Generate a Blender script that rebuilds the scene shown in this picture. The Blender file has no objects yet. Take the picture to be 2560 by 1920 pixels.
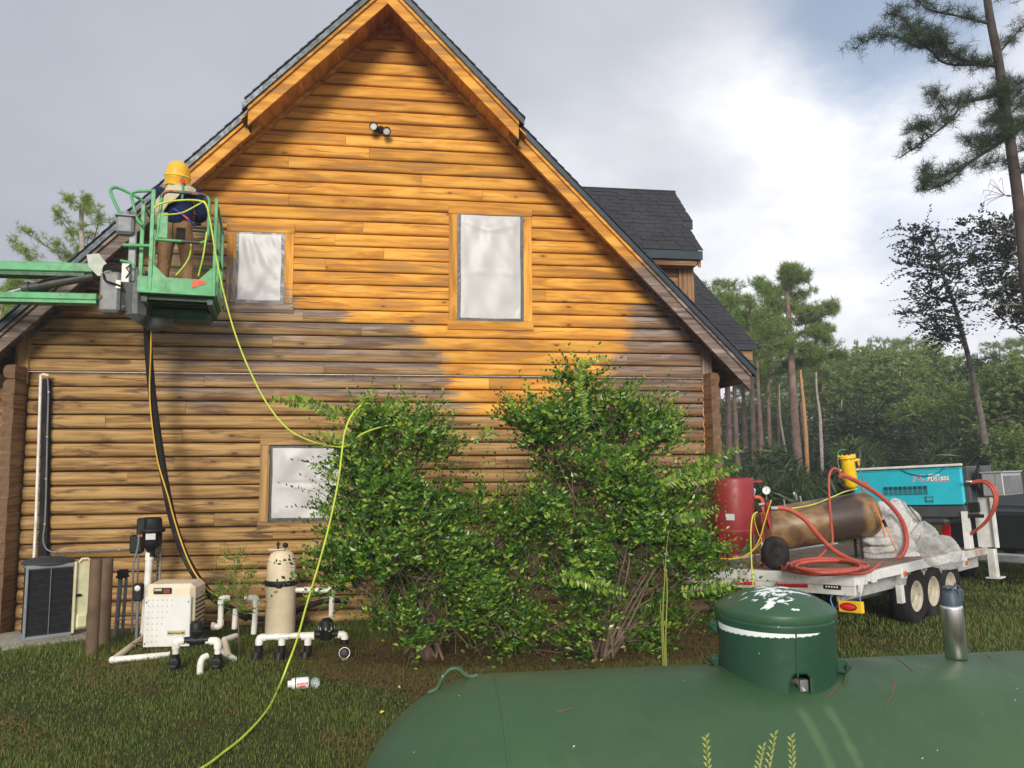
import bpy, math, random
import numpy as np
from mathutils import Vector, Matrix, Euler
random.seed(7); rng = np.random.default_rng(7)
SC = bpy.context.scene
COL = SC.collection
R = math.radians

# ------------------------------------------------------------------ camera
EYE = Vector((0, 0, 2.15))
PITCH, ROLL, YAW, FPX = .0996, -.0049, .138, 1930.0
_fw = Vector((math.sin(YAW) * math.cos(PITCH), math.cos(YAW) * math.cos(PITCH), math.sin(PITCH)))
_r0 = Vector((math.cos(YAW), -math.sin(YAW), 0)); _u0 = _r0.cross(_fw)
_r = math.cos(ROLL) * _r0 + math.sin(ROLL) * _u0
_u = -math.sin(ROLL) * _r0 + math.cos(ROLL) * _u0
cam = bpy.data.cameras.new('camera'); camo = bpy.data.objects.new('camera', cam); COL.objects.link(camo)
cam.sensor_width = 36; cam.lens = FPX / 2560 * 36; cam.clip_end = 2000; cam.clip_start = .05
camo.matrix_world = Matrix(((_r.x, _u.x, -_fw.x, 0), (_r.y, _u.y, -_fw.y, 0), (_r.z, _u.z, -_fw.z, EYE.z), (0, 0, 0, 1)))
SC.camera = camo

# ------------------------------------------------------------------ world: daylight sky with broken cloud
SUN_DIR = Vector((.15, .88, -.32)).normalized()          # the way the light travels
EXPOSURE = 0.0
w = bpy.data.worlds.new('World'); SC.world = w; w.use_nodes = True
nt = w.node_tree; nt.nodes.clear()
def N(nt, t, **k):
    n = nt.nodes.new(t)
    for a, b in k.items():
        if a == 'i':
            for s, v in b.items():
                n.inputs[s].default_value = v
        else: setattr(n, a, b)
    return n
def L(nt, a, b): nt.links.new(a, b)
def MATH(nt, op, a, b=None, c=None, clamp=False):
    n = nt.nodes.new('ShaderNodeMath'); n.operation = op; n.use_clamp = clamp
    for i, v in enumerate((a, b, c)):
        if v is None: continue
        if isinstance(v, (int, float)): n.inputs[i].default_value = v
        else: nt.links.new(v, n.inputs[i])
    return n.outputs[0]
def MIX(nt, f, a, b, bt='MIX'):
    n = nt.nodes.new('ShaderNodeMix'); n.data_type = 'RGBA'; n.blend_type = bt; n.clamp_factor = True
    for s, v in ((0, f), (6, a), (7, b)):
        if isinstance(v, (int, float)): n.inputs[s].default_value = v
        elif isinstance(v, tuple): n.inputs[s].default_value = v if len(v) == 4 else v + (1,)
        else: nt.links.new(v, n.inputs[s])
    return n.outputs[2]
def RANGE(nt, v, a, b, c=0., d=1., smooth=True):
    n = nt.nodes.new('ShaderNodeMapRange'); n.interpolation_type = 'SMOOTHSTEP' if smooth else 'LINEAR'
    nt.links.new(v, n.inputs[0])
    for i, x in enumerate((a, b, c, d)): n.inputs[i + 1].default_value = x
    return n.outputs[0]
def NOISE(nt, vec, sc, det=4, rough=.55, dist=0.):
    n = nt.nodes.new('ShaderNodeTexNoise'); n.inputs['Scale'].default_value = sc; n.inputs['Detail'].default_value = det
    n.inputs['Roughness'].default_value = rough; n.inputs['Distortion'].default_value = dist
    if vec is not None: nt.links.new(vec, n.inputs['Vector'])
    return n.outputs[0]
def MAPV(nt, vec, scale, loc=(0, 0, 0)):
    n = nt.nodes.new('ShaderNodeMapping'); nt.links.new(vec, n.inputs[0]); n.inputs[3].default_value = scale; n.inputs[1].default_value = loc
    return n.outputs[0]

sky = N(nt, 'ShaderNodeTexSky', sky_type='NISHITA', sun_disc=False)
sky.sun_elevation = math.asin(-SUN_DIR.z); sky.sun_rotation = math.atan2(-SUN_DIR.x, -SUN_DIR.y); sky.air_density = 1.0; sky.dust_density = .6
tc = N(nt, 'ShaderNodeTexCoord'); sep = N(nt, 'ShaderNodeSeparateXYZ'); L(nt, tc.outputs['Generated'], sep.inputs[0])
den = MATH(nt, 'ADD', MATH(nt, 'MAXIMUM', sep.outputs[2], 0.), .34)
cx = MATH(nt, 'DIVIDE', sep.outputs[0], den); cy = MATH(nt, 'DIVIDE', sep.outputs[1], den)
cmb = N(nt, 'ShaderNodeCombineXYZ'); L(nt, cx, cmb.inputs[0]); L(nt, cy, cmb.inputs[1])
n1 = NOISE(nt, cmb.outputs[0], .9, 6, .55, .3); n2 = NOISE(nt, MAPV(nt, cmb.outputs[0], (1, 1, 1), (3.7, 1.2, 0)), .45, 5, .5)
n3 = NOISE(nt, MAPV(nt, cmb.outputs[0], (1, 1, 1), (9, 4, 2)), 2.2, 6, .6)
# grey sheet to the west, bright broken cloud to the east, with an open patch of blue high in the north-east
az = MATH(nt, 'DIVIDE', sep.outputs[0], MATH(nt, 'ADD', MATH(nt, 'ABSOLUTE', sep.outputs[1]), .15))
lit = MATH(nt, 'ADD', az, MATH(nt, 'MULTIPLY', MATH(nt, 'SUBTRACT', n1, .5), 1.3))
lit = MATH(nt, 'SUBTRACT', lit, MATH(nt, 'MULTIPLY', sep.outputs[2], .95))
litf = RANGE(nt, lit, -.28, .22)
greyc = MIX(nt, RANGE(nt, n2, .40, .60), (.47, .50, .57), (.80, .82, .88))
whitec = MIX(nt, RANGE(nt, n3, .36, .62), (.90, .92, 1.0), (1.22, 1.22, 1.24))
cloud = MIX(nt, litf, greyc, whitec)
cloud = MIX(nt, RANGE(nt, sep.outputs[2], .02, -.12), cloud, (.42, .44, .46))
def blob(dirv, r0, r1):
    v = N(nt, 'ShaderNodeVectorMath', operation='DISTANCE'); L(nt, tc.outputs['Generated'], v.inputs[0]); v.inputs[1].default_value = Vector(dirv).normalized()
    return RANGE(nt, MATH(nt, 'ADD', v.outputs['Value'], MATH(nt, 'MULTIPLY', MATH(nt, 'SUBTRACT', n3, .5), .22)), r0, r1, 1, 0)
gap = MATH(nt, 'MAXIMUM', blob((.53, .74, .50), .05, .17), MATH(nt, 'MULTIPLY', blob((.60, .78, .30), .03, .14), .35))
gap = MATH(nt, 'MAXIMUM', gap, MATH(nt, 'MULTIPLY', RANGE(nt, n1, .60, .72), RANGE(nt, sep.outputs[2], .5, .8)))
bg1 = N(nt, 'ShaderNodeBackground'); L(nt, sky.outputs[0], bg1.inputs[0]); bg1.inputs[1].default_value = .15
bg2 = N(nt, 'ShaderNodeBackground'); L(nt, cloud, bg2.inputs[0]); bg2.inputs[1].default_value = 1.02
ms = N(nt, 'ShaderNodeMixShader'); L(nt, MATH(nt, 'MULTIPLY', gap, .75), ms.inputs[0]); L(nt, bg2.outputs[0], ms.inputs[1]); L(nt, bg1.outputs[0], ms.inputs[2])
wo = N(nt, 'ShaderNodeOutputWorld'); L(nt, ms.outputs[0], wo.inputs[0])

sl = bpy.data.lights.new('sun', 'SUN'); sl.energy = 3.6; sl.angle = R(18); sl.color = (1, .93, .82)
so = bpy.data.objects.new('sun', sl); COL.objects.link(so); so.rotation_euler = SUN_DIR.to_track_quat('-Z', 'Y').to_euler(); so.location = (-6, -9, 12)
SC.view_settings.view_transform = 'Standard'; SC.view_settings.look = 'None'; SC.view_settings.gamma = 1
SC.view_settings.exposure = EXPOSURE; SC.view_settings.use_curve_mapping = False

# ------------------------------------------------------------------ places read off the photograph
def ray(px, py): return _fw + _r * ((px - 1280) / FPX) - _u * ((py - 960) / FPX)
def at(px, py, Y):
    d = ray(px, py); return EYE + d * (Y / d.y)
def atz(px, py, Z=0.):
    d = ray(px, py); return EYE + d * ((Z - EYE.z) / d.z)
def atplane(px, py, p, n):
    d = ray(px, py); return EYE + d * ((Vector(p) - EYE).dot(n) / d.dot(n))

# ------------------------------------------------------------------ mesh helpers
class MB:
    def __init__(s): s.v = []; s.f = []; s.sm = []
    def add(s, vs, fs, smooth=False, M=None):
        o = len(s.v)
        if M is not None: vs = [M @ Vector(q) for q in vs]
        s.v += [tuple(q) for q in vs]; s.f += [tuple(i + o for i in f) for f in fs]; s.sm += [smooth] * len(fs)
        return s
    def box(s, c, d, M=None, rz=0, bev=0.):
        x, y, z = d[0] / 2, d[1] / 2, d[2] / 2
        Mt = Matrix.Translation(c) @ Matrix.Rotation(rz, 4, 'Z')
        if M is not None: Mt = M @ Mt
        if bev <= 0:
            vs = [(a * x, b * y, e * z) for e in (-1, 1) for a, b in ((-1, -1), (1, -1), (1, 1), (-1, 1))]
            return s.add(vs, [(3, 2, 1, 0), (4, 5, 6, 7), (0, 1, 5, 4), (1, 2, 6, 5), (2, 3, 7, 6), (3, 0, 4, 7)], False, Mt)
        b = min(bev, x * .9, y * .9, z * .9); rings = []
        for zz, ins in ((-z, b), (-z + b, 0), (z - b, 0), (z, b)):
            X, Y = x - ins, y - ins
            rings.append([(-X, -Y + (b - ins), zz), (-X + (b - ins), -Y, zz), (X - (b - ins), -Y, zz), (X, -Y + (b - ins), zz), (X, Y - (b - ins), zz), (X - (b - ins), Y, zz), (-X + (b - ins), Y, zz), (-X, Y - (b - ins), zz)])
        vs = sum(rings, []); fs = [tuple(range(7, -1, -1)), tuple(range(24, 32))]
        for r in range(3):
            for i in range(8): j = (i + 1) % 8; fs.append((r * 8 + i, r * 8 + j, r * 8 + 8 + j, r * 8 + 8 + i))
        return s.add(vs, fs, False, Mt)
    def tube(s, pts, r, n=8, cap=True, M=None):
        pts = [Vector(p) for p in pts]; m = len(pts); rs = r if isinstance(r, (list, tuple)) else [r] * m
        vs = []; up = None
        for i, p in enumerate(pts):
            t = (pts[min(i + 1, m - 1)] - pts[max(i - 1, 0)])
            if t.length < 1e-9: t = Vector((0, 0, 1))
            t.normalize()
            if up is None:
                up = Vector((0, 0, 1)) if abs(t.z) < .9 else Vector((1, 0, 0))
            a = up - t * up.dot(t)
            if a.length < 1e-6: a = t.orthogonal()
            a.normalize(); b = t.cross(a); up = a
            for k in range(n):
                q = 2 * math.pi * k / n; vs.append(p + (a * math.cos(q) + b * math.sin(q)) * rs[i])
        fs = []
        for i in range(m - 1):
            for k in range(n): j = (k + 1) % n; fs.append((i * n + k, i * n + j, i * n + n + j, i * n + n + k))
        s.add(vs, fs, True, M)
        if cap: s.add(vs[:n], [tuple(range(n - 1, -1, -1))], False, M); s.add(vs[-n:], [tuple(range(n))], False, M)
        return s
    def lathe(s, prof, n=24, M=None, smooth=True, a0=0., a1=2 * math.pi):
        full = abs(a1 - a0 - 2 * math.pi) < 1e-6; k = n if full else n + 1; vs = []
        for r, z in prof:
            for i in range(k):
                a = a0 + (a1 - a0) * i / n; vs.append((r * math.cos(a), r * math.sin(a), z))
        fs = []
        for p in range(len(prof) - 1):
            for i in range(n): j = (i + 1) % k; fs.append((p * k + i, p * k + j, p * k + k + j, p * k + k + i))
        return s.add(vs, fs, smooth, M)
    def prism(s, poly, y0, y1, M=None):       # poly in (x,z), extruded along y
        n = len(poly); vs = [(x, y0, z) for x, z in poly] + [(x, y1, z) for x, z in poly]
        fs = [tuple(range(n)), tuple(range(2 * n - 1, n - 1, -1))] + [(i, i + n, (i + 1) % n + n, (i + 1) % n) for i in range(n)]
        return s.add(vs, fs, False, M)
    def sphere(s, c, r, n=12, M=None, sc=(1, 1, 1)):
        pr = [(math.sin(math.pi * i / 8) * 1., -math.cos(math.pi * i / 8)) for i in range(9)]
        Mt = Matrix.Translation(c) @ Matrix.Diagonal((r * sc[0], r * sc[1], r * sc[2], 1))
        if M is not None: Mt = M @ Mt
        return s.lathe(pr, n, Mt)
    def build(s, name, mat, parent=None, loc=None, M=None):
        if loc is not None:
            vs = [(a - loc[0], b - loc[1], c - loc[2]) for a, b, c in s.v]
        else: vs = s.v
        me = bpy.data.meshes.new(name); me.from_pydata(vs, [], s.f); me.polygons.foreach_set('use_smooth', s.sm)
        if mat: me.materials.append(mat)
        me.update(); o = bpy.data.objects.new(name, me); COL.objects.link(o)
        if loc is not None: o.location = loc
        if M is not None: o.matrix_world = M
        if parent: o.parent = parent; 
        return o
def npmesh(name, V, F, mat, parent=None, smooth=False, matidx=None):
    V = np.asarray(V, dtype=np.float32).reshape(-1, 3); F = np.asarray(F, dtype=np.int32); k = F.shape[1]
    me = bpy.data.meshes.new(name); me.vertices.add(len(V)); me.vertices.foreach_set('co', V.ravel())
    me.loops.add(F.size); me.loops.foreach_set('vertex_index', F.ravel())
    me.polygons.add(len(F)); me.polygons.foreach_set('loop_start', np.arange(0, F.size, k, dtype=np.int32)); 
    me.polygons.foreach_set('use_smooth', np.full(len(F), smooth, dtype=bool))
    if mat: me.materials.append(mat)
    me.update(calc_edges=True); o = bpy.data.objects.new(name, me); COL.objects.link(o)
    if parent: o.parent = parent
    return o
def tag(o, label=None, cat=None, group=None, kind=None):
    if label: o['label'] = label
    if cat: o['category'] = cat
    if group: o['group'] = group
    if kind: o['kind'] = kind
    return o
def thing(name, label, cat, group=None, loc=(0, 0, 0), rz=0):
    o = bpy.data.objects.new(name, None); COL.objects.link(o); o.location = loc; o.rotation_euler = (0, 0, rz); o.empty_display_size = .1
    return tag(o, label, cat, group)
def dup(o, parent=None):
    c = o.copy(); COL.objects.link(c)
    if parent: c.parent = parent
    for ch in o.children: dup(ch, c)
    return c
def smooth_path(pts, n=6):
    P = [Vector(p) for p in pts]; P = [P[0] * 2 - P[1]] + P + [P[-1] * 2 - P[-2]]; out = []
    for i in range(1, len(P) - 2):
        a, b, c, d = P[i - 1:i + 3]
        for k in range(n):
            t = k / n
            out.append(.5 * ((2 * b) + (c - a) * t + (2 * a - 5 * b + 4 * c - d) * t * t + (3 * b - a - 3 * c + d) * t ** 3))
    out.append(P[-2]); return out
def text_obj(body, size, mat, M, name='lettering', parent=None, ext=.0015, bold=0., space=1.):
    cu = bpy.data.curves.new('t', 'FONT'); cu.body = body; cu.size = size; cu.extrude = ext; cu.align_x = 'CENTER'; cu.align_y = 'CENTER'; cu.offset = bold; cu.space_character = space
    t = bpy.data.objects.new('t', cu); COL.objects.link(t); bpy.context.view_layer.update()
    me = bpy.data.meshes.new_from_object(t.evaluated_get(bpy.context.evaluated_depsgraph_get())); bpy.data.objects.remove(t)
    me.materials.clear(); me.materials.append(mat); o = bpy.data.objects.new(name, me); COL.objects.link(o)
    if parent: o.parent = parent
    o.matrix_world = M; return o

# ------------------------------------------------------------------ materials
def newmat(name):
    m = bpy.data.materials.new(name); m.use_nodes = True; nt = m.node_tree; nt.nodes.clear()
    out = N(nt, 'ShaderNodeOutputMaterial'); p = N(nt, 'ShaderNodeBsdfPrincipled'); L(nt, p.outputs[0], out.inputs[0])
    return m, nt, p, out
def paint(name, col, rough=.5, metal=0., var=.12, dirt=0., dirtcol=(.10, .06, .03), sc=6., bump=.0, spec=.5, dsc=3., chip=None, chipt=.68):
    m, nt, p, out = newmat(name)
    tcn = N(nt, 'ShaderNodeTexCoord'); v = tcn.outputs['Object']
    a = NOISE(nt, v, sc, 5)
    c = MIX(nt, RANGE(nt, a, .3, .7), tuple(x * (1 - var) for x in col), tuple(min(1, x * (1 + var)) for x in col))
    if dirt > 0:
        d = NOISE(nt, v, dsc, 7, .65, .4); c = MIX(nt, MATH(nt, 'MULTIPLY', RANGE(nt, d, .50, .72), dirt), c, dirtcol)
    if chip:
        d2 = NOISE(nt, MAPV(nt, v, (1, 1, 1), (5, 5, 5)), 9., 8, .6, .2); c = MIX(nt, RANGE(nt, d2, chipt, chipt + .02), c, chip)
    L(nt, c, p.inputs['Base Color']); p.inputs['Metallic'].default_value = metal; p.inputs['Specular IOR Level'].default_value = spec
    L(nt, RANGE(nt, NOISE(nt, v, sc * 2.3, 4), .3, .7, max(.03, rough - .08), min(1, rough + .1)), p.inputs['Roughness'])
    if bump > 0:
        b = N(nt, 'ShaderNodeBump'); b.inputs['Strength'].default_value = bump; b.inputs['Distance'].default_value = .01
        L(nt, NOISE(nt, v, sc * 6, 4), b.inputs['Height']); L(nt, b.outputs[0], p.inputs['Normal'])
    return m
def leafmat(name, c1, c2, c3=None, rough=.35, trans=.3, psc=1.2, c3t=.66):
    m, nt, p, out = newmat(name)
    g = N(nt, 'ShaderNodeNewGeometry'); a = NOISE(nt, g.outputs['Position'], psc, 3); rp = g.outputs['Random Per Island']
    f = MATH(nt, 'ADD', MATH(nt, 'MULTIPLY', rp, .6), MATH(nt, 'MULTIPLY', a, .5))
    c = MIX(nt, RANGE(nt, f, .2, .85), c1, c2)
    if c3: c = MIX(nt, RANGE(nt, MATH(nt, 'FRACT', MATH(nt, 'MULTIPLY', rp, 7.31)), c3t + .25, c3t + .3), c, c3)
    L(nt, c, p.inputs['Base Color']); p.inputs['Roughness'].default_value = rough; p.inputs['Specular IOR Level'].default_value = .45
    tr = N(nt, 'ShaderNodeBsdfTranslucent'); L(nt, MIX(nt, 1., c, (1.5, 1.6, .7), 'MULTIPLY'), tr.inputs[0])
    mx = N(nt, 'ShaderNodeMixShader'); mx.inputs[0].default_value = trans
    L(nt, p.outputs[0], mx.inputs[1]); L(nt, tr.outputs[0], mx.inputs[2]); L(nt, mx.outputs[0], out.inputs[0])
    return m

# Cleaned area of the gable: the blasted edge runs down both sides of the wall
WY = 11.0
_lb = [(60, 880), (300, 500), (470, 430), (520, 440), (553, 548), (640, 556), (665, 640), (700, 690), (770, 745), (778, 845), (804, 870), (839, 925), (842, 1128), (870, 1120), (876, 1098), (938, 1104), (1000, 1130), (1040, 1200), (1085, 1330), (1110, 1500), (1150, 1600)]
_rb = [(60, 1120), (400, 1500), (745, 1700), (752, 1625), (775, 1590), (800, 1577), (850, 1570), (880, 1545), (945, 1508), (1000, 1470), (1100, 1390), (1150, 1300)]
def floatcurve(nt, val, pts, lo=-6., hi=6.):      # pts: (z, x); z mapped from 0..10
    n = N(nt, 'ShaderNodeFloatCurve'); cv = n.mapping.curves[0]; pts = sorted(pts)
    while len(cv.points) < len(pts): cv.points.new(.5, .5)
    for q, (z, x) in zip(cv.points, pts): q.location = (z / 10, (x - lo) / (hi - lo)); q.handle_type = 'VECTOR'
    n.mapping.update(); L(nt, MATH(nt, 'DIVIDE', val, 10.), n.inputs[1]); return MATH(nt, 'MULTIPLY_ADD', n.outputs[0], hi - lo, lo)
def woodmat(name, axis='X', mask='wall', flat=False):
    m, nt, p, out = newmat(name)
    g = N(nt, 'ShaderNodeNewGeometry'); P = g.outputs['Position']; oi = N(nt, 'ShaderNodeObjectInfo'); rnd = oi.outputs['Random']
    tcn = N(nt, 'ShaderNodeTexCoord'); OB = tcn.outputs['Object']
    off = N(nt, 'ShaderNodeCombineXYZ'); L(nt, MATH(nt, 'MULTIPLY', rnd, 91.), off.inputs[0]); L(nt, MATH(nt, 'MULTIPLY', rnd, 37.), off.inputs[1]); L(nt, MATH(nt, 'MULTIPLY', rnd, 53.), off.inputs[2])
    va = N(nt, 'ShaderNodeVectorMath', operation='ADD'); L(nt, OB, va.inputs[0]); L(nt, off.outputs[0], va.inputs[1]); V = va.outputs[0]
    st = {'X': (.55, 14, 16), 'Z': (16, 14, .6), 'Y': (14, .6, 16)}[axis]; mid = {'X': (1.1, 5, 7), 'Z': (7, 5, 1.1), 'Y': (5, 1.1, 7)}[axis]; kn = {'X': (2.6, 6, 6.5), 'Z': (7, 7, 2.6), 'Y': (6, 2.6, 7)}[axis]
    grain = NOISE(nt, MAPV(nt, V, st), 1.6, 6, .6, .35); band = NOISE(nt, MAPV(nt, V, mid), 1.1, 4, .55, .5)
    vor = N(nt, 'ShaderNodeTexVoronoi'); L(nt, MAPV(nt, V, kn), vor.inputs['Vector']); vor.inputs['Scale'].default_value = 1.; vor.inputs['Randomness'].default_value = 1.
    sc_ = N(nt, 'ShaderNodeSeparateColor'); L(nt, vor.outputs['Color'], sc_.inputs[0])
    knot = MATH(nt, 'MULTIPLY', RANGE(nt, vor.outputs['Distance'], .06, .15, 1, 0), MATH(nt, 'GREATER_THAN', sc_.outputs[0], .50))
    ring = MATH(nt, 'MULTIPLY', RANGE(nt, vor.outputs['Distance'], .12, .40, 1, 0), MATH(nt, 'GREATER_THAN', sc_.outputs[0], .50))
    # tones
    clean = MIX(nt, RANGE(nt, grain, .34, .66), (.68, .300, .040), (.44, .160, .016))
    clean = MIX(nt, RANGE(nt, band, .40, .70), clean, (.80, .41, .08))
    clean = MIX(nt, MATH(nt, 'MULTIPLY', RANGE(nt, band, .50, .34), .6), clean, (.36, .20, .075))
    clean = MIX(nt, MATH(nt, 'MULTIPLY', ring, .35), clean, (.40, .15, .02)); clean = MIX(nt, MATH(nt, 'MULTIPLY', knot, .85), clean, (.13, .06, .025))
    bv = N(nt, 'ShaderNodeHueSaturation'); bv.inputs['Value'].default_value = 1; L(nt, clean, bv.inputs['Color']); L(nt, RANGE(nt, rnd, 0, 1, .84, 1.10, False), bv.inputs['Value']); clean = bv.outputs[0]
    grey = MIX(nt, RANGE(nt, grain, .36, .64), (.235, .175, .15), (.105, .075, .06))
    grey = MIX(nt, MATH(nt, 'MULTIPLY', RANGE(nt, band, .52, .68), .8), grey, (.37, .30, .265))
    tan = MIX(nt, RANGE(nt, grain, .34, .66), (.49, .30, .105), (.24, .125, .035))
    tan = MIX(nt, RANGE(nt, band, .46, .34), tan, (.135, .068, .026))
    tan = MIX(nt, MATH(nt, 'MULTIPLY', ring, .5), tan, (.16, .075, .025)); tan = MIX(nt, MATH(nt, 'MULTIPLY', knot, .85), tan, (.045, .025, .012))
    brown = MIX(nt, RANGE(nt, grain, .34, .66), (.31, .175, .085), (.145, .075, .036)); brown = MIX(nt, MATH(nt, 'MULTIPLY', RANGE(nt, band, .5, .66), .6), brown, (.36, .225, .13))
    spx = N(nt, 'ShaderNodeSeparateXYZ'); L(nt, P, spx.inputs[0]); X, Y_, Z = spx.outputs
    spo = N(nt, 'ShaderNodeSeparateXYZ'); L(nt, OB, spo.inputs[0])
    spl = N(nt, 'ShaderNodeSeparateXYZ'); L(nt, oi.outputs['Location'], spl.inputs[0]); ZR = spl.outputs[2] if axis == 'X' and not flat else Z
    pn = NOISE(nt, P, 1.6, 5, .6); pn2 = NOISE(nt, MAPV(nt, P, (.5, 1, 2.5)), 3.2, 5, .6)
    if mask == 'plain': wood = brown
    else:
        if mask == 'wall':
            zc = [(z, x) for z, x in ((at(px, py, WY).z, at(px, py, WY).x) for py, px in _lb)]; zr = [(z, x) for z, x in ((at(px, py, WY).z, at(px, py, WY).x) for py, px in _rb)]
            wob = MATH(nt, 'ADD', MATH(nt, 'MULTIPLY', MATH(nt, 'SUBTRACT', pn2, .5), .6), MATH(nt, 'MULTIPLY', MATH(nt, 'SUBTRACT', NOISE(nt, MAPV(nt, P, (1.1, 1, 16)), 2.2, 4, .6), .5), .75))
            dl = MATH(nt, 'ADD', MATH(nt, 'SUBTRACT', X, floatcurve(nt, ZR, zc)), wob); dr = MATH(nt, 'SUBTRACT', floatcurve(nt, ZR, zr), X); dr = MATH(nt, 'ADD', dr, wob)
            cl = MATH(nt, 'MULTIPLY', RANGE(nt, dl, -.08, .16), RANGE(nt, dr, -.14, .2))
            cl = MATH(nt, 'MULTIPLY', cl, RANGE(nt, MATH(nt, 'ADD', Z, MATH(nt, 'MULTIPLY', MATH(nt, 'SUBTRACT', pn, .5), 1.2)), 2.1, 3.0, .25, 1))
        else:
            zt = MATH(nt, 'SUBTRACT', Z, MATH(nt, 'ADD', 4.95, MATH(nt, 'MULTIPLY', MATH(nt, 'LESS_THAN', X, -.28), .95)))
            cl = RANGE(nt, MATH(nt, 'ADD', zt, MATH(nt, 'MULTIPLY', MATH(nt, 'SUBTRACT', pn, .5), .5)), -.15, .2)
        # grey weathering sits on the upper face of each log, browner under
        up = RANGE(nt, spo.outputs[2], -.05, .05) if axis == 'X' and not flat else None
        right = RANGE(nt, X, .8, 2.6); low = RANGE(nt, MATH(nt, 'ADD', Z, MATH(nt, 'MULTIPLY', MATH(nt, 'SUBTRACT', pn, .5), 1.6)), 2.7, 3.2)
        far = RANGE(nt, MATH(nt, 'ADD', X, MATH(nt, 'MULTIPLY', MATH(nt, 'SUBTRACT', pn, .5), 1.5)), -3.9, -2.9)
        gf = MATH(nt, 'MULTIPLY', low, far); gf = MATH(nt, 'MULTIPLY', gf, RANGE(nt, NOISE(nt, MAPV(nt, P, (.6, 1, 7)), 2.4, 5, .6), .30, .55, .45, 1.))
        if up is not None: gf = MATH(nt, 'MULTIPLY', gf, MATH(nt, 'MULTIPLY_ADD', up, .72, .28))
        dirty = MIX(nt, MATH(nt, 'MAXIMUM', gf, .12), MIX(nt, right, tan, brown), grey)
        if mask == 'rake': dirty = grey
        wood = MIX(nt, cl, dirty, clean)
    # drying checks along the log
    if axis == 'X' and not flat:
        c0 = NOISE(nt, MAPV(nt, V, (.9, 0, 0)), 1., 3, .6); line = MATH(nt, 'ABSOLUTE', MATH(nt, 'SUBTRACT', spo.outputs[2], MATH(nt, 'MULTIPLY', MATH(nt, 'SUBTRACT', c0, .45), .22)))
        wdt = MATH(nt, 'MULTIPLY', RANGE(nt, NOISE(nt, MAPV(nt, V, (.6, 0, 0), (4, 0, 0)), 1.3, 2), .50, .60), .0045)
        crack = MATH(nt, 'LESS_THAN', line, MATH(nt, 'MULTIPLY', wdt, MATH(nt, 'GREATER_THAN', rnd, .35)))
        wood = MIX(nt, MATH(nt, 'MULTIPLY', crack, .85), wood, (.03, .017, .01))
    L(nt, wood, p.inputs['Base Color']); p.inputs['Roughness'].default_value = .72; p.inputs['Specular IOR Level'].default_value = .25
    b = N(nt, 'ShaderNodeBump'); b.inputs['Strength'].default_value = .35; b.inputs['Distance'].default_value = .008
    L(nt, MATH(nt, 'SUBTRACT', grain, MATH(nt, 'MULTIPLY', knot, .5)), b.inputs['Height']); L(nt, b.outputs[0], p.inputs['Normal'])
    return m
M_LOG = woodmat('log_wood'); M_BOARD = woodmat('flat_board_wood', flat=True); M_VERT = woodmat('upright_board_wood', 'Z'); M_RAKE = woodmat('rake_wood', 'X', 'rake', True)
M_SOFFIT = woodmat('soffit_wood', 'Y', 'rake', True); M_BROWN = woodmat('brown_wood', 'X', 'plain', True); M_BROWNY = woodmat('brown_wood_deep', 'Y', 'plain', True); M_BROWNZ = woodmat('brown_wood_upright', 'Z', 'plain', True)
def shinglemat():
    m, nt, p, out = newmat('asphalt_shingle'); g = N(nt, 'ShaderNodeNewGeometry'); oi = N(nt, 'ShaderNodeObjectInfo')
    a = NOISE(nt, g.outputs['Position'], 160, 2); b = NOISE(nt, g.outputs['Position'], 1.5, 4)
    r = MATH(nt, 'FRACT', MATH(nt, 'ADD', MATH(nt, 'MULTIPLY', oi.outputs['Random'], 3.1), MATH(nt, 'MULTIPLY', g.outputs['Random Per Island'], 2.3)))
    c = MIX(nt, RANGE(nt, a, .35, .65), (.016, .017, .021), (.062, .062, .070)); c = MIX(nt, RANGE(nt, r, 0, 1, 0, .45, False), c, (.028, .028, .035)); c = MIX(nt, MATH(nt, 'MULTIPLY', RANGE(nt, b, .5, .7), .25), c, (.09, .075, .07))
    L(nt, c, p.inputs['Base Color']); p.inputs['Roughness'].default_value = .9; p.inputs['Specular IOR Level'].default_value = .2
    bm = N(nt, 'ShaderNodeBump'); bm.inputs['Strength'].default_value = .5; bm.inputs['Distance'].default_value = .004; L(nt, a, bm.inputs['Height']); L(nt, bm.outputs[0], p.inputs['Normal'])
    return m
M_SHINGLE = shinglemat()
M_DARK = paint('dark_gap', (.012, .009, .007), .95); M_FLASH = paint('drip_edge', (.030, .042, .055), .38, .3, spec=.4)
M_BLACK = paint('black_plastic', (.010, .010, .011), .5, spec=.3, dirt=.3, dirtcol=(.08, .06, .045)); M_RUBBER = paint('black_rubber', (.013, .012, .012), .8, spec=.25, dirt=.4, dirtcol=(.09, .07, .05), bump=.2)
M_PVC = paint('white_pipe', (.74, .72, .66), .38, dirt=.45, dirtcol=(.40, .30, .17), dsc=7.); M_GREYPVC = paint('grey_conduit', (.16, .165, .175), .5, dirt=.3)
M_BEIGE = paint('beige_paint', (.70, .59, .41), .45, dirt=.35, dirtcol=(.30, .21, .11), var=.07, dsc=4); M_STEEL = paint('galvanised_steel', (.42, .43, .44), .38, .8, dirt=.2)
M_GREEN = paint('lift_green', (.075, .34, .125), .42, dirt=.65, dirtcol=(.055, .13, .06), dsc=5., chip=(.20, .075, .03), chipt=.645); M_LGREY = paint('lift_grey', (.10, .105, .105), .5, dirt=.4); M_WHITEP = paint('white_paint', (.70, .70, .68), .45, dirt=.55, dirtcol=(.32, .27, .2), dsc=2.5, chip=(.22, .09, .04), chipt=.70)
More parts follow.
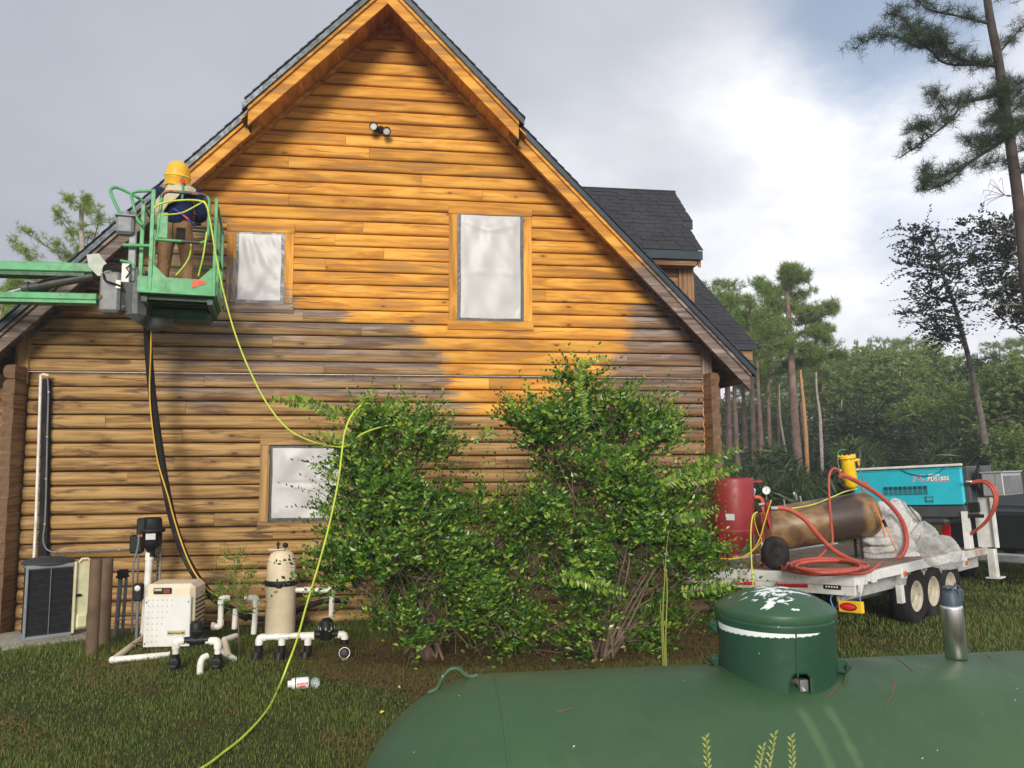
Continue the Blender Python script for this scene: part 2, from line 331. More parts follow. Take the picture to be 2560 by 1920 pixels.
# ------------------------------------------------------------------ the log house
house = thing('log_house', 'log house with steep gable, its siding half blasted clean to bright orange wood', 'house')
XC = -.285; S = 1.02
def zroof(x, C): return C - S * abs(x - XC)
C_FB, C_SOF, C_FRZ, C_TOP = 8.47, 8.66, 8.57, 8.83
Z0 = 3.3625; PU, PL = .18502, .18876
XL, XR = -4.955, 4.385            # inner edges of the corner boards
WIN = [  # outer trim x0,x1,z0,z1
    dict(x0=-2.482, x1=-1.572, z0=4.225, z1=5.485, sx0=-2.305, sx1=-1.757, sz0=4.41, sz1=5.325, lab='small upper window masked with white plastic sheet'),
    dict(x0=.606, x1=1.829, z0=4.038, z1=5.862, sx0=.795, sx1=1.642, sz0=4.22, sz1=5.72, lab='tall upper window masked with white plastic sheet'),
    dict(x0=-1.95, x1=-.728, z0=1.215, z1=2.505, sx0=-1.775, sx1=-.905, sz0=1.405, sz1=2.33, lab='lower window behind the bush, masked with wrinkled plastic')]
def plank(name, x0f, x1f, zb, zt, bulge, mat, gap=.0065, seg=8, Y=WY, wob=.0, th=.05):
    """one board: x ends are functions of z, profile bulges towards the camera"""
    gap = .0055 if bulge < .05 else gap; h = zt - zb; prof = []
    for i in range(seg + 1):
        a = -math.pi / 2 + math.pi * i / seg; z = zb + gap + (h - 2 * gap) * (.5 + .5 * math.sin(a)); prof.append((z, Y - bulge * (math.cos(a) ** .55 if 0 < i < seg else 0)))
    prof = prof + [(prof[-1][0], Y + th), (prof[0][0], Y + th)]; n = len(prof)
    xa, xb = x0f((zb + zt) / 2), x1f((zb + zt) / 2)
    if xb - xa < .03: return None
    m = max(1, int((xb - xa) / .35)) if wob else 1
    vs = []; ph = random.uniform(0, 9); ph2 = random.uniform(0, 9)
    for j in range(m + 1):
        t = j / m
        for z, y in prof:
            X = x0f(z) * (1 - t) + x1f(z) * t
            wz = wob * math.sin(X * 1.7 + ph) * .5; wy = wob * math.sin(X * 2.9 + ph2) if y < Y else 0
            vs.append((X, y + wy, z + wz * (1 if y < Y else 0)))
    fs = [(j * n + i, j * n + n + i, j * n + n + (i + 1) % n, j * n + (i + 1) % n) for j in range(m) for i in range(n)]
    b = MB(); b.add(vs, fs, True); b.add(vs[:n], [tuple(range(n))], False); b.add(vs[-n:], [tuple(range(n - 1, -1, -1))], False)
    return b.build(name, mat, house, loc=((xa + xb) / 2, Y, (zb + zt) / 2))
# butt joints seen in the photograph: course index -> native pixel x, the rest at random
JT = {14: [722], 12: [], 13: [], 11: [908], 15: [1215 - 10], 10: [838], 1: [], 8: [], 5: [758], 4: [902], 3: [], 2: [1568 - 440], 1: [640 + 125, 1505], -1: [513, 1222], -2: [], -3: [467, 1478], -4: [267], -5: [458], 17: [722], 20: [], 6: [], 7: [1378 - 15], 0: []}
JT.update({12: [908], 11: [838], 10: [960], 5: [758], 4: [904], 3: [682], 2: [1103, 1567], 1: [810, 1505]})
def joints(k, zc, xa, xb):
    js = []
    if k in JT:
        for px in JT[k]:
            d = ray(px, 0); # column through the wall at this height
            lo, hi = 0, 1900
            for _ in range(30):
                mid = (lo + hi) / 2
                if at(px, mid, WY).z > zc: lo = mid
                else: hi = mid
            js.append(at(px, lo, WY).x)
    else:
        x = xa + random.uniform(1.2, 4.2)
        while x < xb - .8: js.append(x); x += random.uniform(2.4, 4.8)
    return [j for j in js if xa + .15 < j < xb - .15]
def course(k, zb, zt, bulge, xa, xb, raked, name, wob, mat=M_LOG):
    zc = (zb + zt) / 2; js = joints(k, zc, xa(zc), xb(zc)); cuts = [(xa, None)]
    segs = []; cur = xa
    for j in sorted(js): segs.append((cur, (lambda z, j=j: j - .0015))); cur = (lambda z, j=j: j + .0015)
    segs.append((cur, xb)); out = []
    for a, b in segs:
        pieces = [(a, b)]
        for w_ in WIN:
            if zt > w_['z0'] + .15 and zb < w_['z1'] - .15:
                wl, wr = w_['x0'] + .03, w_['x1'] - .03; nx = []
                for p, q in pieces:
                    if p(zc) < wl and q(zc) > wr: nx += [(p, lambda z, wl=wl: wl), (lambda z, wr=wr: wr, q)]
                    elif p(zc) >= wl and q(zc) <= wr: pass
                    elif p(zc) < wl < q(zc): nx.append((p, lambda z, wl=wl: wl))
                    elif p(zc) < wr < q(zc): nx.append((lambda z, wr=wr: wr, q))
                    else: nx.append((p, q))
                pieces = nx
        for p, q in pieces: plank(name, p, q, zb, zt, bulge, mat, seg=8, wob=wob)
kk = 1
for k in range(0, 28):
    zb = Z0 + k * PU + (.012 if k == 0 else 0); zt = Z0 + (k + 1) * PU
    def xa(z): return max(XL, XC - (C_FRZ + .06 - z) / S)
    def xb(z): return min(XR, XC + (C_FRZ + .06 - z) / S)
    if xb((zb + zt) / 2) - xa((zb + zt) / 2) < .25: break
    course(k + 1, zb, zt, .029, xa, xb, True, 'siding_board', .0)
for k in range(1, 19):
    zt = Z0 - (k - 1) * PL - (.014 if k == 1 else 0); zb = Z0 - k * PL
    course(-k, zb, zt, .030 if k == 1 else .060, lambda z: XL + .02, lambda z: XR, False, 'log', .0 if k == 1 else .006)
# thin flashing between storeys
MB().box(((XL + XR) / 2, WY - .032, Z0 + .001), (XR - XL, .064, .008)).build('flashing', paint('storey_flashing', (.42, .42, .45), .4, .2), house)
# backing of the gable wall, the sides and the back
b = MB(); HB = 19.5
b.prism([(XL - .16, -.3), (XR + .15, -.3), (XR + .15, zroof(XR + .15, C_SOF)), (XC, C_SOF - .02), (XL - .16, zroof(XL - .16, C_SOF))], WY + .052, WY + .2)
b.prism([(XL - .16, -.3), (XR + .15, -.3), (XR + .15, zroof(XR + .15, C_SOF)), (XC, C_SOF - .02), (XL - .16, zroof(XL - .16, C_SOF))], HB, HB + .2)
for x in (XL - .1, XR + .09): b.box((x, (WY + HB) / 2 + .1, 1.75), (.1, HB - WY - .1, 3.9))
b.build('wall', M_BROWNY, house)
MB().box(((XL + XR) / 2, WY + .1, -.0), (XR - XL + .1, .16, .3)).build('foundation', paint('concrete', (.30, .27, .23), .9, bump=.3), house)
# corner: side wall logs run past the gable towards the camera, gable logs run past sideways
def endgrain():
    m, nt, p, out = newmat('log_end'); tcn = N(nt, 'ShaderNodeTexCoord'); oi = N(nt, 'ShaderNodeObjectInfo')
    sv = N(nt, 'ShaderNodeVectorMath', operation='LENGTH'); L(nt, MAPV(nt, tcn.outputs['Object'], (1, .0, 1)), sv.inputs[0])
    rings = MATH(nt, 'SINE', MATH(nt, 'MULTIPLY', sv.outputs['Value'], 420.)); a = NOISE(nt, tcn.outputs['Object'], 14, 5)
    c = MIX(nt, RANGE(nt, a, .35, .65), (.20, .105, .045), (.10, .055, .03)); c = MIX(nt, MATH(nt, 'MULTIPLY', RANGE(nt, rings, .2, 1), .25), c, (.06, .03, .015))
    L(nt, MIX(nt, MATH(nt, 'MULTIPLY', oi.outputs['Random'], .5), c, (.16, .10, .06)), p.inputs['Base Color']); p.inputs['Roughness'].default_value = .85; return m
M_END = endgrain(); M_LOGY = woodmat('log_wood_deep', 'Y', 'plain', True); M_LOGPLAIN = woodmat('log_wood_side', 'X', 'plain', True)
def dlog_y(x_in, x_out, zb, zt, y0, y1, name):       # log along y, flat inner face, round outer face
    sgn = 1 if x_out > x_in else -1; h = (zt - zb) / 2 - .010; zc = (zb + zt) / 2; prof = [(x_in, zb + .003)]
    for i in range(9):
        a = -math.pi / 2 + math.pi * i / 8; prof.append((x_out - sgn * .05 + sgn * .05 * math.cos(a), zc + h * math.sin(a)))
    prof.append((x_in, zt - .003)); n = len(prof); vs = [(x, y0, z) for x, z in prof] + [(x, y1, z) for x, z in prof]
    o = MB().add(vs, [(i, i + n, (i + 1) % n + n, (i + 1) % n) for i in range(n)], False).build(name, M_LOGY, house, loc=((x_in + x_out) / 2, y0, zc))
    MB().add(vs[:n], [tuple(range(n))], False).build('log_end', M_END, o, loc=((x_in + x_out) / 2, y0, zc)).location = (0, -.0005, 0)
    return o
for s_, xi, xo, ext in ((1, XR + .01, XR + .145, XR + .29), (-1, XL - .01, XL - .15, XL - .46)):
    for k in range(1, 19):
        zt = Z0 + .06 - (k - 1) * PL; zb = zt - PL; y0 = WY - .36 + random.uniform(-.012, .012)
        dlog_y(xi, xo, zb, zt, y0, WY + .35, 'corner_log')
        zt -= .07; zb -= .07; e = ext + random.uniform(-.015, .015); a0, a1 = (xo - s_ * .02, e) if s_ > 0 else (e, xo + .02)
        bb = MB(); bb.box(((a0 + a1) / 2, WY + .06, (zt + zb) / 2), (a1 - a0, .16, PL - .008), bev=.03); bb.build('corner_log', M_LOGPLAIN, house, loc=((a0 + a1) / 2, WY, (zb + zt) / 2))
P = [(XR + .006 + .010 * math.sin((i / 60 * 3.2 - .02) / PL * 2 * math.pi), WY - .05, .1 + i / 60 * 3.15) for i in range(0, 61)]
MB().tube(P, .0075, 5).build('caulk_bead', paint('caulk_orange', (.72, .38, .13), .6), house)
# corner boards and frieze boards
for xa_, xb_ in ((XL - .165, XL), (XR, XR + .155)):
    x = (xa_ + xb_) / 2; zt_ = min(zroof(xa_, C_SOF), zroof(xb_, C_SOF))
    MB().prism([(xa_, Z0 - .13), (xb_, Z0 - .16), (xb_, zroof(xb_, C_SOF) - .01), (xa_, zroof(xa_, C_SOF) - .01)], WY - .062, WY + .05).build('corner_board', M_VERT, house)
def raked(name, cb, ct, y0, y1, xa_, xb_, mat, parent=house):     # strip following the rake between heights cb..ct
    return MB().prism([(xa_, zroof(xa_, cb)), (xb_, zroof(xb_, cb)), (xb_, zroof(xb_, ct)), (xa_, zroof(xa_, ct))], y0, y1).build(name, mat, parent)
raked('frieze_board', C_FRZ, C_SOF - .01, WY - .055, WY + .05, XL - .165, XC, M_RAKE); raked('frieze_board', C_FRZ, C_SOF - .01, WY - .055, WY + .05, XC, XR + .155, M_RAKE)
# rakes: orange fascia, pale trim strip, dark shingle edge.  main rake and the projecting hood over it
EX = {-1: -5.75, 1: 4.93}
for sgn in (-1, 1):
    xe = EX[sgn]; xh = XC + sgn * 1.82
    a_, b_ = (xe, xh + .1) if sgn < 0 else (xh - .1, xe)
    raked('rake_board', C_FB, C_FB + .19, 10.50, 10.545, a_, b_, M_RAKE)
    raked('trim_strip', C_FB + .192, C_FB + .25, 10.465, 10.53, a_, b_, M_RAKE)
    raked('drip_edge', C_FB + .252, C_TOP - .02, 10.43, 10.52, a_ + (0 if sgn > 0 else -.05), b_ + (.06 if sgn > 0 else 0), M_FLASH)
    a_, b_ = (xh, XC) if sgn < 0 else (XC, xh)
    raked('rake_board', C_FB, C_FB + .19, 10.25, 10.295, a_, b_, M_RAKE)
    raked('trim_strip', C_FB + .192, C_FB + .25, 10.215, 10.28, a_, b_, M_RAKE)
    raked('drip_edge', C_FB + .252, C_TOP - .02, 10.18, 10.27, a_ - (.07 if sgn < 0 else 0), b_ + (.07 if sgn > 0 else 0), M_FLASH)
    # hood end cap and soffits
    MB().prism([(xh, zroof(xh, C_FB)), (xh + sgn * .02, zroof(xh, C_FB)), (xh + sgn * .02, zroof(xh + sgn * .02, C_TOP - .03)), (xh, zroof(xh, C_TOP - .03))], 10.296, 10.50).build('hood_end', M_DARK, house)
    a_, b_ = (xe, XC) if sgn < 0 else (XC, xe)
    # soffit boards
    step = .145; ln = abs(b_ - a_); nb = int(ln / step)
    for i in range(nb):
        u0 = a_ + ln * i / nb; u1 = a_ + ln * (i + 1) / nb; y0 = 10.30 if (abs(u0 - XC) < 1.82 or abs(u1 - XC) < 1.82) else 10.546
        raked('soffit_board', C_SOF + .0, C_SOF + .03, y0, WY - .0, u0 + .002, u1 - .002, M_SOFFIT)
    # eave plumb board and its underside further back
    raked('roof_deck', C_SOF + .035, C_TOP - .03, 10.53, HB + .6, a_, b_, M_DARK)
    raked('roof_deck', C_SOF + .035, C_TOP - .03, 10.28, 10.529, (xh if sgn < 0 else XC), (XC if sgn < 0 else xh), M_DARK)
    zl = zroof(xe, C_SOF)
    MB().box((xe - sgn * .02, (10.55 + HB) / 2 + .2, zl + .03), (.035, HB - 10.55 + .4, .2)).build('eave_board', M_BROWNY, house)
    xo_ = XR + .15 if sgn > 0 else XL - .15
    # soffit behind gable overhang along the eave
    nb2 = max(1, int(abs(xe - xo_) / .145))
    for i in range(nb2):
        u0 = xo_ + (xe - xo_) * i / nb2; u1 = xo_ + (xe - xo_) * (i + 1) / nb2; u0, u1 = min(u0, u1), max(u0, u1)
        raked('soffit_board', C_SOF + .0, C_SOF + .03, WY + .001, HB, u0 + .002, u1 - .002, M_SOFFIT)
    # shingle courses, each a slab stepping over the one below
    ang = math.atan(S); nc = int(abs(xe - XC) / math.cos(ang) / .142)
    bb = MB()
    for i in range(nc + 1):
        u0 = abs(xe - XC) + .07 - i * .142 * math.cos(ang); u1 = u0 - .17 * math.cos(ang)
        if u1 < 0: u1 = 0
        hood = u0 < 1.93; y0 = 10.165 if hood else 10.415
        z0 = C_TOP - S * u0; z1 = C_TOP - S * u1
        P = [(XC + sgn * u0, z0 + .022), (XC + sgn * u1, z1 + .004), (XC + sgn * u1, z1 - .014), (XC + sgn * u0, z0 - .002)]
        if sgn < 0: P = P[::-1]
        bb.prism(P, y0 + random.uniform(-.006, .006), HB + .65)
    tag(bb.build('shingle_courses', M_SHINGLE, house), kind='stuff')
MB().prism([(XC - .16, C_TOP - .14), (XC, C_TOP + .045), (XC + .16, C_TOP - .14), (XC + .16, C_TOP - .115), (XC, C_TOP + .07), (XC - .16, C_TOP - .115)], 10.16, HB + .66).build('ridge_cap', M_SHINGLE, house)

# windows: trim boards, black tape frame, plastic sheet
def sheetmat(name, c):
    m, nt, p, out = newmat(name); tcn = N(nt, 'ShaderNodeTexCoord'); v = tcn.outputs['Object']
    L(nt, MIX(nt, RANGE(nt, NOISE(nt, v, 1.3, 4), .35, .7), tuple(x * .9 for x in c), c), p.inputs['Base Color']); p.inputs['Roughness'].default_value = .42
    b = N(nt, 'ShaderNodeBump'); b.inputs['Strength'].default_value = .3; b.inputs['Distance'].default_value = .012
    h = MATH(nt, 'ADD', NOISE(nt, MAPV(nt, v, (1.2, 1, 1), (0, 0, 0)), 3.0, 3, .5, 1.6), MATH(nt, 'MULTIPLY', NOISE(nt, v, 11, 3), .15))
    L(nt, h, b.inputs['Height']); L(nt, b.outputs[0], p.inputs['Normal']); return m
M_SHEET = sheetmat('masking_plastic', (.52, .505, .50)); M_TAPE = paint('dark_frame', (.040, .043, .05), .35, .0, .3, dirt=.5, dirtcol=(.14, .13, .12), dsc=8, bump=.3)
for wi, w_ in enumerate(WIN):
    x0, x1, z0, z1 = w_['x0'], w_['x1'], w_['z0'], w_['z1']; T = .128; yf = WY - .075 if wi == 2 else WY - .045
    win = thing('window', None, None); win.parent = house; win['label'] = w_['lab']
    MB().box(((x0 + x1) / 2, (yf + WY + .05) / 2, z1 - T / 2 + .01), (x1 - x0 + .012, WY + .05 - yf, T), bev=.004).build('trim_board', M_BOARD, win)
    MB().box(((x0 + x1) / 2, (yf + WY + .05) / 2, z0 + T / 2), (x1 - x0 + .03, WY + .05 - yf + .006, T), bev=.004).build('trim_board', M_BOARD, win)
    for x in (x0 + T / 2, x1 - T / 2): MB().box((x, (yf + WY + .05) / 2, (z0 + z1) / 2 + .005), (T - .004, WY + .05 - yf - .006, z1 - z0 - 2 * T + .004), bev=.004).build('trim_board', M_VERT, win)
    sx0, sx1, sz0, sz1 = w_['sx0'], w_['sx1'], w_['sz0'], w_['sz1']; ix0, ix1, iz0, iz1 = x0 + T + .002, x1 - T - .002, z0 + T + .002, z1 - T + .008
    f = MB(); yt = WY - .012
    f.box(((ix0 + sx0) / 2, yt, (iz0 + iz1) / 2), (sx0 - ix0 + .01, .05, iz1 - iz0)); f.box(((ix1 + sx1) / 2, yt, (iz0 + iz1) / 2), (ix1 - sx1 + .01, .05, iz1 - iz0))
    f.box(((sx0 + sx1) / 2, yt + .001, (iz1 + sz1) / 2), (sx1 - sx0, .05, iz1 - sz1 + .01)); f.box(((sx0 + sx1) / 2, yt + .001, (iz0 + sz0) / 2), (sx1 - sx0, .05, sz0 - iz0 + .01)); f.build('window_frame', M_TAPE, win)
    nx, nz = 34, 44; V = []; F = []
    rs = np.random.default_rng(wi + 3); ph = rs.uniform(0, 6, 8); cr = [(.44, .006)] if wi == 1 else [(.42, .004), (.5, -.006)] if wi == 2 else [(.35, .002)]
    for j in range(nz + 1):
        for i in range(nx + 1):
            u, v = i / nx, j / nz; e = min(1, 8 * min(u, 1 - u, v, 1 - v))
            d = .006 * math.sin(5 * u + 2.3 * v + ph[0]) * math.sin(3.1 * v + ph[1]) + .0045 * math.sin(17 * u + 5 * math.sin(2.5 * v + ph[3]) + ph[2]) * math.sin(2 + 3 * v) + .004 * math.sin(9 * (u - v) + ph[4]) + .003 * math.sin(31 * u * v + ph[5])
            d += .012 * math.exp(-((v - .97 + .10 * math.sin(math.pi * u)) / .03) ** 2) * (wi == 1)
            for cv, ca in cr: d += ca * math.exp(-((v - cv - .006 * math.sin(4 * u)) / .012) ** 2)
            d += .009 * math.exp(-((u + v - .12) / .04) ** 2) - .009 * math.exp(-((1 - u + v - .14) / .03) ** 2)
            V.append((sx0 - .012 + (sx1 - sx0 + .024) * u + .003 * math.sin(9 * v + ph[6]), yt - .028 - (.004 + d * 1.25) * e, sz0 - .012 + (sz1 - sz0 + .024) * v + .003 * math.sin(7 * u + ph[7])))
    for j in range(nz):
        for i in range(nx): a = j * (nx + 1) + i; F.append((a, a + 1, a + nx + 2, a + nx + 1))
    npmesh('plastic_sheet', V, F, M_SHEET, win, True)

# dormer on the right-hand slope
dw, dy0, dy1, dxe = 11.42, 11.05, 12.57, 4.50; dzr, dze = 6.80, 5.33; dsl = (dzr - dze) / (dy1 - dy0); dback = 2 * dy1 - dw; dxw = 4.40
dor = bpy.data.objects.new('dormer', None); COL.objects.link(dor); dor.parent = house
def drz(y): return dze + dsl * (y - dy0)
b = MB(); zw = zroof(dxw, C_TOP)
def yzprism(mb, poly, x0, x1):
    n = len(poly); vs = [(x0, y, z) for y, z in poly] + [(x1, y, z) for y, z in poly]
    mb.add(vs, [tuple(range(n - 1, -1, -1)), tuple(range(n, 2 * n))] + [(i, (i + 1) % n, (i + 1) % n + n, i + n) for i in range(n)])
yzprism(b, [(dw, zw - .4), (dback, zw - .4), (dback, drz(dw) - .12), (dy1, dzr - .12), (dw, drz(dw) - .12)], 2.2, dxw); b.build('dormer_wall', M_BROWN, dor)
z = zw - .3
while z < drz(dw) - .15:
    MB().box(((2.6 + dxw) / 2, dw - .02, z + .09), (dxw - 2.6, .04, .172), bev=.012).build('dormer_board', M_BROWN, dor, loc=(3.5, dw, z + .09)); z += .18
MB().box((dxw - .09, dw - .05, 4.6), (.2, .06, 1.55), bev=.004).build('corner_post', M_BROWNZ, dor); MB().box((dxw + .03, dw + .05, 4.6), (.05, .25, 1.55)).build('corner_post', M_BROWNZ, dor)
# deck + eave trim
b = MB(); yzprism(b, [(dy0 + .03, dze - .05), (dy1, dzr - .05), (2 * dy1 - dy0 - .03, dze - .05), (2 * dy1 - dy0 - .03, dze - .10), (dy1, dzr - .12), (dy0 + .03, dze - .10)], 1.5, dxe - .03); b.build('dormer_deck', M_DARK, dor)
MB().box(((2.2 + dxe) / 2, dy0 + .02, dze - .06), (dxe - 2.2 - .02, .05, .13)).build('drip_edge', M_FLASH, dor)
MB().box(((2.2 + dxe) / 2 - .03, dy0 + .07, dze - .16), (dxe - 2.2 - .1, .04, .10)).build('eave_board', M_BROWN, dor)
MB().box(((2.2 + dxe) / 2 - .03, dy0 + .24, dze - .19), (dxe - 2.2 - .1, .36, .03)).build('eave_soffit', M_BROWN, dor)
b = MB(); yzprism(b, [(dy0 + .05, dze - .24), (dy0 + .05, dze - .06), (dy1, dzr - .06), (dy1, dzr - .25)], dxe - .06, dxe - .02); yzprism(b, [(dy1, dzr - .25), (dy1, dzr - .06), (2 * dy1 - dy0, dze - .06), (2 * dy1 - dy0, dze - .24)], dxe - .06, dxe - .02); b.build('rake_board', M_BROWNY, dor)
# individual shingles on the slope that faces the camera, the back slope as one
slen = math.hypot(dy1 - dy0, dzr - dze); nrow = int(slen / .142) + 1; ang = math.atan(dsl); base = None
def shingle_mesh(wd):
    o = MB(); o.box((0, .085, .006), (wd - .006, .19, .012), bev=.003)
    return o
protos = []
for wd in (.17, .24, .31):
    me = shingle_mesh(wd); ob = me.build('shingle', M_SHINGLE, dor); protos.append((wd, ob.data)); bpy.data.objects.remove(ob)
hoodrow = int(nrow * .42)
for r in range(nrow):
    s_ = r * .142; xr_ = dxe + (.13 if r >= nrow - 1 - int(nrow * .52) else 0); x = 1.75 + random.uniform(0, .2) + .0
    xl_ = XC + (C_TOP - drz(dy0 + s_ * math.cos(ang))) / S - .25; x = xl_
    while x < xr_ - .05:
        wd, me = random.choice(protos); wd_ = min(wd, xr_ - x)
        o = bpy.data.objects.new('shingle', me); COL.objects.link(o); o.parent = dor
        o.matrix_world = Matrix.Translation((x + wd_ / 2, dy0 + s_ * math.cos(ang), dze + s_ * math.sin(ang) + random.uniform(.008, .018))) @ Matrix.Rotation(ang - .05 + random.uniform(-.02, .02), 4, 'X') @ Matrix.Rotation(random.uniform(-.012, .012), 4, 'Z') @ Matrix.Diagonal((wd_ / wd, 1, 1, 1))
        x += wd_
b = MB(); yzprism(b, [(dy1, dzr + .02), (dy1, dzr - .04), (2 * dy1 - dy0, dze - .04), (2 * dy1 - dy0, dze + .02)], 1.5, dxe); b.build('shingle_slope', M_SHINGLE, dor)
b = MB(); b.box((dxe + .045, 0, 0), (.12, .02, .02)); hy = dy0 + (dy1 - dy0) * .46; b = MB(); yzprism(b, [(hy, drz(hy) - .12), (hy, drz(hy) + .012), (dy1, dzr + .012), (dy1, dzr - .12)], dxe - .015, dxe + .12); b.build('hood_end', M_FLASH, dor)
MB().tube([(1.6, dy1, dzr + .012), (dxe + .14, dy1, dzr + .012)], .03, 6).build('ridge_cap', M_SHINGLE, dor)
# porch roof beyond the dormer
py0, pxe, pze, psl = 14.0, 6.70, 4.37, .707; pyr = 18.4; pzr = pze + psl * (pyr - py0)
por = bpy.data.objects.new('porch_roof', None); COL.objects.link(por); por.parent = house
b = MB(); yzprism(b, [(py0, pze - .02), (pyr, pzr - .02), (2 * pyr - py0, pze - .02), (2 * pyr - py0, pze - .10), (pyr, pzr - .10), (py0, pze - .10)], 2.0, pxe - .03); b.build('roof_deck', M_DARK, por)
MB().box((5.2, py0 + .0, pze - .05), (3.0, .06, .12)).build('drip_edge', M_FLASH, por); MB().box((5.15, py0 + .06, pze - .20), (3.0, .05, .20)).build('eave_board', M_BROWN, por)
MB().box((5.1, py0 + .3, pze - .30), (2.7, .55, .03)).build('eave_soffit', M_BROWN, por)
b = MB(); ang = math.atan(psl); s_ = 0
while s_ < (pyr - py0) / math.cos(ang):
    x = 3.0 + random.uniform(0, .2)
    while x < pxe:
        wd = min(random.choice((.17, .25, .32)), pxe - x + .001)
        b.box((0, .085, .007), (wd - .008, .19, .016), M=Matrix.Translation((x + wd / 2, py0 - .02 + s_ * math.cos(ang), pze + s_ * math.sin(ang) + random.uniform(.0, .014))) @ Matrix.Rotation(ang - .05, 4, 'X')); x += wd
    s_ += .142
tag(b.build('porch_shingles', M_SHINGLE, por), kind='stuff')
MB().box((4.9, 16.4, pze / 2 - .2), (.2, 4.2, pze - .3)).box((5.9, 18.0, 2.0), (.2, .2, 4.2)).build('porch_wall', M_BROWNY, por)

# twin floodlight on the gable
fl = thing('floodlight', 'black twin floodlight high on the orange gable', 'floodlight'); fp = at(952, 325, WY - .03); fl.location = fp
M_LENS = paint('lamp_lens', (.62, .60, .56), .25, var=.05)
MB().lathe([(0, 0), (.055, 0), (.055, .03), (.03, .045), (0, .045)], 16, Matrix.Translation((0, .01, 0)) @ Matrix.Rotation(R(90), 4, 'X')).build('mounting_plate', M_BLACK, fl)
for nm, dx, dz, ax, ay in (('lamp_head', -.085, -.01, -.35, -.25), ('lamp_head', .075, -.055, .35, -.45)):
    d = Vector((ax * .5, -1, ay)).normalized(); q = d.to_track_quat('Z', 'Y').to_matrix().to_4x4()
    Mh = Matrix.Translation((dx, -.10, dz)) @ q
    hd = MB().lathe([(0, -.07), (.035, -.068), (.044, -.05), (.044, .03), (.060, .06), (.062, .085), (.050, .088), (.048, .07)], 20, Mh).build(nm, M_BLACK, fl)
    MB().lathe([(0, .073), (.025, .077), (.049, .073)], 20, Mh).build('lens', M_LENS, hd)
    MB().tube([(0, -.02, 0), (dx * .6, -.06, dz * .5), (dx, -.09, dz)], .018, 8).build('arm', M_BLACK, fl)
# ------------------------------------------------------------------ ground
def gz(x, y): return .02 * math.sin(x * .7 + 1) * math.sin(y * .6) + .012 * math.sin(x * 2.1 + y * 1.3)
def groundmat():
    m, nt, p, out = newmat('lawn_soil'); g = N(nt, 'ShaderNodeNewGeometry'); P = g.outputs['Position']
    a = NOISE(nt, P, 9, 6, .65); b = NOISE(nt, P, 1.1, 5, .6, .4); c3 = NOISE(nt, P, 40, 4)
    c = MIX(nt, RANGE(nt, a, .35, .65), (.032, .036, .012), (.052, .066, .018)); c = MIX(nt, MATH(nt, 'MULTIPLY', RANGE(nt, b, .52, .68), .6), c, (.085, .045, .022)); c = MIX(nt, RANGE(nt, c3, .6, .75), c, (.10, .08, .035))
    L(nt, c, p.inputs['Base Color']); p.inputs['Roughness'].default_value = .95; p.inputs['Specular IOR Level'].default_value = .1
    bm = N(nt, 'ShaderNodeBump'); bm.inputs['Strength'].default_value = .8; bm.inputs['Distance'].default_value = .03; L(nt, a, bm.inputs['Height']); L(nt, bm.outputs[0], p.inputs['Normal']); return m
n_ = 140; xs = np.concatenate([np.linspace(-160, -14, 14), np.linspace(-13, 24, n_), np.linspace(26, 240, 16)]); ys = np.concatenate([np.linspace(-60, -4, 8), np.linspace(-3, 30, n_), np.linspace(32, 240, 22)])
XX, YY = np.meshgrid(xs, ys); ZZ = .02 * np.sin(XX * .7 + 1) * np.sin(YY * .6) + .012 * np.sin(XX * 2.1 + YY * 1.3); nx = len(xs)
ii = (np.arange(len(ys) - 1)[:, None] * nx + np.arange(nx - 1)[None]).ravel()
gr = npmesh('ground', np.stack([XX, YY, ZZ], -1), np.stack([ii, ii + 1, ii + nx + 1, ii + nx], -1), groundmat(), None, True); tag(gr, kind='structure')

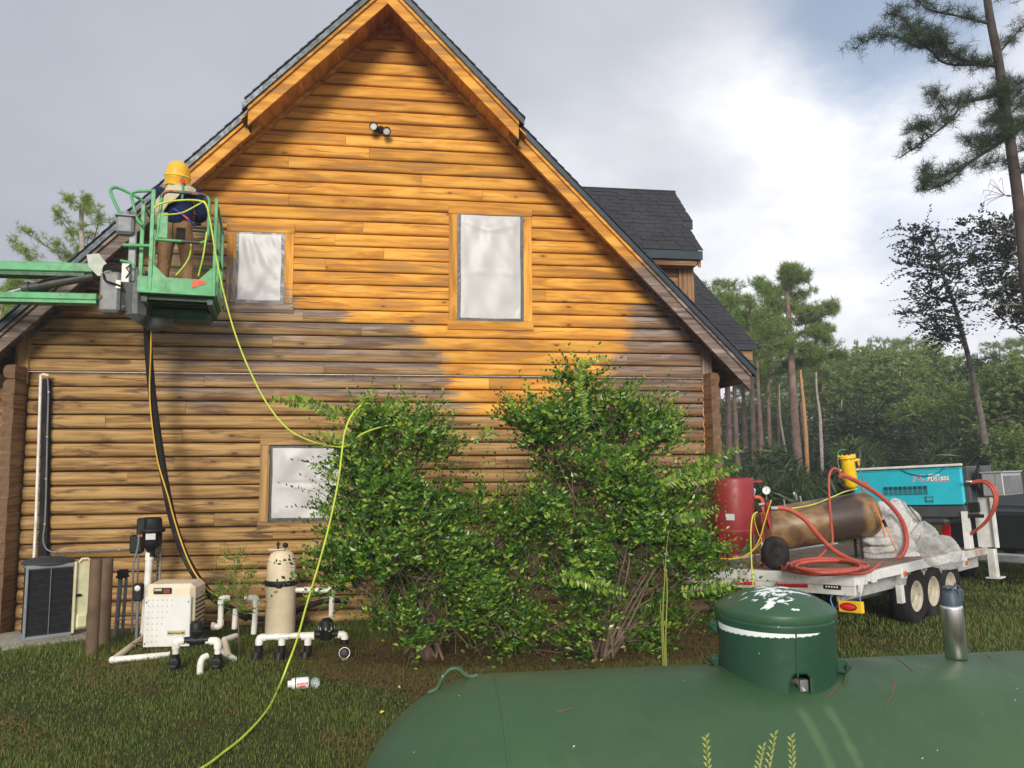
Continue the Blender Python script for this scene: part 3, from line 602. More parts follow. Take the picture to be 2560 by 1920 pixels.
# grass: blades as geometry
def clear_of(x, y):      # bare places
    bush = ((x - .9) / 3.2) ** 2 + ((y - 9.3) / 1.0) ** 2
    return bush
def grass_field(name, n, x0, x1, y0, y1, hmin, hmax, wd, mat, dens=None, seed=1, lean=.5):
    r = np.random.default_rng(seed); x = r.uniform(x0, x1, n); y = y0 + (y1 - y0) * r.uniform(0, 1, n) ** 1.35
    patch = np.sin(x * 1.9 + 1.3 * np.sin(y * 1.1)) * np.sin(y * 2.3 + 1.1 * np.sin(x * 1.3)) + .6 * np.sin(x * 5.1 + y * 3.3) * np.sin(y * 4.7 - x * 2.2)
    keep = r.uniform(0, 1, n) < np.clip(.80 + .35 * patch, .30, 1)
    bush = ((x - 1.95) / 2.4) ** 2 + ((y - 9.1) / .85) ** 2; keep &= (bush > 1) | (r.uniform(0, 1, n) < .10)
    keep &= ~((x > -4.95) & (x < 4.4) & (y > 10.85)) & ~((y > 11.2) & (x > -5.6) & (x < 4.6))
    x, y, patch = x[keep], y[keep], patch[keep]; m = len(x); z = .02 * np.sin(x * .7 + 1) * np.sin(y * .6) + .012 * np.sin(x * 2.1 + y * 1.3)
    tall = np.clip(1 - np.abs(y - 10.0) / 1.4, 0, 1) * (x < .2)
    h = r.uniform(hmin, hmax, m) * (1 + .3 * patch) * (1 + 1.6 * tall * r.uniform(0, 1, m)); a = r.uniform(0, 2 * np.pi, m); ln = r.uniform(.1, lean, m) * h * 2
    dx, dy = np.cos(a), np.sin(a); sx, sy = -dy * wd, dx * wd; w_ = wd * (1 + (y - y0) * .06)
    sx, sy = -dy * w_, dx * w_
    V = np.empty((m, 5, 3)); V[:, 0] = np.stack([x - sx, y - sy, z - .01], -1); V[:, 1] = np.stack([x + sx, y + sy, z - .01], -1)
    V[:, 2] = np.stack([x + sx * .8 + dx * ln * .35, y + sy * .8 + dy * ln * .35, z + h * .6], -1); V[:, 3] = np.stack([x - sx * .8 + dx * ln * .35, y - sy * .8 + dy * ln * .35, z + h * .6], -1)
    V[:, 4] = np.stack([x + dx * ln, y + dy * ln, z + h], -1)
    i = np.arange(m)[:, None] * 5; F = np.concatenate([i + [0, 1, 2], i + [0, 2, 3], i + [3, 2, 4]])
    return npmesh(name, V, F, mat)
M_GRASS = leafmat('grass_blades', (.055, .098, .013), (.145, .195, .030), (.24, .18, .06), rough=.55, trans=.25, psc=1.3, c3t=.58)
M_STRAW = leafmat('dry_straw', (.16, .075, .03), (.22, .13, .05), None, rough=.8, trans=.05)
g1 = grass_field('grass', 280000, -7.5, 4.2, 4.6, 12.5, .018, .042, .0024, M_GRASS); tag(g1, 'short rough lawn grass with brown patches', 'grass', kind='stuff')
g2 = grass_field('grass', 150000, 2.0, 17, 7.0, 19, .03, .06, .004, M_GRASS, seed=5); tag(g2, 'dull lawn grass under and beyond the white trailer', 'grass', kind='stuff')
def straw(n, seed):
    r = np.random.default_rng(seed); x = r.uniform(-6.5, 5.5, n); y = r.uniform(5.2, 10.8, n)
    pt = np.sin(x * 2.3 + 2 * np.sin(y * .9)) * np.sin(y * 1.9 + .7 * x); bush = ((x - 1.7) / 2.8) ** 2 + ((y - 8.8) / 1.5) ** 2
    keep = (pt > .45) & (r.uniform(0, 1, n) < .35) | (bush < 1); x, y = x[keep], y[keep]; m = len(x); a = r.uniform(0, np.pi, m); l = r.uniform(.03, .09, m); z = .012 + r.uniform(0, .03, m); w_ = .0022
    dx, dy = np.cos(a) * l, np.sin(a) * l; sx, sy = -np.sin(a) * w_, np.cos(a) * w_; zz = r.uniform(-.012, .02, m); g0 = .02 * np.sin(x * .7 + 1) * np.sin(y * .6) + .012 * np.sin(x * 2.1 + y * 1.3)
    V = np.stack([np.stack([x - dx - sx, y - dy - sy, g0 + z], -1), np.stack([x - dx + sx, y - dy + sy, g0 + z], -1), np.stack([x + dx + sx, y + dy + sy, g0 + z + zz], -1), np.stack([x + dx - sx, y + dy - sy, g0 + z + zz], -1)], 1)
    return npmesh('pine_straw', V, np.arange(m)[:, None] * 4 + [0, 1, 2, 3], M_STRAW)
tag(straw(60000, 3), 'brown fallen pine straw scattered over the lawn and under the bush', 'pine straw', kind='stuff')

# ------------------------------------------------------------------ green propane tank in the foreground
TY, TR, TZ = 2.87, .52, .848; TX0, TX1 = .33, 4.6
def tankmat(name, c, chip=None, worn=0., hi=.62):
    m, nt, p, out = newmat(name); g = N(nt, 'ShaderNodeNewGeometry'); P = g.outputs['Position']
    a = NOISE(nt, P, 1.6, 5, .6); b = NOISE(nt, P, 22, 5, .6)
    cc = MIX(nt, RANGE(nt, a, .35, .65), tuple(x * .92 for x in c), tuple(x * 1.1 for x in c)); cc = MIX(nt, MATH(nt, 'MULTIPLY', RANGE(nt, b, .50, .75), .12), cc, (.10, .13, .07))
    d = NOISE(nt, MAPV(nt, P, (1, 1, 1), (7, 3, 1)), 60, 2); cc = MIX(nt, RANGE(nt, d, .775, .785), cc, (.70, .72, .68))
    L(nt, cc, p.inputs['Base Color']); L(nt, RANGE(nt, NOISE(nt, P, 5, 5), .3, .7, .40, .60), p.inputs['Roughness']); p.inputs['Specular IOR Level'].default_value = .42
    bm = N(nt, 'ShaderNodeBump'); bm.inputs['Strength'].default_value = .12; bm.inputs['Distance'].default_value = .004; L(nt, NOISE(nt, P, 45, 4), bm.inputs['Height']); L(nt, bm.outputs[0], p.inputs['Normal'])
    return m, nt, p, cc, P
M_TANK, ntk, ptk, cck, Pk = tankmat('tank_green', (.029, .074, .029))
# two pale wash-down streaks run down the flank from the slot of the cover
sk = N(ntk, 'ShaderNodeSeparateXYZ'); L(ntk, Pk, sk.inputs[0]); drop = MATH(ntk, 'SUBTRACT', 1.31, sk.outputs[2]); stn = None
for x0_, wd_ in ((1.36, .030), (1.46, .026)):
    dx_ = MATH(ntk, 'ABSOLUTE', MATH(ntk, 'SUBTRACT', MATH(ntk, 'SUBTRACT', sk.outputs[0], x0_), MATH(ntk, 'MULTIPLY', drop, .12))); q_ = RANGE(ntk, MATH(ntk, 'ADD', dx_, MATH(ntk, 'MULTIPLY', MATH(ntk, 'SUBTRACT', NOISE(ntk, Pk, 14, 3), .5), .03)), 0., wd_, 1, 0); stn = q_ if stn is None else MATH(ntk, 'MAXIMUM', stn, q_)
stn = MATH(ntk, 'MULTIPLY', stn, MATH(ntk, 'MULTIPLY', RANGE(ntk, drop, .0, .03), RANGE(ntk, drop, .42, .10, 0, .30)))
chalk = MATH(ntk, 'MULTIPLY', RANGE(ntk, NOISE(ntk, MAPV(ntk, Pk, (.7, 1, 1)), 2.3, 5, .6), .42, .68), .22)
L(ntk, MIX(ntk, stn, MIX(ntk, MATH(ntk, 'MULTIPLY', chalk, .6), cck, (.075, .125, .06)), (.13, .19, .08)), ptk.inputs['Base Color'])
tank = thing('propane_tank', 'large dark green propane tank lying in the foreground with a domed valve cover', 'propane tank', loc=(TX0, TY, 0))
b = MB(); pr = [(TR * math.sin(math.pi / 2 * i / 16), -TR * .98 * math.cos(math.pi / 2 * i / 16)) for i in range(17)]
Lt = TX1 - TX0; pr = [(r_, z_) for r_, z_ in pr] + [(TR, z_) for z_ in np.linspace(.02, .42, 3)] + [(TR, z_) for z_ in np.linspace(.46, Lt, 22)] + [(TR * math.cos(math.pi / 2 * i / 14), Lt + TR * .98 * math.sin(math.pi / 2 * i / 14)) for i in range(1, 15)]
MX = Matrix.Translation((TX0, TY, TZ)) @ Matrix.Rotation(R(90), 4, 'Y')
b.lathe(pr, 72, MX); b.build('tank_shell', M_TANK, None)
sh = bpy.data.objects['tank_shell']; sh.parent = tank; sh.matrix_parent_inverse = Matrix.Translation((-TX0, -TY, 0))
def pin(o, par):
    o.parent = par; bpy.context.view_layer.update(); o.matrix_parent_inverse = par.matrix_world.inverted(); return o
def dent(x): return 0
pin(MB().lathe([(TR + .0005, -.006), (TR + .0035, -.003), (TR + .0035, .003), (TR + .0005, .006)], 72, MX).build('weld_seam', M_TANK), tank)
for x in (TX0 + .5, TX1 - .5):
    pin(MB().box((x, TY, .20), (.12, .7, .42), bev=.01).build('foot', M_TANK), tank); pin(MB().box((x, TY, .03), (.45, .9, .10), bev=.01).build('concrete_block', paint('block', (.3, .29, .27), .9, bump=.3)), tank)
def onT(x, a, h=0.): return Vector((x, TY - math.sin(a) * (TR + h), TZ + math.cos(a) * (TR + h)))
# lifting handle
hp = [Vector((-.075, 2.98, 1.18)), Vector((-.03, 2.975, 1.215)), Vector((.01, 2.97, 1.285)), Vector((.055, 2.965, 1.345)), Vector((.105, 2.96, 1.362)), Vector((.16, 2.955, 1.345)), Vector((.20, 2.95, 1.335)), Vector((.25, 2.95, 1.352))]
hp = [at(1072, 1732, 2.93), at(1092, 1721, 2.93), at(1106, 1695, 2.93), at(1125, 1674, 2.93), at(1145, 1673, 2.93), at(1160, 1686, 2.93), at(1176, 1692, 2.93), at(1194, 1688, 2.93)]
pin(MB().tube(smooth_path(hp, 5), .0085, 12).build('lifting_handle', M_TANK), tank)
# domed valve cover
DX, DR = 1.415, .213; DZb, DZr = 1.12, 1.572
dome = thing('valve_cover', None, None); dome.parent = tank; dome.matrix_parent_inverse = Matrix.Translation((-TX0, -TY, 0)); dome.location = (DX, TY, 0)
M_DOME, nt, p, cc, P = tankmat('cover_green', (.014, .058, .030))
sp_ = N(nt, 'ShaderNodeSeparateXYZ'); L(nt, P, sp_.inputs[0]); M_LID, nt2, p2, cc2, P2 = tankmat('lid_green', (.026, .078, .036))
# lid: paint worn through to white on the crown
dv = N(nt2, 'ShaderNodeVectorMath', operation='DISTANCE'); L(nt2, P2, dv.inputs[0]); dv.inputs[1].default_value = (DX - .02, TY - .03, DZr + .10)
wn = NOISE(nt2, MAPV(nt2, P2, (1, 1.8, 1)), 17, 7, .62, .3); wn2 = MATH(nt2, 'SUBTRACT', wn, MATH(nt2, 'MULTIPLY', dv.outputs['Value'], 1.35))
dv2 = N(nt2, 'ShaderNodeVectorMath', operation='DISTANCE'); L(nt2, P2, dv2.inputs[0]); dv2.inputs[1].default_value = (DX + .14, TY + .05, DZr + .05)
fl_ = MATH(nt2, 'MAXIMUM', RANGE(nt2, wn2, .43, .438), RANGE(nt2, MATH(nt2, 'SUBTRACT', wn, MATH(nt2, 'MULTIPLY', dv2.outputs['Value'], 1.6)), .47, .48))
L(nt2, MIX(nt2, fl_, cc2, (.72, .76, .74)), p2.inputs['Base Color'])
sr = 40; b = MB(); prof = [(DR, DZb), (DR, DZr - .055), (DR, DZr - .03)]
# skirt with a round-headed hose slot at the front right
V = []; F = []; na = 160; nzz = 50; slot = R(-95); 
for j in range(nzz + 1):
    for i in range(na):
        a = 2 * math.pi * i / na; z = DZb + (DZr - .012 - DZb) * j / nzz; V.append((DR * math.cos(a), DR * math.sin(a), z))
def inslot(a, z):
    d = (a - slot + math.pi) % (2 * math.pi) - math.pi; u = d * DR; return abs(u) < .038 and (z < 1.358 or u * u + (z - 1.358) ** 2 < .038 ** 2)
for j in range(nzz):
    for i in range(na):
        k = (i + 1) % na; a = 2 * math.pi * (i + .5) / na; z = DZb + (DZr - .012 - DZb) * (j + .5) / nzz
        if not inslot(a, z): F.append((j * na + i, j * na + k, (j + 1) * na + k, (j + 1) * na + i))
o = npmesh('cover_skirt', V, F, M_DOME, dome, True); md = o.modifiers.new('solid', 'SOLIDIFY'); md.thickness = .004
# painted-over band of bare white below the rim, ragged at its lower edge
V = []; F = []; nb_ = 160
for i in range(nb_ + 1):
    t = i / nb_; a = R(-204) + R(132) * t; wdt = .024 * min(1, 9 * t) * (1 - t) ** .45 + .002 * math.sin(i * 1.9) + .0015 * math.sin(i * .7)
    zt = DZr - .040; V += [(DR * 1.006 * math.cos(a), DR * 1.006 * math.sin(a), zt), (DR * 1.006 * math.cos(a), DR * 1.006 * math.sin(a), zt - max(.001, wdt))]
    if i: q = 2 * i; F.append((q - 2, q - 1, q + 1, q))
npmesh('bare_band', V, F, paint('bare_white', (.74, .78, .76), .5, var=.05), dome, True)
lid = MB().lathe([(DR + .009, DZr - .038), (DR + .012, DZr - .034), (DR + .012, DZr + .004), (DR + .010, DZr + .012)] + [((DR + .010) * (1 - i / 16), DZr + .012 + .075 * (1 - (1 - i / 16) ** 2.1)) for i in range(1, 17)], 64).build('cover_lid', M_LID, dome)
lid.rotation_euler = (R(-1.2), R(.5), 0)
MB().box((DR * 1.006 * math.cos(R(-98)), DR * 1.006 * math.sin(R(-98)), 1.465), (.006, .004, .16), rz=R(-8)).build('skirt_seam', M_DOME, dome)
for a, z in ((R(-206), 1.50), (R(-204), 1.37), (R(-27), 1.385)):
    q = MB(); cx_, cy_ = (DR + .014) * math.cos(a), (DR + .014) * math.sin(a)
    q.box((cx_, cy_, z), (.04, .03, .05), rz=a, bev=.006).tube([(cx_ * 1.05, cy_ - .03, z), (cx_ * 1.05, cy_ + .03, z)], .012, 8).build('hinge_lug', M_DOME, dome)
q = MB(); q.tube([(-.03, -.12, 1.34), (-.01, -.18, 1.36), (0.0, -.20, 1.33)], .012, 8); q.box((-.0, -.19, 1.35), (.03, .02, .04)).lathe([(0, 1.2), (.05, 1.2), (.05, 1.40), (.02, 1.44), (0, 1.44)], 14); q.build('valve', M_STEEL, dome)
# leaked wash stains run down the flank of the tank below the slot (raised dried residue, very thin)
# stainless bottle standing on the tank
M_INOX, nti, pi_, oi_ = newmat('brushed_stainless'); tci = N(nti, 'ShaderNodeTexCoord'); L(nti, MIX(nti, RANGE(nti, NOISE(nti, MAPV(nti, tci.outputs['Object'], (60, 60, 2)), 3, 4), .3, .7), (.55, .53, .50), (.75, .73, .70)), pi_.inputs['Base Color']); pi_.inputs['Metallic'].default_value = 1; pi_.inputs['Roughness'].default_value = .32; pi_.inputs['Anisotropic'].default_value = .6
M_CAP = paint('slate_blue_plastic', (.05, .075, .10), .45)
bp = Vector((2.165, TY - .0, TZ + TR + .001)); bot = thing('insulated_bottle', 'brushed stainless insulated bottle with blue-grey flip lid standing on the green tank', 'bottle', loc=bp); bot.rotation_euler = (R(-1), R(-2.5), R(20)); bot.scale = (.88, .88, .95)
MB().lathe([(0, 0), (.043, 0), (.0455, .003), (.0455, .016), (.0465, .018), (.0465, .205), (.044, .215), (0, .215)], 36).build('body', M_INOX, bot)
MB().lathe([(.0435, .214), (.0425, .236), (.034, .264), (.028, .275), (0, .278)], 28).build('lid', M_CAP, bot)
MB().box((.018, -.030, .255), (.034, .03, .055), bev=.006).box((-.012, 0, .288), (.05, .03, .016), bev=.005).tube([(.0, -.012, .275), (.018, -.018, .300), (.038, -.02, .285), (.042, -.024, .24)], .006, 8).build('carry_handle', M_CAP, bot)
# pine needles lying on the tank
M_NEEDLE = paint('rust_needle', (.30, .09, .04), .7)
def needle(pts, lab):
    q = []
    for px, py in pts:
        d = ray(px, py); oc = EYE - Vector((0, TY, TZ)); A = d.y ** 2 + d.z ** 2; B = 2 * (d.y * (EYE.y - TY) + d.z * (EYE.z - TZ)); Cc = (EYE.y - TY) ** 2 + (EYE.z - TZ) ** 2 - (TR + .002) ** 2
        D_ = B * B - 4 * A * Cc
        if D_ < 0: continue
        q.append(EYE + d * ((-B - math.sqrt(D_)) / (2 * A)))
    if len(q) > 1: tag(MB().tube(q, .0011, 5).build('pine_needle', M_NEEDLE, loc=q[0]), lab, 'pine needle', 'pine needles on the green tank')
needle([(2238, 1705), (2228, 1740), (2214, 1766)], 'long rust-red pine needle standing out steeply on the flank of the green tank')
needle([(2239, 1645), (2262, 1660), (2284, 1679)], 'pine needle slanting down on the tank crest left of the steel bottle')
needle([(2111, 1671), (2114, 1690), (2112, 1712)], 'pine needle beside the right foot of the green valve cover')
needle([(2100, 1708), (2085, 1725), (2070, 1742)], 'faint pine needle low right of the valve cover slot')
needle([(1595, 1690), (1605, 1680), (1612, 1671)], 'short pine needle near the tank top left of the valve cover')
needle([(2465, 1636), (2478, 1646)], 'short pine needle on the tank right of the steel bottle')
needle([(1393, 1780), (1412, 1776), (1430, 1770)], 'small brown pine needle alone on the left flank of the tank')

# ------------------------------------------------------------------ air conditioner
M_FIN = paint('fin_black', (.006, .007, .010), .8); M_GRILL = paint('grille_grey', (.24, .25, .27), .5, .2); M_CREAM = paint('cream_panel', (.68, .66, .42), .45, dirt=.25, dirtcol=(.3, .25, .12), dsc=3)
ac = thing('air_conditioner', 'dark air conditioner unit with cream side panel at the left foot of the log wall', 'air conditioner')
c0 = at(178, 1583, 10.42); c0.z = .05; ex = (at(66, 1590, 10.18) - c0); ex.z = 0; ex.normalize(); ey = Vector((-ex.y, ex.x, 0)); ey = ey if ey.y > 0 else -ey
AW, AD, AH = .50, .50, .86
def acM(u, v, z): return c0 + ex * u + ey * v + Vector((0, 0, z))
MA = Matrix(((ex.x, ey.x, 0, c0.x), (ex.y, ey.y, 0, c0.y), (0, 0, 1, c0.z), (0, 0, 0, 1)))
MB().box((AW / 2, AD / 2, .43), (AW - .05, AD - .05, .80), M=MA).build('coil', M_FIN, ac)
q = MB()
for i in range(9): q.box((AW / 2, .006, .05 + i * .095), (AW - .02, .006, .004), M=MA).box((AW - .006, AD / 2, .05 + i * .095), (.006, AD, .004), M=MA)
for i in range(40): q.box((.02 + i * (AW - .04) / 39, .010, .43), (.0015, .004, .79), M=MA)
q.build('wire_guard', paint('guard_wire', (.030, .033, .040), .8), ac)
MB().box((AW / 2, .002, .43), (.006, .008, .8), M=MA).build('guard_bar', M_GRILL, ac)
MB().box((AW / 2, AD / 2, .845), (AW + .02, AD + .02, .05), M=MA, bev=.015).box((AW / 2, AD / 2, .01), (AW + .02, AD + .02, .05), M=MA, bev=.012).box((AW - .0, .0, .43), (.03, .03, .82), M=MA, bev=.005).build('case_frame', M_GRILL, ac)
q = MB(); Mt = MA @ Matrix.Translation((AW / 2, AD / 2, .87))
q.lathe([(.30, 0), (.27, .035), (.18, .06), (.05, .07), (0, .07)], 32, Mt); q.build('fan_dome', paint('fan_dark', (.03, .033, .037), .7), ac); q = MB()
for i in range(7): q.lathe([(.06 + .035 * i, .074 - .0011 * i * i), (.066 + .035 * i, .074 - .0011 * i * i)], 28, Mt)
q.build('fan_guard', M_GRILL, ac)
pd = (at(213, 1575, 10.52) - c0); pd.z = 0; pdn = pd.normalized(); pM = Matrix(((pdn.x, -pdn.y, 0, c0.x), (pdn.y, pdn.x, 0, c0.y), (0, 0, 1, c0.z), (0, 0, 0, 1)))
MB().box((.11, .03, .46), (.19, .04, .82), M=pM, bev=.006).build('access_panel', M_CREAM, ac); MB().box((.012, .0, .45), (.022, .05, .86), M=pM, bev=.004).build('panel_edge', M_CREAM, ac); MB().box((.11, .0, .15), (.13, .05, .17), M=pM, bev=.02).build('disconnect_cover', M_CREAM, ac)
MB().box((.05, -.008, .47), (.08, .02, .03), M=pM, bev=.004).build('latch', M_BLACK, ac); MB().tube([pM @ Vector((.05, 0, .87)), pM @ Vector((.08, .0, .91)), pM @ Vector((.15, .0, .91)), pM @ Vector((.18, 0, .88))], .014, 6).build('lifting_lip', M_CREAM, ac)
MB().box((AW / 2, AD / 2, -.06), (.95, .95, .1), M=MA).build('pad', paint('pad', (.35, .32, .26), .9), ac)

M_POST = paint('weathered_timber', (.135, .085, .05), .85, var=.3, dirt=.6, dirtcol=(.07, .05, .035), sc=3, bump=.5)
def post(px, pyb, pyt, Y, r, lab):
    p0 = atz(px, pyb, 0); 
    if Y: p0 = at(px, pyb, Y); p0.z = 0
    top = at(px, pyt, p0.y); tag(MB().tube([(p0.x, p0.y, -.1), (p0.x, p0.y, top.z * .5), (p0.x, p0.y, top.z)], [r, r * .98, r * .95], 14).build('timber_post', M_POST, loc=(p0.x, p0.y, 0)), lab, 'post', 'round timber posts by the air conditioner')
post(229, 1640, 1398, None, .066, 'nearer round weathered post in front, just right of the air conditioner'); post(258, 1600, 1396, 9.95, .075, 'farther round weathered post in shade behind the nearer one')

# ------------------------------------------------------------------ pipes up the log wall at the left
lineset = thing('wall_pipe_chase', 'white vertical pipe with black insulated line running up the left end of the log wall', 'pipe'); Yp = 10.86
MB().tube([at(102, 940, Yp), at(97, 1100, Yp), at(90, 1300, Yp), at(84, 1420, Yp)], .019, 10).build('white_pipe', M_PVC, lineset)
a_, b_ = at(114, 948, Yp + .02), at(107, 1420, Yp + .02); MB().add([(a_.x - .035, a_.y - .02, a_.z), (a_.x + .045, a_.y - .02, a_.z), (b_.x + .055, b_.y - .02, b_.z), (b_.x - .045, b_.y - .02, b_.z), (a_.x - .035, a_.y + .07, a_.z), (a_.x + .045, a_.y + .07, a_.z), (b_.x + .055, b_.y + .07, b_.z), (b_.x - .045, b_.y + .07, b_.z)], [(0, 3, 2, 1), (0, 1, 5, 4), (1, 2, 6, 5), (0, 4, 7, 3)]).build('black_insulation', M_RUBBER, lineset)
MB().tube([at(101, 940, Yp), at(108, 936, Yp - .01), at(122, 939, Yp)], .02, 8).build('elbow', M_BEIGE, lineset)
cd = thing('wall_conduit', 'grey flexible conduit clipped down the logs and along to the black box', 'conduit')
pth = [(119, 944), (121, 985), (119, 1060), (117, 1150), (115, 1240), (112, 1310), (108, 1345), (113, 1368), (128, 1379), (150, 1380), (220, 1377), (330, 1372)]
MB().tube(smooth_path([at(x, y, Yp - .005) for x, y in pth], 4), .0115, 8).build('flexible_tube', M_GREYPVC, cd)
for x, y in ((122, 980), (118, 1092), (115, 1197), (112, 1310), (138, 1380), (219, 1377), (298, 1374)):
    MB().box(at(x, y, Yp - .012), (.03, .02, .018), bev=.004).build('clip', M_STEEL, cd)

# ------------------------------------------------------------------ pool equipment
heater = thing('pool_heater', 'cream pool heater cabinet with dotted white front panel', 'pool heater')
h0 = atz(480, 1622, .03); hl = atz(352, 1625, .03); exh = (hl - h0); HW = exh.length; exh.normalize(); eyh = Vector((exh.y, -exh.x, 0)); eyh = eyh if eyh.y > 0 else -eyh
hM = Matrix(((exh.x, eyh.x, 0, h0.x), (exh.y, eyh.y, 0, h0.y), (0, 0, 1, .04), (0, 0, 0, 1)))
HH = .70; M_CASE = paint('heater_cream', (.72, .62, .46), .45, dirt=.2, dirtcol=(.45, .33, .2), var=.06); M_HFRONT = paint('heater_white', (.66, .66, .61), .42, dirt=.15, dirtcol=(.4, .36, .3), var=.05)
MB().box((HW / 2, .235, HH / 2 + .03), (HW, .45, HH - .03), M=hM, bev=.05).build('cabinet', M_CASE, heater)
MB().box((HW / 2, -.006, .30), (HW - .05, .02, .56), M=hM, bev=.006).build('front_panel', M_HFRONT, heater)
q = MB()
V = []; ns = 14
for i in range(ns + 1):
    t = i / ns; z = .03 + .54 * t; xx = HW - .03 - (.13 + .10 * t - .13 * math.sin(math.pi * t * .5)); V.append((xx, z))
poly = [(.035, .032), (.035, .568)] + [(x, z) for x, z in V[::-1]]
q.prism(poly, -.0185, -.0165, M=hM); q.build('smooth_inset', paint('heater_inset', (.70, .70, .67), .38, var=.04), heater)
q = MB()
for r_ in range(8):
    for c_ in range(6 if r_ < 2 else 5 if r_ < 3 else 4 if r_ < 5 else 3): q.lathe([(0, .003), (.007, .003), (.009, 0)], 8, hM @ Matrix.Translation((HW - .07 - c_ * .052, -.017, .545 - r_ * .066)) @ Matrix.Rotation(R(90), 4, 'X'))
tag(q.build('dimples', paint('dimple_grey', (.42, .42, .39), .5), heater), kind='stuff')
for u, z in ((.05, .52), (HW - .05, .52), (HW - .045, .06), (.05, .06)): MB().lathe([(0, .004), (.008, .003), (.009, 0)], 10, hM @ Matrix.Translation((u, -.017, z)) @ Matrix.Rotation(R(90), 4, 'X')).build('screw', M_BLACK, heater)
q = MB()
for i in range(8):
    for c_ in range(3): q.box((-.003, .12 + c_ * .12, .18 + i * .05), (.012, .10, .012), M=hM)
q.build('side_louver', M_DARK, heater)
MB().box((HW * .62, -.002, HH - .055), (.20, .016, .07), M=hM, bev=.01).build('control_bezel', M_BLACK, heater); MB().box((HW * .62 + .045, -.013, HH - .04), (.08, .006, .026), M=hM).build('display', paint('display_grey', (.50, .50, .40), .3), heater); MB().box((HW * .62 - .05, -.013, HH - .055), (.07, .006, .05), M=hM).build('button_pad', paint('button_red', (.20, .04, .035), .4), heater)
MB().box((.145, -.018, .125), (.205, .006, .055), M=hM @ Matrix.Translation((.03, 0, .05)), bev=.002).build('name_plate', paint('plate_gold', (.50, .46, .26), .4, .2), heater)
TM = hM @ Matrix.Translation((.175, -.0225, .173)) @ Matrix(((-1, 0, 0, 0), (0, 0, -1, 0), (0, 1, 0, 0), (0, 0, 0, 1)))
text_obj('MasterTemp 400', .026, M_BLACK, TM, 'lettering', None, bold=.0006); pin(bpy.data.objects['lettering'], heater)

M_ORANGE = paint('orange_label', (.85, .25, .02), .4); M_LABEL = paint('silver_label', (.55, .56, .55), .35)
bl = thing('air_blower', 'black pool air blower on a white pipe behind the heater', 'blower'); Yb = 10.3; bc = at(379, 1330, Yb)
px_m = lambda n: n * Yb * 1.03 / FPX
MB().lathe([(.050, -.30), (.050, -.23), (.075, -.19), (.115, -.17), (.125, -.12), (.125, .0), (.155, .0), (.16, .02), (.155, .04), (.125, .05), (.115, .16), (.10, .18), (0, .185)], 28, Matrix.Translation((bc.x, bc.y, bc.z))).build('motor_housing', M_BLACK, bl)
MB().box((bc.x - .09, bc.y - .08, bc.z + .08), (.10, .10, .20), bev=.01).build('switch_box', M_BLACK, bl)
MB().box((bc.x - .10, bc.y - .112, bc.z - .02), (.05, .01, .055)).build('warning_label', M_ORANGE, bl); MB().box((bc.x + .03, bc.y - .128, bc.z - .045), (.115, .006, .075)).build('rating_label', M_LABEL, bl)
MB().tube([(bc.x - .01, bc.y, bc.z - .24), (bc.x - .03, bc.y, .4), (bc.x - .045, bc.y, 0)], .045, 14).build('white_riser', M_PVC, bl); MB().tube([(bc.x - .01, bc.y, bc.z - .25), (bc.x - .014, bc.y, bc.z - .34)], .052, 14).build('coupling', M_PVC, bl)
MB().tube(smooth_path([(bc.x - .10, bc.y - .14, bc.z - .02), (bc.x - .11, bc.y - .15, bc.z - .18), (bc.x - .15, bc.y - .15, bc.z - .38), (bc.x - .145, bc.y - .15, bc.z - .6), (bc.x - .15, bc.y - .1, .1)], 4), .012, 8).build('flexible_tube', M_GREYPVC, bl)
st = at(398, 1400, 10.5); sb = MB(); sb.box((st.x, st.y, .55), (.045, .03, 1.35)); 
tag(sb.build('slotted_strut', M_STEEL, loc=(st.x, st.y, 0)), 'grey slotted steel strut standing behind the black blower', 'strut')
sl_ = bpy.data.objects['slotted_strut']
for i in range(16): o = MB().box((-.008, -.016, .3 + i * .055), (.012, .004, .028)).build('slot', M_DARK, sl_)
jb = at(343, 1360, 10.45); t_ = thing('junction_box', 'black junction box beside the blower at the end of the grey conduit', 'junction box', loc=(jb.x, jb.y, 0)); MB().box((0, 0, jb.z), (.16, .10, .23), bev=.02).build('box', M_BLACK, t_); MB().tube([(.02, 0, jb.z - .11), (.03, 0, .1), (.03, 0, 0)], .011, 8).build('conduit', M_GREYPVC, t_)
db = at(346, 1480, 10.0); t_ = thing('actuator_box', 'small black box with white round dial left of the pool heater', 'switch box', loc=(db.x, db.y, 0)); MB().box((0, 0, db.z), (.11, .09, .20), bev=.015).build('box', M_BLACK, t_); MB().lathe([(0, .004), (.032, .004), (.034, 0)], 20, Matrix.Translation((.0, -.046, db.z + .05)) @ Matrix.Rotation(R(90), 4, 'X')).build('dial', paint('dial_white', (.65, .65, .6), .4), t_); MB().tube([(0, 0, db.z - .09), (0, 0, 0)], .02, 8).build('stem', M_GREYPVC, t_)
cp = at(304, 1432, 10.3); t_ = thing('capped_conduits', 'pair of grey conduits under a black cap between posts and heater', 'conduit', loc=(cp.x, cp.y, 0))
MB().box((.015, 0, cp.z), (.11, .10, .08), bev=.012).box((.015, 0, cp.z - .045), (.13, .11, .03), bev=.008).build('cap', M_BLACK, t_); MB().tube([(-.01, 0, cp.z - .05), (-.035, 0, 0)], .028, 12).build('conduit', M_GREYPVC, t_); MB().tube([(.055, .01, cp.z - .07), (.03, .02, 0)], .020, 10).build('conduit', M_GREYPVC, t_)
MB().tube([(-.02, -.03, .24), (.25, -.03, .26)], .009, 8).build('cross_tube', M_STEEL, t_)

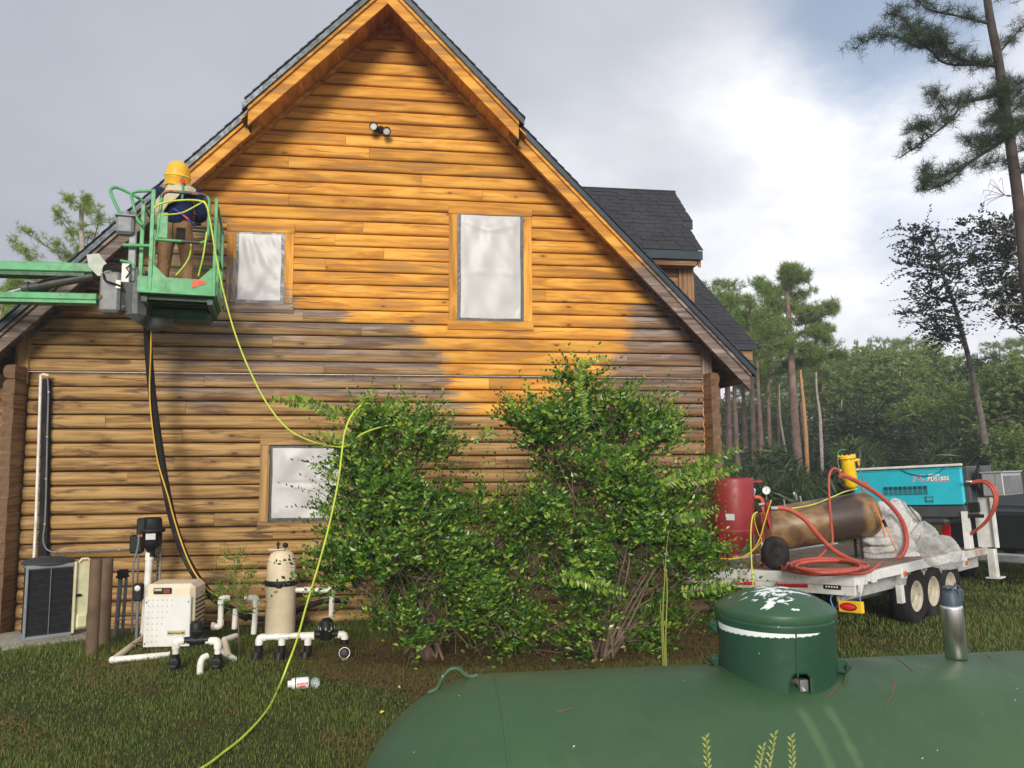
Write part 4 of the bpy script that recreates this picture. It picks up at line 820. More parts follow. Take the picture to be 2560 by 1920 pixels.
flt = thing('cartridge_filter', 'tall beige cartridge filter with black clamp band', 'filter'); fb = at(700, 1583, 10.15); fb.z = -.02; flt.location = fb
RF = .182; MB().lathe([(RF * .98, .0), (RF, .03), (RF * 1.0, .60), (RF * 1.02, .62), (RF * 1.02, .66)], 40).build('lower_body', M_BEIGE, flt)
MB().lathe([(RF * 1.02, .70), (RF * .98, .74), (RF * .96, .90), (RF * .90, .97), (RF * .75, 1.03), (RF * .5, 1.065), (RF * .2, 1.075), (0, 1.075)], 40).build('upper_body', M_BEIGE, flt)
MB().lathe([(RF * 1.02, .645), (RF * 1.09, .65), (RF * 1.11, .68), (RF * 1.09, .71), (RF * 1.02, .715)], 40).box((.0, -RF * 1.1, .66), (.07, .03, .05), bev=.01).box((-RF * 1.12, 0, .67), (.05, .03, .03)).box((RF * 1.12, 0, .67), (.05, .03, .03)).build('clamp_band', M_BLACK, flt)
MB().box((-.06, -.0, 1.085), (.20, .14, .012), bev=.004).build('top_plate', M_BEIGE, flt); MB().lathe([(0, -.02), (.032, -.02), (.034, 0), (.032, .02), (0, .022)], 20, Matrix.Translation((.045, -.03, 1.135)) @ Matrix.Rotation(R(80), 4, 'X')).build('pressure_gauge', M_BLACK, flt)
MB().tube([(-.045, -.02, 1.09), (-.045, -.02, 1.18)], .014, 8).box((-.045, -.02, 1.15), (.05, .02, .02)).build('air_valve', M_BLACK, flt); MB().sphere((-.02, -.03, 1.155), .010).build('red_knob', paint('red_knob', (.5, .02, .02), .4), flt)
MB().box((RF * .88, -.075, .86), (.02, .01, .07), rz=R(60)).build('sticker', M_LABEL, flt)
def pipe(name, lab, pts, r, mat, Y=None, group='white pool pipes', cat='pipe', n=12):
    P = [at(x, y, yy) for x, y, yy in pts] if Y is None else [at(x, y, Y) for x, y in pts]
    return P
def run(parent, P, r, mat=None, name='white_pipe'):
    mat = mat or M_PVC
    return MB().tube(P, r, 12).build(name, mat, parent)
def corner(parent, p, r, d1, d2):      # elbow fitting
    q = [p + Vector(d1) * r * 2.3, p + Vector(d1) * r * .7, p + (Vector(d1) + Vector(d2)) * r * .22, p + Vector(d2) * r * .7, p + Vector(d2) * r * 2.3]
    return MB().tube(q, r * 1.22, 12).build('elbow', M_PVC, parent)
def valve(parent, p, ax, r=.055, l=.13):
    q = MB(); q.tube([p - Vector(ax) * l, p - Vector(ax) * l * .5], r * .72, 12); q.tube([p - Vector(ax) * l * .55, p + Vector(ax) * l * .55], r, 12); q.tube([p + Vector(ax) * l * .5, p + Vector(ax) * l], r * .72, 12)
    up = Vector((0, -.25, 1)).normalized() if abs(ax[2]) < .5 else Vector((0, -1, .2)).normalized(); q.tube([p, p + up * r * 1.5], r * .85, 12); q.tube([p + up * r * 1.5, p + up * r * 1.8], r * .5, 10); q.box(p + up * r * 1.9, (r * 2.2, r * .6, r * .5), bev=.006)
    return q.build('valve', M_BLACK, parent)
U, D, LX, RX = (0, 0, 1), (0, 0, -1), (-1, 0, 0), (1, 0, 0); r2 = .033
m1 = thing('pipe_manifold', 'white pipe bridge with black valves standing in front of the heater', 'pipes')
yq = 8.62; A = at(440, 1602, yq); B = at(545, 1602, yq)
run(m1, [A, at(470, 1602, yq)], r2); run(m1, [at(515, 1602, yq), B], r2); corner(m1, A, r2, RX, D); corner(m1, B, r2, LX, D); valve(m1, at(492, 1600, yq), RX, .05, .12)
for p_ in (A, B):
    run(m1, [p_ + Vector((0, 0, -.05)), p_ + Vector((0, 0, -.13))], r2); valve(m1, p_ + Vector((0, 0, -.22)), (0, 0, 1), .055, .09); run(m1, [p_ + Vector((0, 0, -.29)), Vector((p_.x, p_.y, -.02))], r2 * 1.02)
e = atz(500, 1688, 0); MB().tube(smooth_path([(e.x, e.y, -.02), (e.x, e.y, .10), (e.x + .015, e.y + .02, .16), (e.x + .05, e.y + .06, .175)], 4), r2, 12).build('stub_pipe', M_PVC, m1)
g1_ = thing('ground_pipe', 'white pipe lying in an L shape on the grass left of the heater', 'pipe'); a_, b_, c_ = atz(282, 1650, .04), atz(425, 1637, .04), atz(352, 1598, .06)
run(g1_, [a_, b_], r2 * 1.05); run(g1_, [a_, c_], r2 * 1.05, M_BEIGE); MB().sphere(a_, r2 * 1.25, 12).build('elbow', M_PVC, g1_)
m2 = thing('pipe_manifold', 'long white pipe bridge with three legs and a domed black valve before the filter', 'pipes'); yq = 8.95
A = at(648, 1594, yq); B = at(800, 1586, yq); C2 = at(862, 1586, yq)
run(m2, [A, B], r2); corner(m2, A, r2, RX, D); run(m2, [at(838, 1587, yq), C2], r2); corner(m2, C2, r2, LX, D)
for px in (705, 770): p_ = at(px, 1591, yq); MB().tube([p_ + Vector((-.07, 0, 0)), p_ + Vector((.07, 0, 0))], r2 * 1.2, 12).tube([p_, p_ + Vector((0, 0, -.10))], r2 * 1.2, 12).build('tee', M_PVC, m2)
for px in (648, 705, 770): p_ = at(px, 1591, yq); MB().tube([p_ + Vector((0, 0, -.09)), p_ + Vector((0, 0, -.17))], r2 * 1.3, 12).tube([p_ + Vector((-.02, 0, -.17)), p_ + Vector((-.03, -.02, -.26))], r2 * 1.7, 12).build('rubber_boot', M_BLACK, m2)
vb = at(816, 1585, yq); MB().tube([vb + Vector((-.13, 0, 0)), vb + Vector((.13, 0, 0))], r2 * 1.25, 14).lathe([(.055, -.06), (.075, -.03), (.08, .05), (.085, .06), (.085, .075), (.075, .09), (.07, .14), (.04, .17), (0, .175)], 20, Matrix.Translation(vb)).build('check_valve', M_BLACK, m2)
for i in range(8): a = math.pi / 4 * i; MB().box(vb + Vector((.083 * math.cos(a), .083 * math.sin(a), .07)), (.012, .012, .03)).build('bolt', M_STEEL, m2)
p_ = C2; MB().tube([p_ + Vector((0, 0, -.05)), p_ + Vector((0, 0, -.10))], r2 * 1.3, 12).build('boot', M_BLACK, m2)
vp = at(862, 1632, yq); MB().lathe([(0, -.05), (.056, -.05), (.062, -.03), (.062, .03), (.05, .045), (.03, .05), (0, .05)], 24, Matrix.Translation(vp) @ Matrix.Rotation(R(80), 4, 'X')).build('sight_valve', M_BLACK, m2)
MB().lathe([(.054, .045), (.062, .048), (.064, .04)], 24, Matrix.Translation(vp) @ Matrix.Rotation(R(80), 4, 'X')).build('sight_ring', M_STEEL, m2); run(m2, [vp + Vector((0, 0, -.05)), Vector((vp.x, vp.y, -.02))], r2 * 1.15)
m3 = thing('pipe_riser', 'white upright U-shaped pipes between heater and filter', 'pipes'); yq = 9.85
A = at(553, 1496, yq); B = at(641, 1494, yq)
run(m3, [A, at(575, 1495, yq)], r2); corner(m3, A, r2, RX, D); run(m3, [A, at(551, 1560, yq)], r2); corner(m3, at(551, 1566, yq), r2, U, LX); run(m3, [at(551, 1566, yq), at(530, 1566, yq)], r2 * 1.0); MB().tube([at(537, 1566, yq), at(529, 1566, yq)], r2 * 1.5, 14).build('union', M_BEIGE, m3)
MB().tube([at(524, 1566, yq), at(500, 1566, yq)], r2 * 1.1, 10).build('rubber_boot', M_BLACK, m3); MB().lathe([(.06, -.09), (.075, -.05), (.075, .05), (.05, .08), (0, .085)], 18, Matrix.Translation(at(492, 1570, 9.5))).build('pump_lid', M_BLACK, m3)
run(m3, [at(589, 1522, yq), at(586, 1572, yq)], r2); run(m3, [at(612, 1495, yq), B], r2); corner(m3, B, r2, LX, D); run(m3, [B, at(634, 1585, yq)], r2)
m4 = thing('filter_outlet_pipe', 'white pipe leaving the right side of the beige filter', 'pipe'); yq = 10.15
run(m4, [at(738, 1475, yq), at(828, 1476, yq)], r2); corner(m4, at(830, 1476, yq), r2, LX, D); run(m4, [at(830, 1480, yq), at(828, 1540, yq)], r2); MB().tube([at(760, 1475, yq), at(782, 1475, yq)], r2 * 1.2, 12).build('coupling', M_PVC, m4)
m5 = thing('dark_ground_hose', 'dark hose lying low along the foot of the logs', 'hose'); MB().tube(smooth_path([at(600, 1535, 10.5), at(660, 1548, 10.5), at(740, 1528, 10.5), at(800, 1505, 10.5), at(860, 1500, 10.5)], 5), .035, 10).build('hose_body', M_RUBBER, m5)
m6 = thing('loose_pipe', 'short beige pipe stub leaning on the ground between the two pipe bridges', 'pipe'); run(m6, [atz(572, 1640, .06), at(560, 1600, 9.1)], r2, M_BEIGE); run(m6, [at(560, 1600, 9.1), at(590, 1590, 9.3)], r2, M_PVC); run(m6, [atz(585, 1648, .04), atz(556, 1628, .07)], r2, M_PVC)
# dead leaf heap against the heater
q = MB(); r_ = random.Random(4); hp_ = atz(385, 1622, 0) + Vector((0, -.08, 0))
for i in range(260):
    a = r_.uniform(0, 6.28); d = abs(r_.gauss(0, .12)); x, y = hp_.x + d * math.cos(a) * 1.5, hp_.y + d * math.sin(a) * .5; z = .02 + max(0, .20 * (1 - d / .22)) * r_.random()
    Mq = Matrix.Translation((x, y, z)) @ Euler((r_.uniform(-1.2, 1.2), r_.uniform(-1.2, 1.2), a)).to_matrix().to_4x4(); l = r_.uniform(.015, .035)
    q.add([(-l, 0, 0), (0, -l * .5, .006), (l, 0, .0), (0, l * .5, .006)], [(0, 1, 2, 3)], False, Mq)
tag(q.build('dead_leaves', leafmat('dead_leaf', (.12, .055, .025), (.30, .19, .11), None, .8, .1)), 'heap of dry brown leaves against the foot of the heater', 'leaf heap', kind='stuff')

# jar in the grass
jr = thing('plastic_jar', 'white plastic jar with red lettering lying on its side in the grass', 'jar'); jp = atz(752, 1708, .055); jr.location = jp; jr.rotation_euler = (0, 0, R(8))
Mj = Matrix.Rotation(R(90), 4, 'Y') @ Matrix.Rotation(R(0), 4, 'Z'); M_JAR = paint('jar_white', (.78, .78, .76), .35, var=.04); M_RED = paint('print_red', (.65, .02, .02), .5)
MB().lathe([(0, -.085), (.045, -.085), (.052, -.075), (.055, .06), (.045, .075), (0, .076)], 26, Mj).build('body', M_JAR, jr); MB().lathe([(.05, -.055), (.0556, -.054), (.0556, -.046), (.05, -.045)], 26, Mj).build('seam_ring', M_BLACK, jr); MB().lathe([(0, -.12), (.03, -.12), (.034, -.085), (0, -.085)], 20, Mj).build('cap', M_JAR, jr)
MW = Matrix.Translation(jp) @ Matrix.Rotation(R(8), 4, 'Z')
for bd, dz in (('ALWAYS', .008), ('OPEN', -.018)):
    t_ = text_obj(bd, .026, M_RED, MW @ Matrix.Translation((.012, -.0565, dz)) @ Matrix.Rotation(R(90), 4, 'X'), 'red_lettering', None, bold=.001); pin(t_, jr)
cb = thing('clear_jar', 'clear round plastic jar touching the right end of the white jar', 'jar'); cb.location = jp + Vector((.135, .0, -.005)); MC_, ntc, pc, oc_ = newmat('clear_plastic'); pc.inputs['Base Color'].default_value = (.75, .82, .82, 1); pc.inputs['Transmission Weight'].default_value = .75; pc.inputs['Roughness'].default_value = .18
MB().lathe([(0, -.045), (.035, -.04), (.052, -.015), (.052, .015), (.035, .04), (0, .045)], 24, Matrix.Rotation(R(80), 4, 'Y')).build('body', MC_, cb)
# fallen yellow leaves in the lawn
M_YL = leafmat('yellow_leaf', (.60, .48, .06), (.75, .60, .12), None, .5, .2)
for i, (px, py, lab) in enumerate(((955, 1780, 'yellow fallen leaf on the lawn left of the tank end'), (998, 1717, 'yellow fallen leaf under the bush, left of the tank handle'), (943, 1510, 'yellow leaf caught low in the bush'), (942, 1692, 'orange brown fallen leaf in front of the bush trunk'))):
    p_ = atz(px, py, .05); o = MB().add([(-.022, 0, 0), (-.005, -.016, .006), (.024, 0, .0), (-.005, .016, .006), (0, 0, -.002)], [(0, 1, 4), (1, 2, 4), (2, 3, 4), (3, 0, 4)], True).build('fallen_leaf', M_YL if i < 3 else M_STRAW); o.location = p_; o.rotation_euler = (.5, -.3, i * 1.3); tag(o, lab, 'leaf', 'single fallen leaves')
# ------------------------------------------------------------------ boom lift
lift = thing('boom_lift', 'weathered green boom lift with its basket raised to the left eave', 'boom lift')
Yn = 9.30; bl0 = at(345, 733, Yn); br0 = at(527, 733, Yn); bl0.z = br0.z = 4.115
bx = Vector((.985, .172, 0)).normalized(); BW = .835; by = Vector((-bx.y, bx.x, 0)); BD = 1.12
MBk = Matrix(((bx.x, by.x, 0, bl0.x), (bx.y, by.y, 0, bl0.y), (0, 0, 1, 4.115), (0, 0, 0, 1)))
M_GD = paint('lift_green_shaded', (.03, .10, .045), .5, dirt=.8, dirtcol=(.015, .015, .013), dsc=4)  # darker copy of the lift green: underside shade and grime put into the colour
MB().box((BW / 2, .0, .11), (BW, .03, .17), M=MBk).box((BW / 2, -.012, .012), (BW + .01, .05, .03), M=MBk, bev=.006).build('toe_board', M_GREEN, lift)
MB().box((BW / 2, BD, .11), (BW, .03, .17), M=MBk).box((0, BD / 2, .11), (.03, BD - .04, .17), M=MBk).box((BW, BD / 2, .11), (.03, BD - .04, .17), M=MBk).build('toe_board', M_GREEN, lift)
q = MB(); q.box((BW / 2, BD / 2, .0), (BW - .02, BD - .02, .02), M=MBk)
for i in range(6): q.box((BW / 2, .1 + i * .19, -.03), (BW - .04, .04, .05), M=MBk)
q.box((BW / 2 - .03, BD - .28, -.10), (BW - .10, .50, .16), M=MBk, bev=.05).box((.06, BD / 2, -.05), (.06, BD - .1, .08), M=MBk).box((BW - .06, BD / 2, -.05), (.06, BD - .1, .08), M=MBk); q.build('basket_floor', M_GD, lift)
def bt(name, pts, r, mat=M_GREEN, n=8, sm=0):
    P = [MBk @ Vector(p) for p in pts]; P = smooth_path(P, sm) if sm else P
    return MB().tube(P, r, n).build(name, mat, lift)
def bsq(name, a, b, w, mat=M_GREEN):
    a, b = Vector(a), Vector(b); c = (a + b) / 2; d = b - a
    return MB().box(c, (max(w, abs(d.x)), max(w, abs(d.y)), max(w, abs(d.z))), M=MBk, bev=.005).build(name, mat, lift)
bsq('post', (.12, 0, .02), (.12, 0, 1.24), .045); bsq('post', (BW - .02, 0, .02), (BW - .02, 0, 1.20), .038); bsq('post', (-.0, .12, .02), (.0, .12, 1.08), .045)
bsq('post', (0, BD, .02), (0, BD, 1.1), .038); bsq('post', (BW, BD, .02), (BW, BD, 1.1), .038); bsq('post', (BW - .0, .30, .05), (BW, .30, .95), .034)
for z in (1.1, .6): bt('rail', [(0, .12, z), (0, BD, z), (BW, BD, z), (BW, .02, z)], .017)
M_WORN = paint('rail_worn', (.055, .045, .045), .45, dirt=.5, dirtcol=(.2, .3, .18), chip=(.35, .12, .07), chipt=.6)
# rounded gate frame on the near side
gx0, gx1, gz0, gz1 = .19, .735, .64, 1.235; rr = .09; loop = []
for cx_, cz_, a0 in ((gx1 - rr, gz0 + rr, -90), (gx1 - rr, gz1 - rr, 0), (gx0 + rr + .02, gz1 - rr, 90)):
    for i in range(7): a = R(a0 + 15 * i); loop.append((cx_ + rr * math.cos(a), -.01, cz_ + rr * math.sin(a)))
bt('gate_frame', [(gx0 - .03, -.01, gz0)] + loop[:16], .019, M_GREEN); bt('gate_frame', loop[10:], .021, M_WORN); bt('gate_frame', [loop[-1], (gx0 - .0, -.01, gz0 + .1), (gx0 - .02, -.01, gz0)], .02, M_GREEN)
bt('gate_rail', [(gx0 + .25, -.012, gz0), (gx1 - rr, -.012, gz0)], .021, M_WORN)
bsq('gate_plate', (gx0 - .02, -.02, gz0 + .02), (gx0 + .10, -.02, gz0 + .33), .012)
bt('control_guard', [(-.0, .1, 1.12), (-.12, .1, 1.19), (-.28, .08, 1.25), (-.34, .06, 1.22), (-.33, .04, 1.14), (-.22, .04, .90)], .018, M_GREEN, 8, 3); bt('control_guard', [(.10, -.01, 1.22), (-.10, -.01, 1.18), (-.10, .0, 1.08), (-.04, 0, .86), (.02, .0, .8)], .018, M_GREEN, 8, 3)
bt('control_guard', [(-.18, .0, .545), (.10, .0, .56)], .022); bt('control_guard', [(-.20, .0, .36), (-.1, .0, .35), (-.05, 0, .28)], .018)
MB().box((-.17, .06, .79), (.19, .16, .22), M=MBk, bev=.03).box((-.17, .06, .90), (.22, .18, .02), M=MBk, bev=.004).tube([(-.17, .06, .90), (-.17, .06, .96)], .05, 8, M=MBk).build('control_box', paint('control_grey', (.22, .24, .25), .5, dirt=.3), lift)
MB().box((-.09, .08, .45), (.08, .06, .62), M=MBk, bev=.01).build('cable_duct', paint('duct_grey', (.30, .31, .32), .5, dirt=.4), lift); MB().box((-.14, -.0, .22), (.08, .03, .22), M=MBk, bev=.004).build('document_holder', paint('holder_white', (.6, .6, .56), .4), lift)
MB().tube([MBk @ Vector(p) for p in ((-.13, -.02, .16), (-.09, -.04, .22), (-.13, -.04, .27), (-.08, -.03, .32))], .008, 6).build('chain', M_DARK, lift)
MB().box((.42, .12, .74), (.10, .02, .20), M=MBk).box((.33, .1, .80), (.01, .01, .3), M=MBk).build('lamp_guard', M_DARK, lift)
for x, s_ in ((.16, 1), (BW - .05, -1)): MB().prism([(x - s_ * .02, .19), (x + s_ * .14, .19), (x - s_ * .02, .36)][::s_], -.008, .008, M=MBk).build('gusset', M_GREEN, lift)
MB().prism([(BW - .26, .085), (BW - .10, .15), (BW - .12, .185), (BW - .25, .185)], -.022, -.016, M=MBk).build('paint_patch', paint('orange_primer', (.62, .10, .03), .5), lift)
# rotator, mast and parallel arms
ctr = at(385, 770, 9.9)
MB().box(at(352, 745, 9.85), (.22, .4, .62), bev=.08).tube([at(330, 700, 9.9), at(335, 770, 9.9), at(375, 805, 10.0), at(430, 800, 10.1)], .11, 10).build('rotator', M_LGREY, lift)
ae = at(262, 716, 9.95)
MB().box(ae + Vector((.10, 0, -.09)), (.24, .26, .50), bev=.03).build('pivot_block', paint('pivot_grey', (.20, .205, .205), .5, dirt=.5), lift); MB().box(ae + Vector((.205, -.14, -.0)), (.055, .01, .10)).build('notice', paint('notice_cream', (.75, .73, .62), .5), lift)
pv = at(300, 725, 9.95); MB().tube([pv + Vector((0, 0, -.26)), pv + Vector((0, 0, .26))], .085, 14).box(pv + Vector((.12, 0, .22)), (.40, .14, .07), bev=.02).box(pv + Vector((.12, 0, -.22)), (.40, .14, .05), bev=.02).build('swivel_post', M_LGREY, lift)
a0 = at(238, 670, 9.95); a1 = at(248, 746, 9.95)
def beam(name, p, h, w_, mat, ln=9.0, dz=.0, ends=0):
    c = Vector((p.x - ln / 2, p.y, p.z + dz)); q = MB(); q.box(c, (ln, w_, h), bev=.012); return q.build(name, mat, lift)
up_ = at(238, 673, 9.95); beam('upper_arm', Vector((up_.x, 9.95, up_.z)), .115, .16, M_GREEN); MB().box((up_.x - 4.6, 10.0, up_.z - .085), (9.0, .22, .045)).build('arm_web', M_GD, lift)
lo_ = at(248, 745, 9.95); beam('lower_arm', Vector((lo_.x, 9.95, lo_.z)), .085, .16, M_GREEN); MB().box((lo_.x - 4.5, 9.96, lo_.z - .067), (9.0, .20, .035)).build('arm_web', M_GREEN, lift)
pl = at(257, 668, 9.93); MB().prism([(pl.x - .16, pl.z + .13), (pl.x - .02, pl.z + .15), (pl.x + .13, pl.z - .05), (pl.x + .12, pl.z - .12), (pl.x - .02, pl.z - .13), (pl.x - .13, pl.z - .02)][::-1], 9.84, 9.87).lathe([(0, .0), (.045, 0), (.045, .03), (0, .035)], 16, Matrix.Translation((pl.x + .07, 9.845, pl.z - .06)) @ Matrix.Rotation(R(90), 4, 'X')).build('pivot_plate', paint('plate_pale', (.42, .46, .38), .5, dirt=.3), lift)
MB().sphere(at(255, 745, 9.86), .05, 10).build('grease_cap', paint('rust_brown', (.13, .09, .03), .7), lift)
cy0, cy1, cy2 = at(-60, 750, 9.95), at(58, 722, 9.95), at(235, 690, 9.95)
MB().tube([cy1 + (cy0 - cy1) * 3, cy1], .022, 12).build('piston_rod', paint('chrome', (.75, .75, .76), .12, 1.0, var=.02), lift); MB().tube([cy1, cy1 + (cy2 - cy1) * .10], .075, 14).tube([cy1 + (cy2 - cy1) * .1, cy2], .055, 14).build('hydraulic_cylinder', paint('cylinder_olive', (.045, .047, .038), .5, dirt=.3), lift)
MB().tube(smooth_path([at(95, 708, 9.9), at(120, 698, 9.9), at(160, 692, 9.9), at(230, 690, 9.92), at(262, 700, 9.9)], 4), .018, 8).build('hydraulic_hose', M_RUBBER, lift)
for k in range(4):
    z = k * 5; MB().tube(smooth_path([at(258 + k, 680 - z * .2, 9.82), at(262 + z, 664 + z * .4, 9.8), at(285 + z, 659 + z, 9.8), at(312 + z * .6, 672 + z * .5, 9.8), at(322, 690, 9.8), at(330, 697, 9.82)], 5), .011, 7).build('hydraulic_hose', M_RUBBER, lift)
MB().tube(smooth_path([at(258, 684, 9.8), at(262, 700, 9.78), at(275, 706, 9.78), at(300, 715, 9.8), at(312, 730, 9.8)], 5), .012, 7).build('hydraulic_hose', M_RUBBER, lift)
xm = up_.x - 9.1
MB().box((xm - .1, 9.98, 4.3), (.35, .4, .9), bev=.04).box((xm - .7, 9.98, 2.9), (.35, .35, 3.3), bev=.03).build('mast', M_GREEN, lift); MB().box((xm - .6, 9.98, .95), (2.6, 1.7, .7), bev=.1).build('chassis', M_GREEN, lift)
for sx in (-1, 1):
    for sy in (-1, 1): MB().lathe([(0, -.14), (.3, -.14), (.38, -.1), (.38, .1), (.3, .14), (0, .14)], 20, Matrix.Translation((xm - .6 + sx * .95, 9.98 + sy * .95, .38)) @ Matrix.Rotation(R(90), 4, 'X')).build('wheel', M_RUBBER, lift)

# ------------------------------------------------------------------ worker in the basket
def skin(name, J, E, mat, sub=2, parent=None):
    me = bpy.data.meshes.new(name); me.from_pydata([j[0] for j in J], E, []); o = bpy.data.objects.new(name, me); COL.objects.link(o)
    md = o.modifiers.new('s', 'SKIN'); 
    for v, j in zip(me.skin_vertices[0].data, J): v.radius = (j[1], j[1]) if not isinstance(j[1], tuple) else j[1]
    me.skin_vertices[0].data[0].use_root = True
    m2_ = o.modifiers.new('u', 'SUBSURF'); m2_.levels = sub; m2_.render_levels = sub
    bpy.context.view_layer.update(); m = bpy.data.meshes.new_from_object(o.evaluated_get(bpy.context.evaluated_depsgraph_get())); bpy.data.objects.remove(o)
    m.materials.clear(); m.materials.append(mat); m.polygons.foreach_set('use_smooth', [True] * len(m.polygons)); q = bpy.data.objects.new(name, m); COL.objects.link(q)
    if parent: q.parent = parent
    return q
def cloth(name, c, var=.25, bump=.5, sc=5, dirt=.3):
    m = paint(name, c, .9, var=var, dirt=dirt, dirtcol=tuple(x * .55 for x in c), sc=sc, bump=0, spec=.15, dsc=6); nt = m.node_tree; p = [n for n in nt.nodes if n.type == 'BSDF_PRINCIPLED'][0]
    tcn = N(nt, 'ShaderNodeTexCoord'); b = N(nt, 'ShaderNodeBump'); b.inputs['Strength'].default_value = .9; b.inputs['Distance'].default_value = .03; L(nt, NOISE(nt, MAPV(nt, tcn.outputs['Object'], (1, 1, .7)), 9, 4, .55, .8), b.inputs['Height']); L(nt, b.outputs[0], p.inputs['Normal']); return m
M_TAN = cloth('canvas_trousers', (.27, .155, .075)); M_NAVY = cloth('navy_jacket', (.012, .020, .055)); M_CAPE = cloth('pale_cape', (.50, .45, .28), .1); M_HELM = paint('helmet_yellow', (.78, .42, .02), .38, var=.1, dirt=.35, dirtcol=(.35, .17, .03)); M_GLOVE = cloth('work_glove', (.12, .09, .05))
pf = at(438, 640, 9.86); PX, PY, PZ = pf.x, pf.y, 4.128
man = thing('person', 'worker in yellow blasting helmet, navy jacket and tan trousers standing in the lift basket', 'person', loc=(PX, PY, PZ), rz=R(4)); man.scale = (1.0, 1.0, 1.0)
# local frame: x right, y towards the wall, z up
J = [((0, 0, .93), (.175, .13)), ((0, .0, 1.08), (.17, .125)), ((0, .02, 1.28), (.20, .135)), ((0, .03, 1.42), (.15, .10)), ((-.01, .035, 1.52), .065), ((-.015, .04, 1.64), (.085, .10)),
     ((-.105, .0, .84), .115), ((-.13, .03, .50), .085), ((-.14, -.02, .12), .06), ((-.145, .11, .05), .045),
     ((.105, .0, .84), .115), ((.14, .04, .50), .085), ((.17, -.0, .12), .06), ((.185, .13, .05), .045),
     ((-.19, .03, 1.38), .085), ((-.27, .10, 1.14), .06), ((-.17, .34, 1.10), .045), ((-.13, .40, 1.10), .035),
     ((.19, .03, 1.38), .085), ((.28, .12, 1.14), .06), ((.16, .36, 1.16), .045), ((.13, .42, 1.17), .035)]
E_ = [(0, 1), (1, 2), (2, 3), (3, 4), (4, 5), (0, 6), (6, 7), (7, 8), (8, 9), (0, 10), (10, 11), (11, 12), (12, 13), (3, 14), (14, 15), (15, 16), (16, 17), (3, 18), (18, 19), (19, 20), (20, 21)]
skin('body', J, E_, M_TAN, 2, man)
Jj = [((0, 0, .88), (.205, .155)), ((0, .0, 1.12), (.20, .155)), ((0, .02, 1.30), (.225, .155)), ((0, .03, 1.44), (.16, .12)), ((-.205, .03, 1.39), .10), ((-.285, .10, 1.14), .078), ((-.19, .32, 1.10), .06), ((.205, .03, 1.39), .10), ((.295, .12, 1.14), .078), ((.18, .34, 1.155), .06)]
skin('jacket', Jj, [(0, 1), (1, 2), (2, 3), (3, 4), (4, 5), (5, 6), (3, 7), (7, 8), (8, 9)], M_NAVY, 2, man)
for s_, bx_ in ((-1, (-.16, .37, 1.10)), (1, (.145, .395, 1.165))):
    for f in range(4): skin('finger', [((bx_[0] - s_ * (.0), bx_[1] - .01 + f * .016, bx_[2] + .0), .011), ((bx_[0] + -s_ * .035, bx_[1] + f * .018, bx_[2] + .022), .0095), ((bx_[0] - s_ * .05, bx_[1] + .0 + f * .018, bx_[2] - .008), .0085)], [(0, 1), (1, 2)], M_GLOVE, 1, man)
    skin('thumb', [((bx_[0], bx_[1] - .02, bx_[2]), .012), ((bx_[0] - s_ * .02, bx_[1] - .035, bx_[2] + .03), .010), ((bx_[0] - s_ * .045, bx_[1] - .02, bx_[2] + .035), .009)], [(0, 1), (1, 2)], M_GLOVE, 1, man)
    for dx in (0,): MB().lathe([(0, -.07), (.05, -.06), (.062, 0), (.055, .06), (0, .07)], 10, Matrix.Translation((s_ * .16 + (.0 if s_ < 0 else .02) - (.0), .09, .045)) @ Matrix.Rotation(R(90), 4, 'X') @ Matrix.Diagonal((1, .75, 2.1, 1))).build('boot', M_DARK, man)
Mh = Matrix.Translation((-.015, .035, 1.585)) @ Euler((R(6), R(4), 0)).to_matrix().to_4x4() @ Matrix.Diagonal((1.12, 1.12, 1.12, 1))
MB().lathe([(.128, -.10), (.132, -.02), (.138, .0), (.132, .012), (.128, .06), (.112, .12), (.082, .165), (.04, .188), (0, .194)], 32, Mh @ Matrix.Diagonal((1, 1.12, 1, 1))).build('helmet', M_HELM, man)
MB().lathe([(.131, -.005), (.143, .0), (.143, .016), (.130, .022)], 32, Mh @ Matrix.Diagonal((1, 1.12, 1, 1))).build('helmet_band', paint('band_yellow', (.85, .50, .03), .4), man)
MB().box((0, .16, -.03), (.16, .03, .12), M=Mh, bev=.02).build('visor', M_DARK, man)
V = []; nx_ = 22; nz_ = 10; F = []
for j in range(nz_ + 1):
    v = j / nz_
    for i in range(nx_ + 1):
        u = i / nx_; a = R(-205) + R(230) * u; ll = .16 + (.44 * min(1, .35 + u / .22) if u < .30 else .44 * max(0, 1 - (u - .30) / .30)) * (1 - .3 * abs(u - .26) / .26 if u < .5 else 1)
        r_ = .125 + .125 * min(1, v * 1.9) + .008 * math.sin(i * 1.7 + j * .3); V.append((-.01 + r_ * 1.02 * math.cos(a), .035 + (r_ * .80) * math.sin(a) - .03 * v, 1.50 - ll * v))
for j in range(nz_):
    for i in range(nx_): a = j * (nx_ + 1) + i; F.append((a, a + 1, a + nx_ + 2, a + nx_ + 1))
o = npmesh('cape', V, F, M_CAPE, man, True); o.modifiers.new('s', 'SOLIDIFY').thickness = .006
MB().tube(smooth_path([(.06, -.08, 1.57), (.085, -.15, 1.47), (.10, -.17, 1.36), (.09, -.18, 1.25)], 4), .016, 8).build('breathing_hose', paint('hose_green', (.03, .22, .12), .5), man)
MB().tube([(.075, -.135, 1.51), (.10, -.165, 1.44)], .024, 8).build('hose_fitting', paint('fit_red', (.6, .03, .04), .5), man)
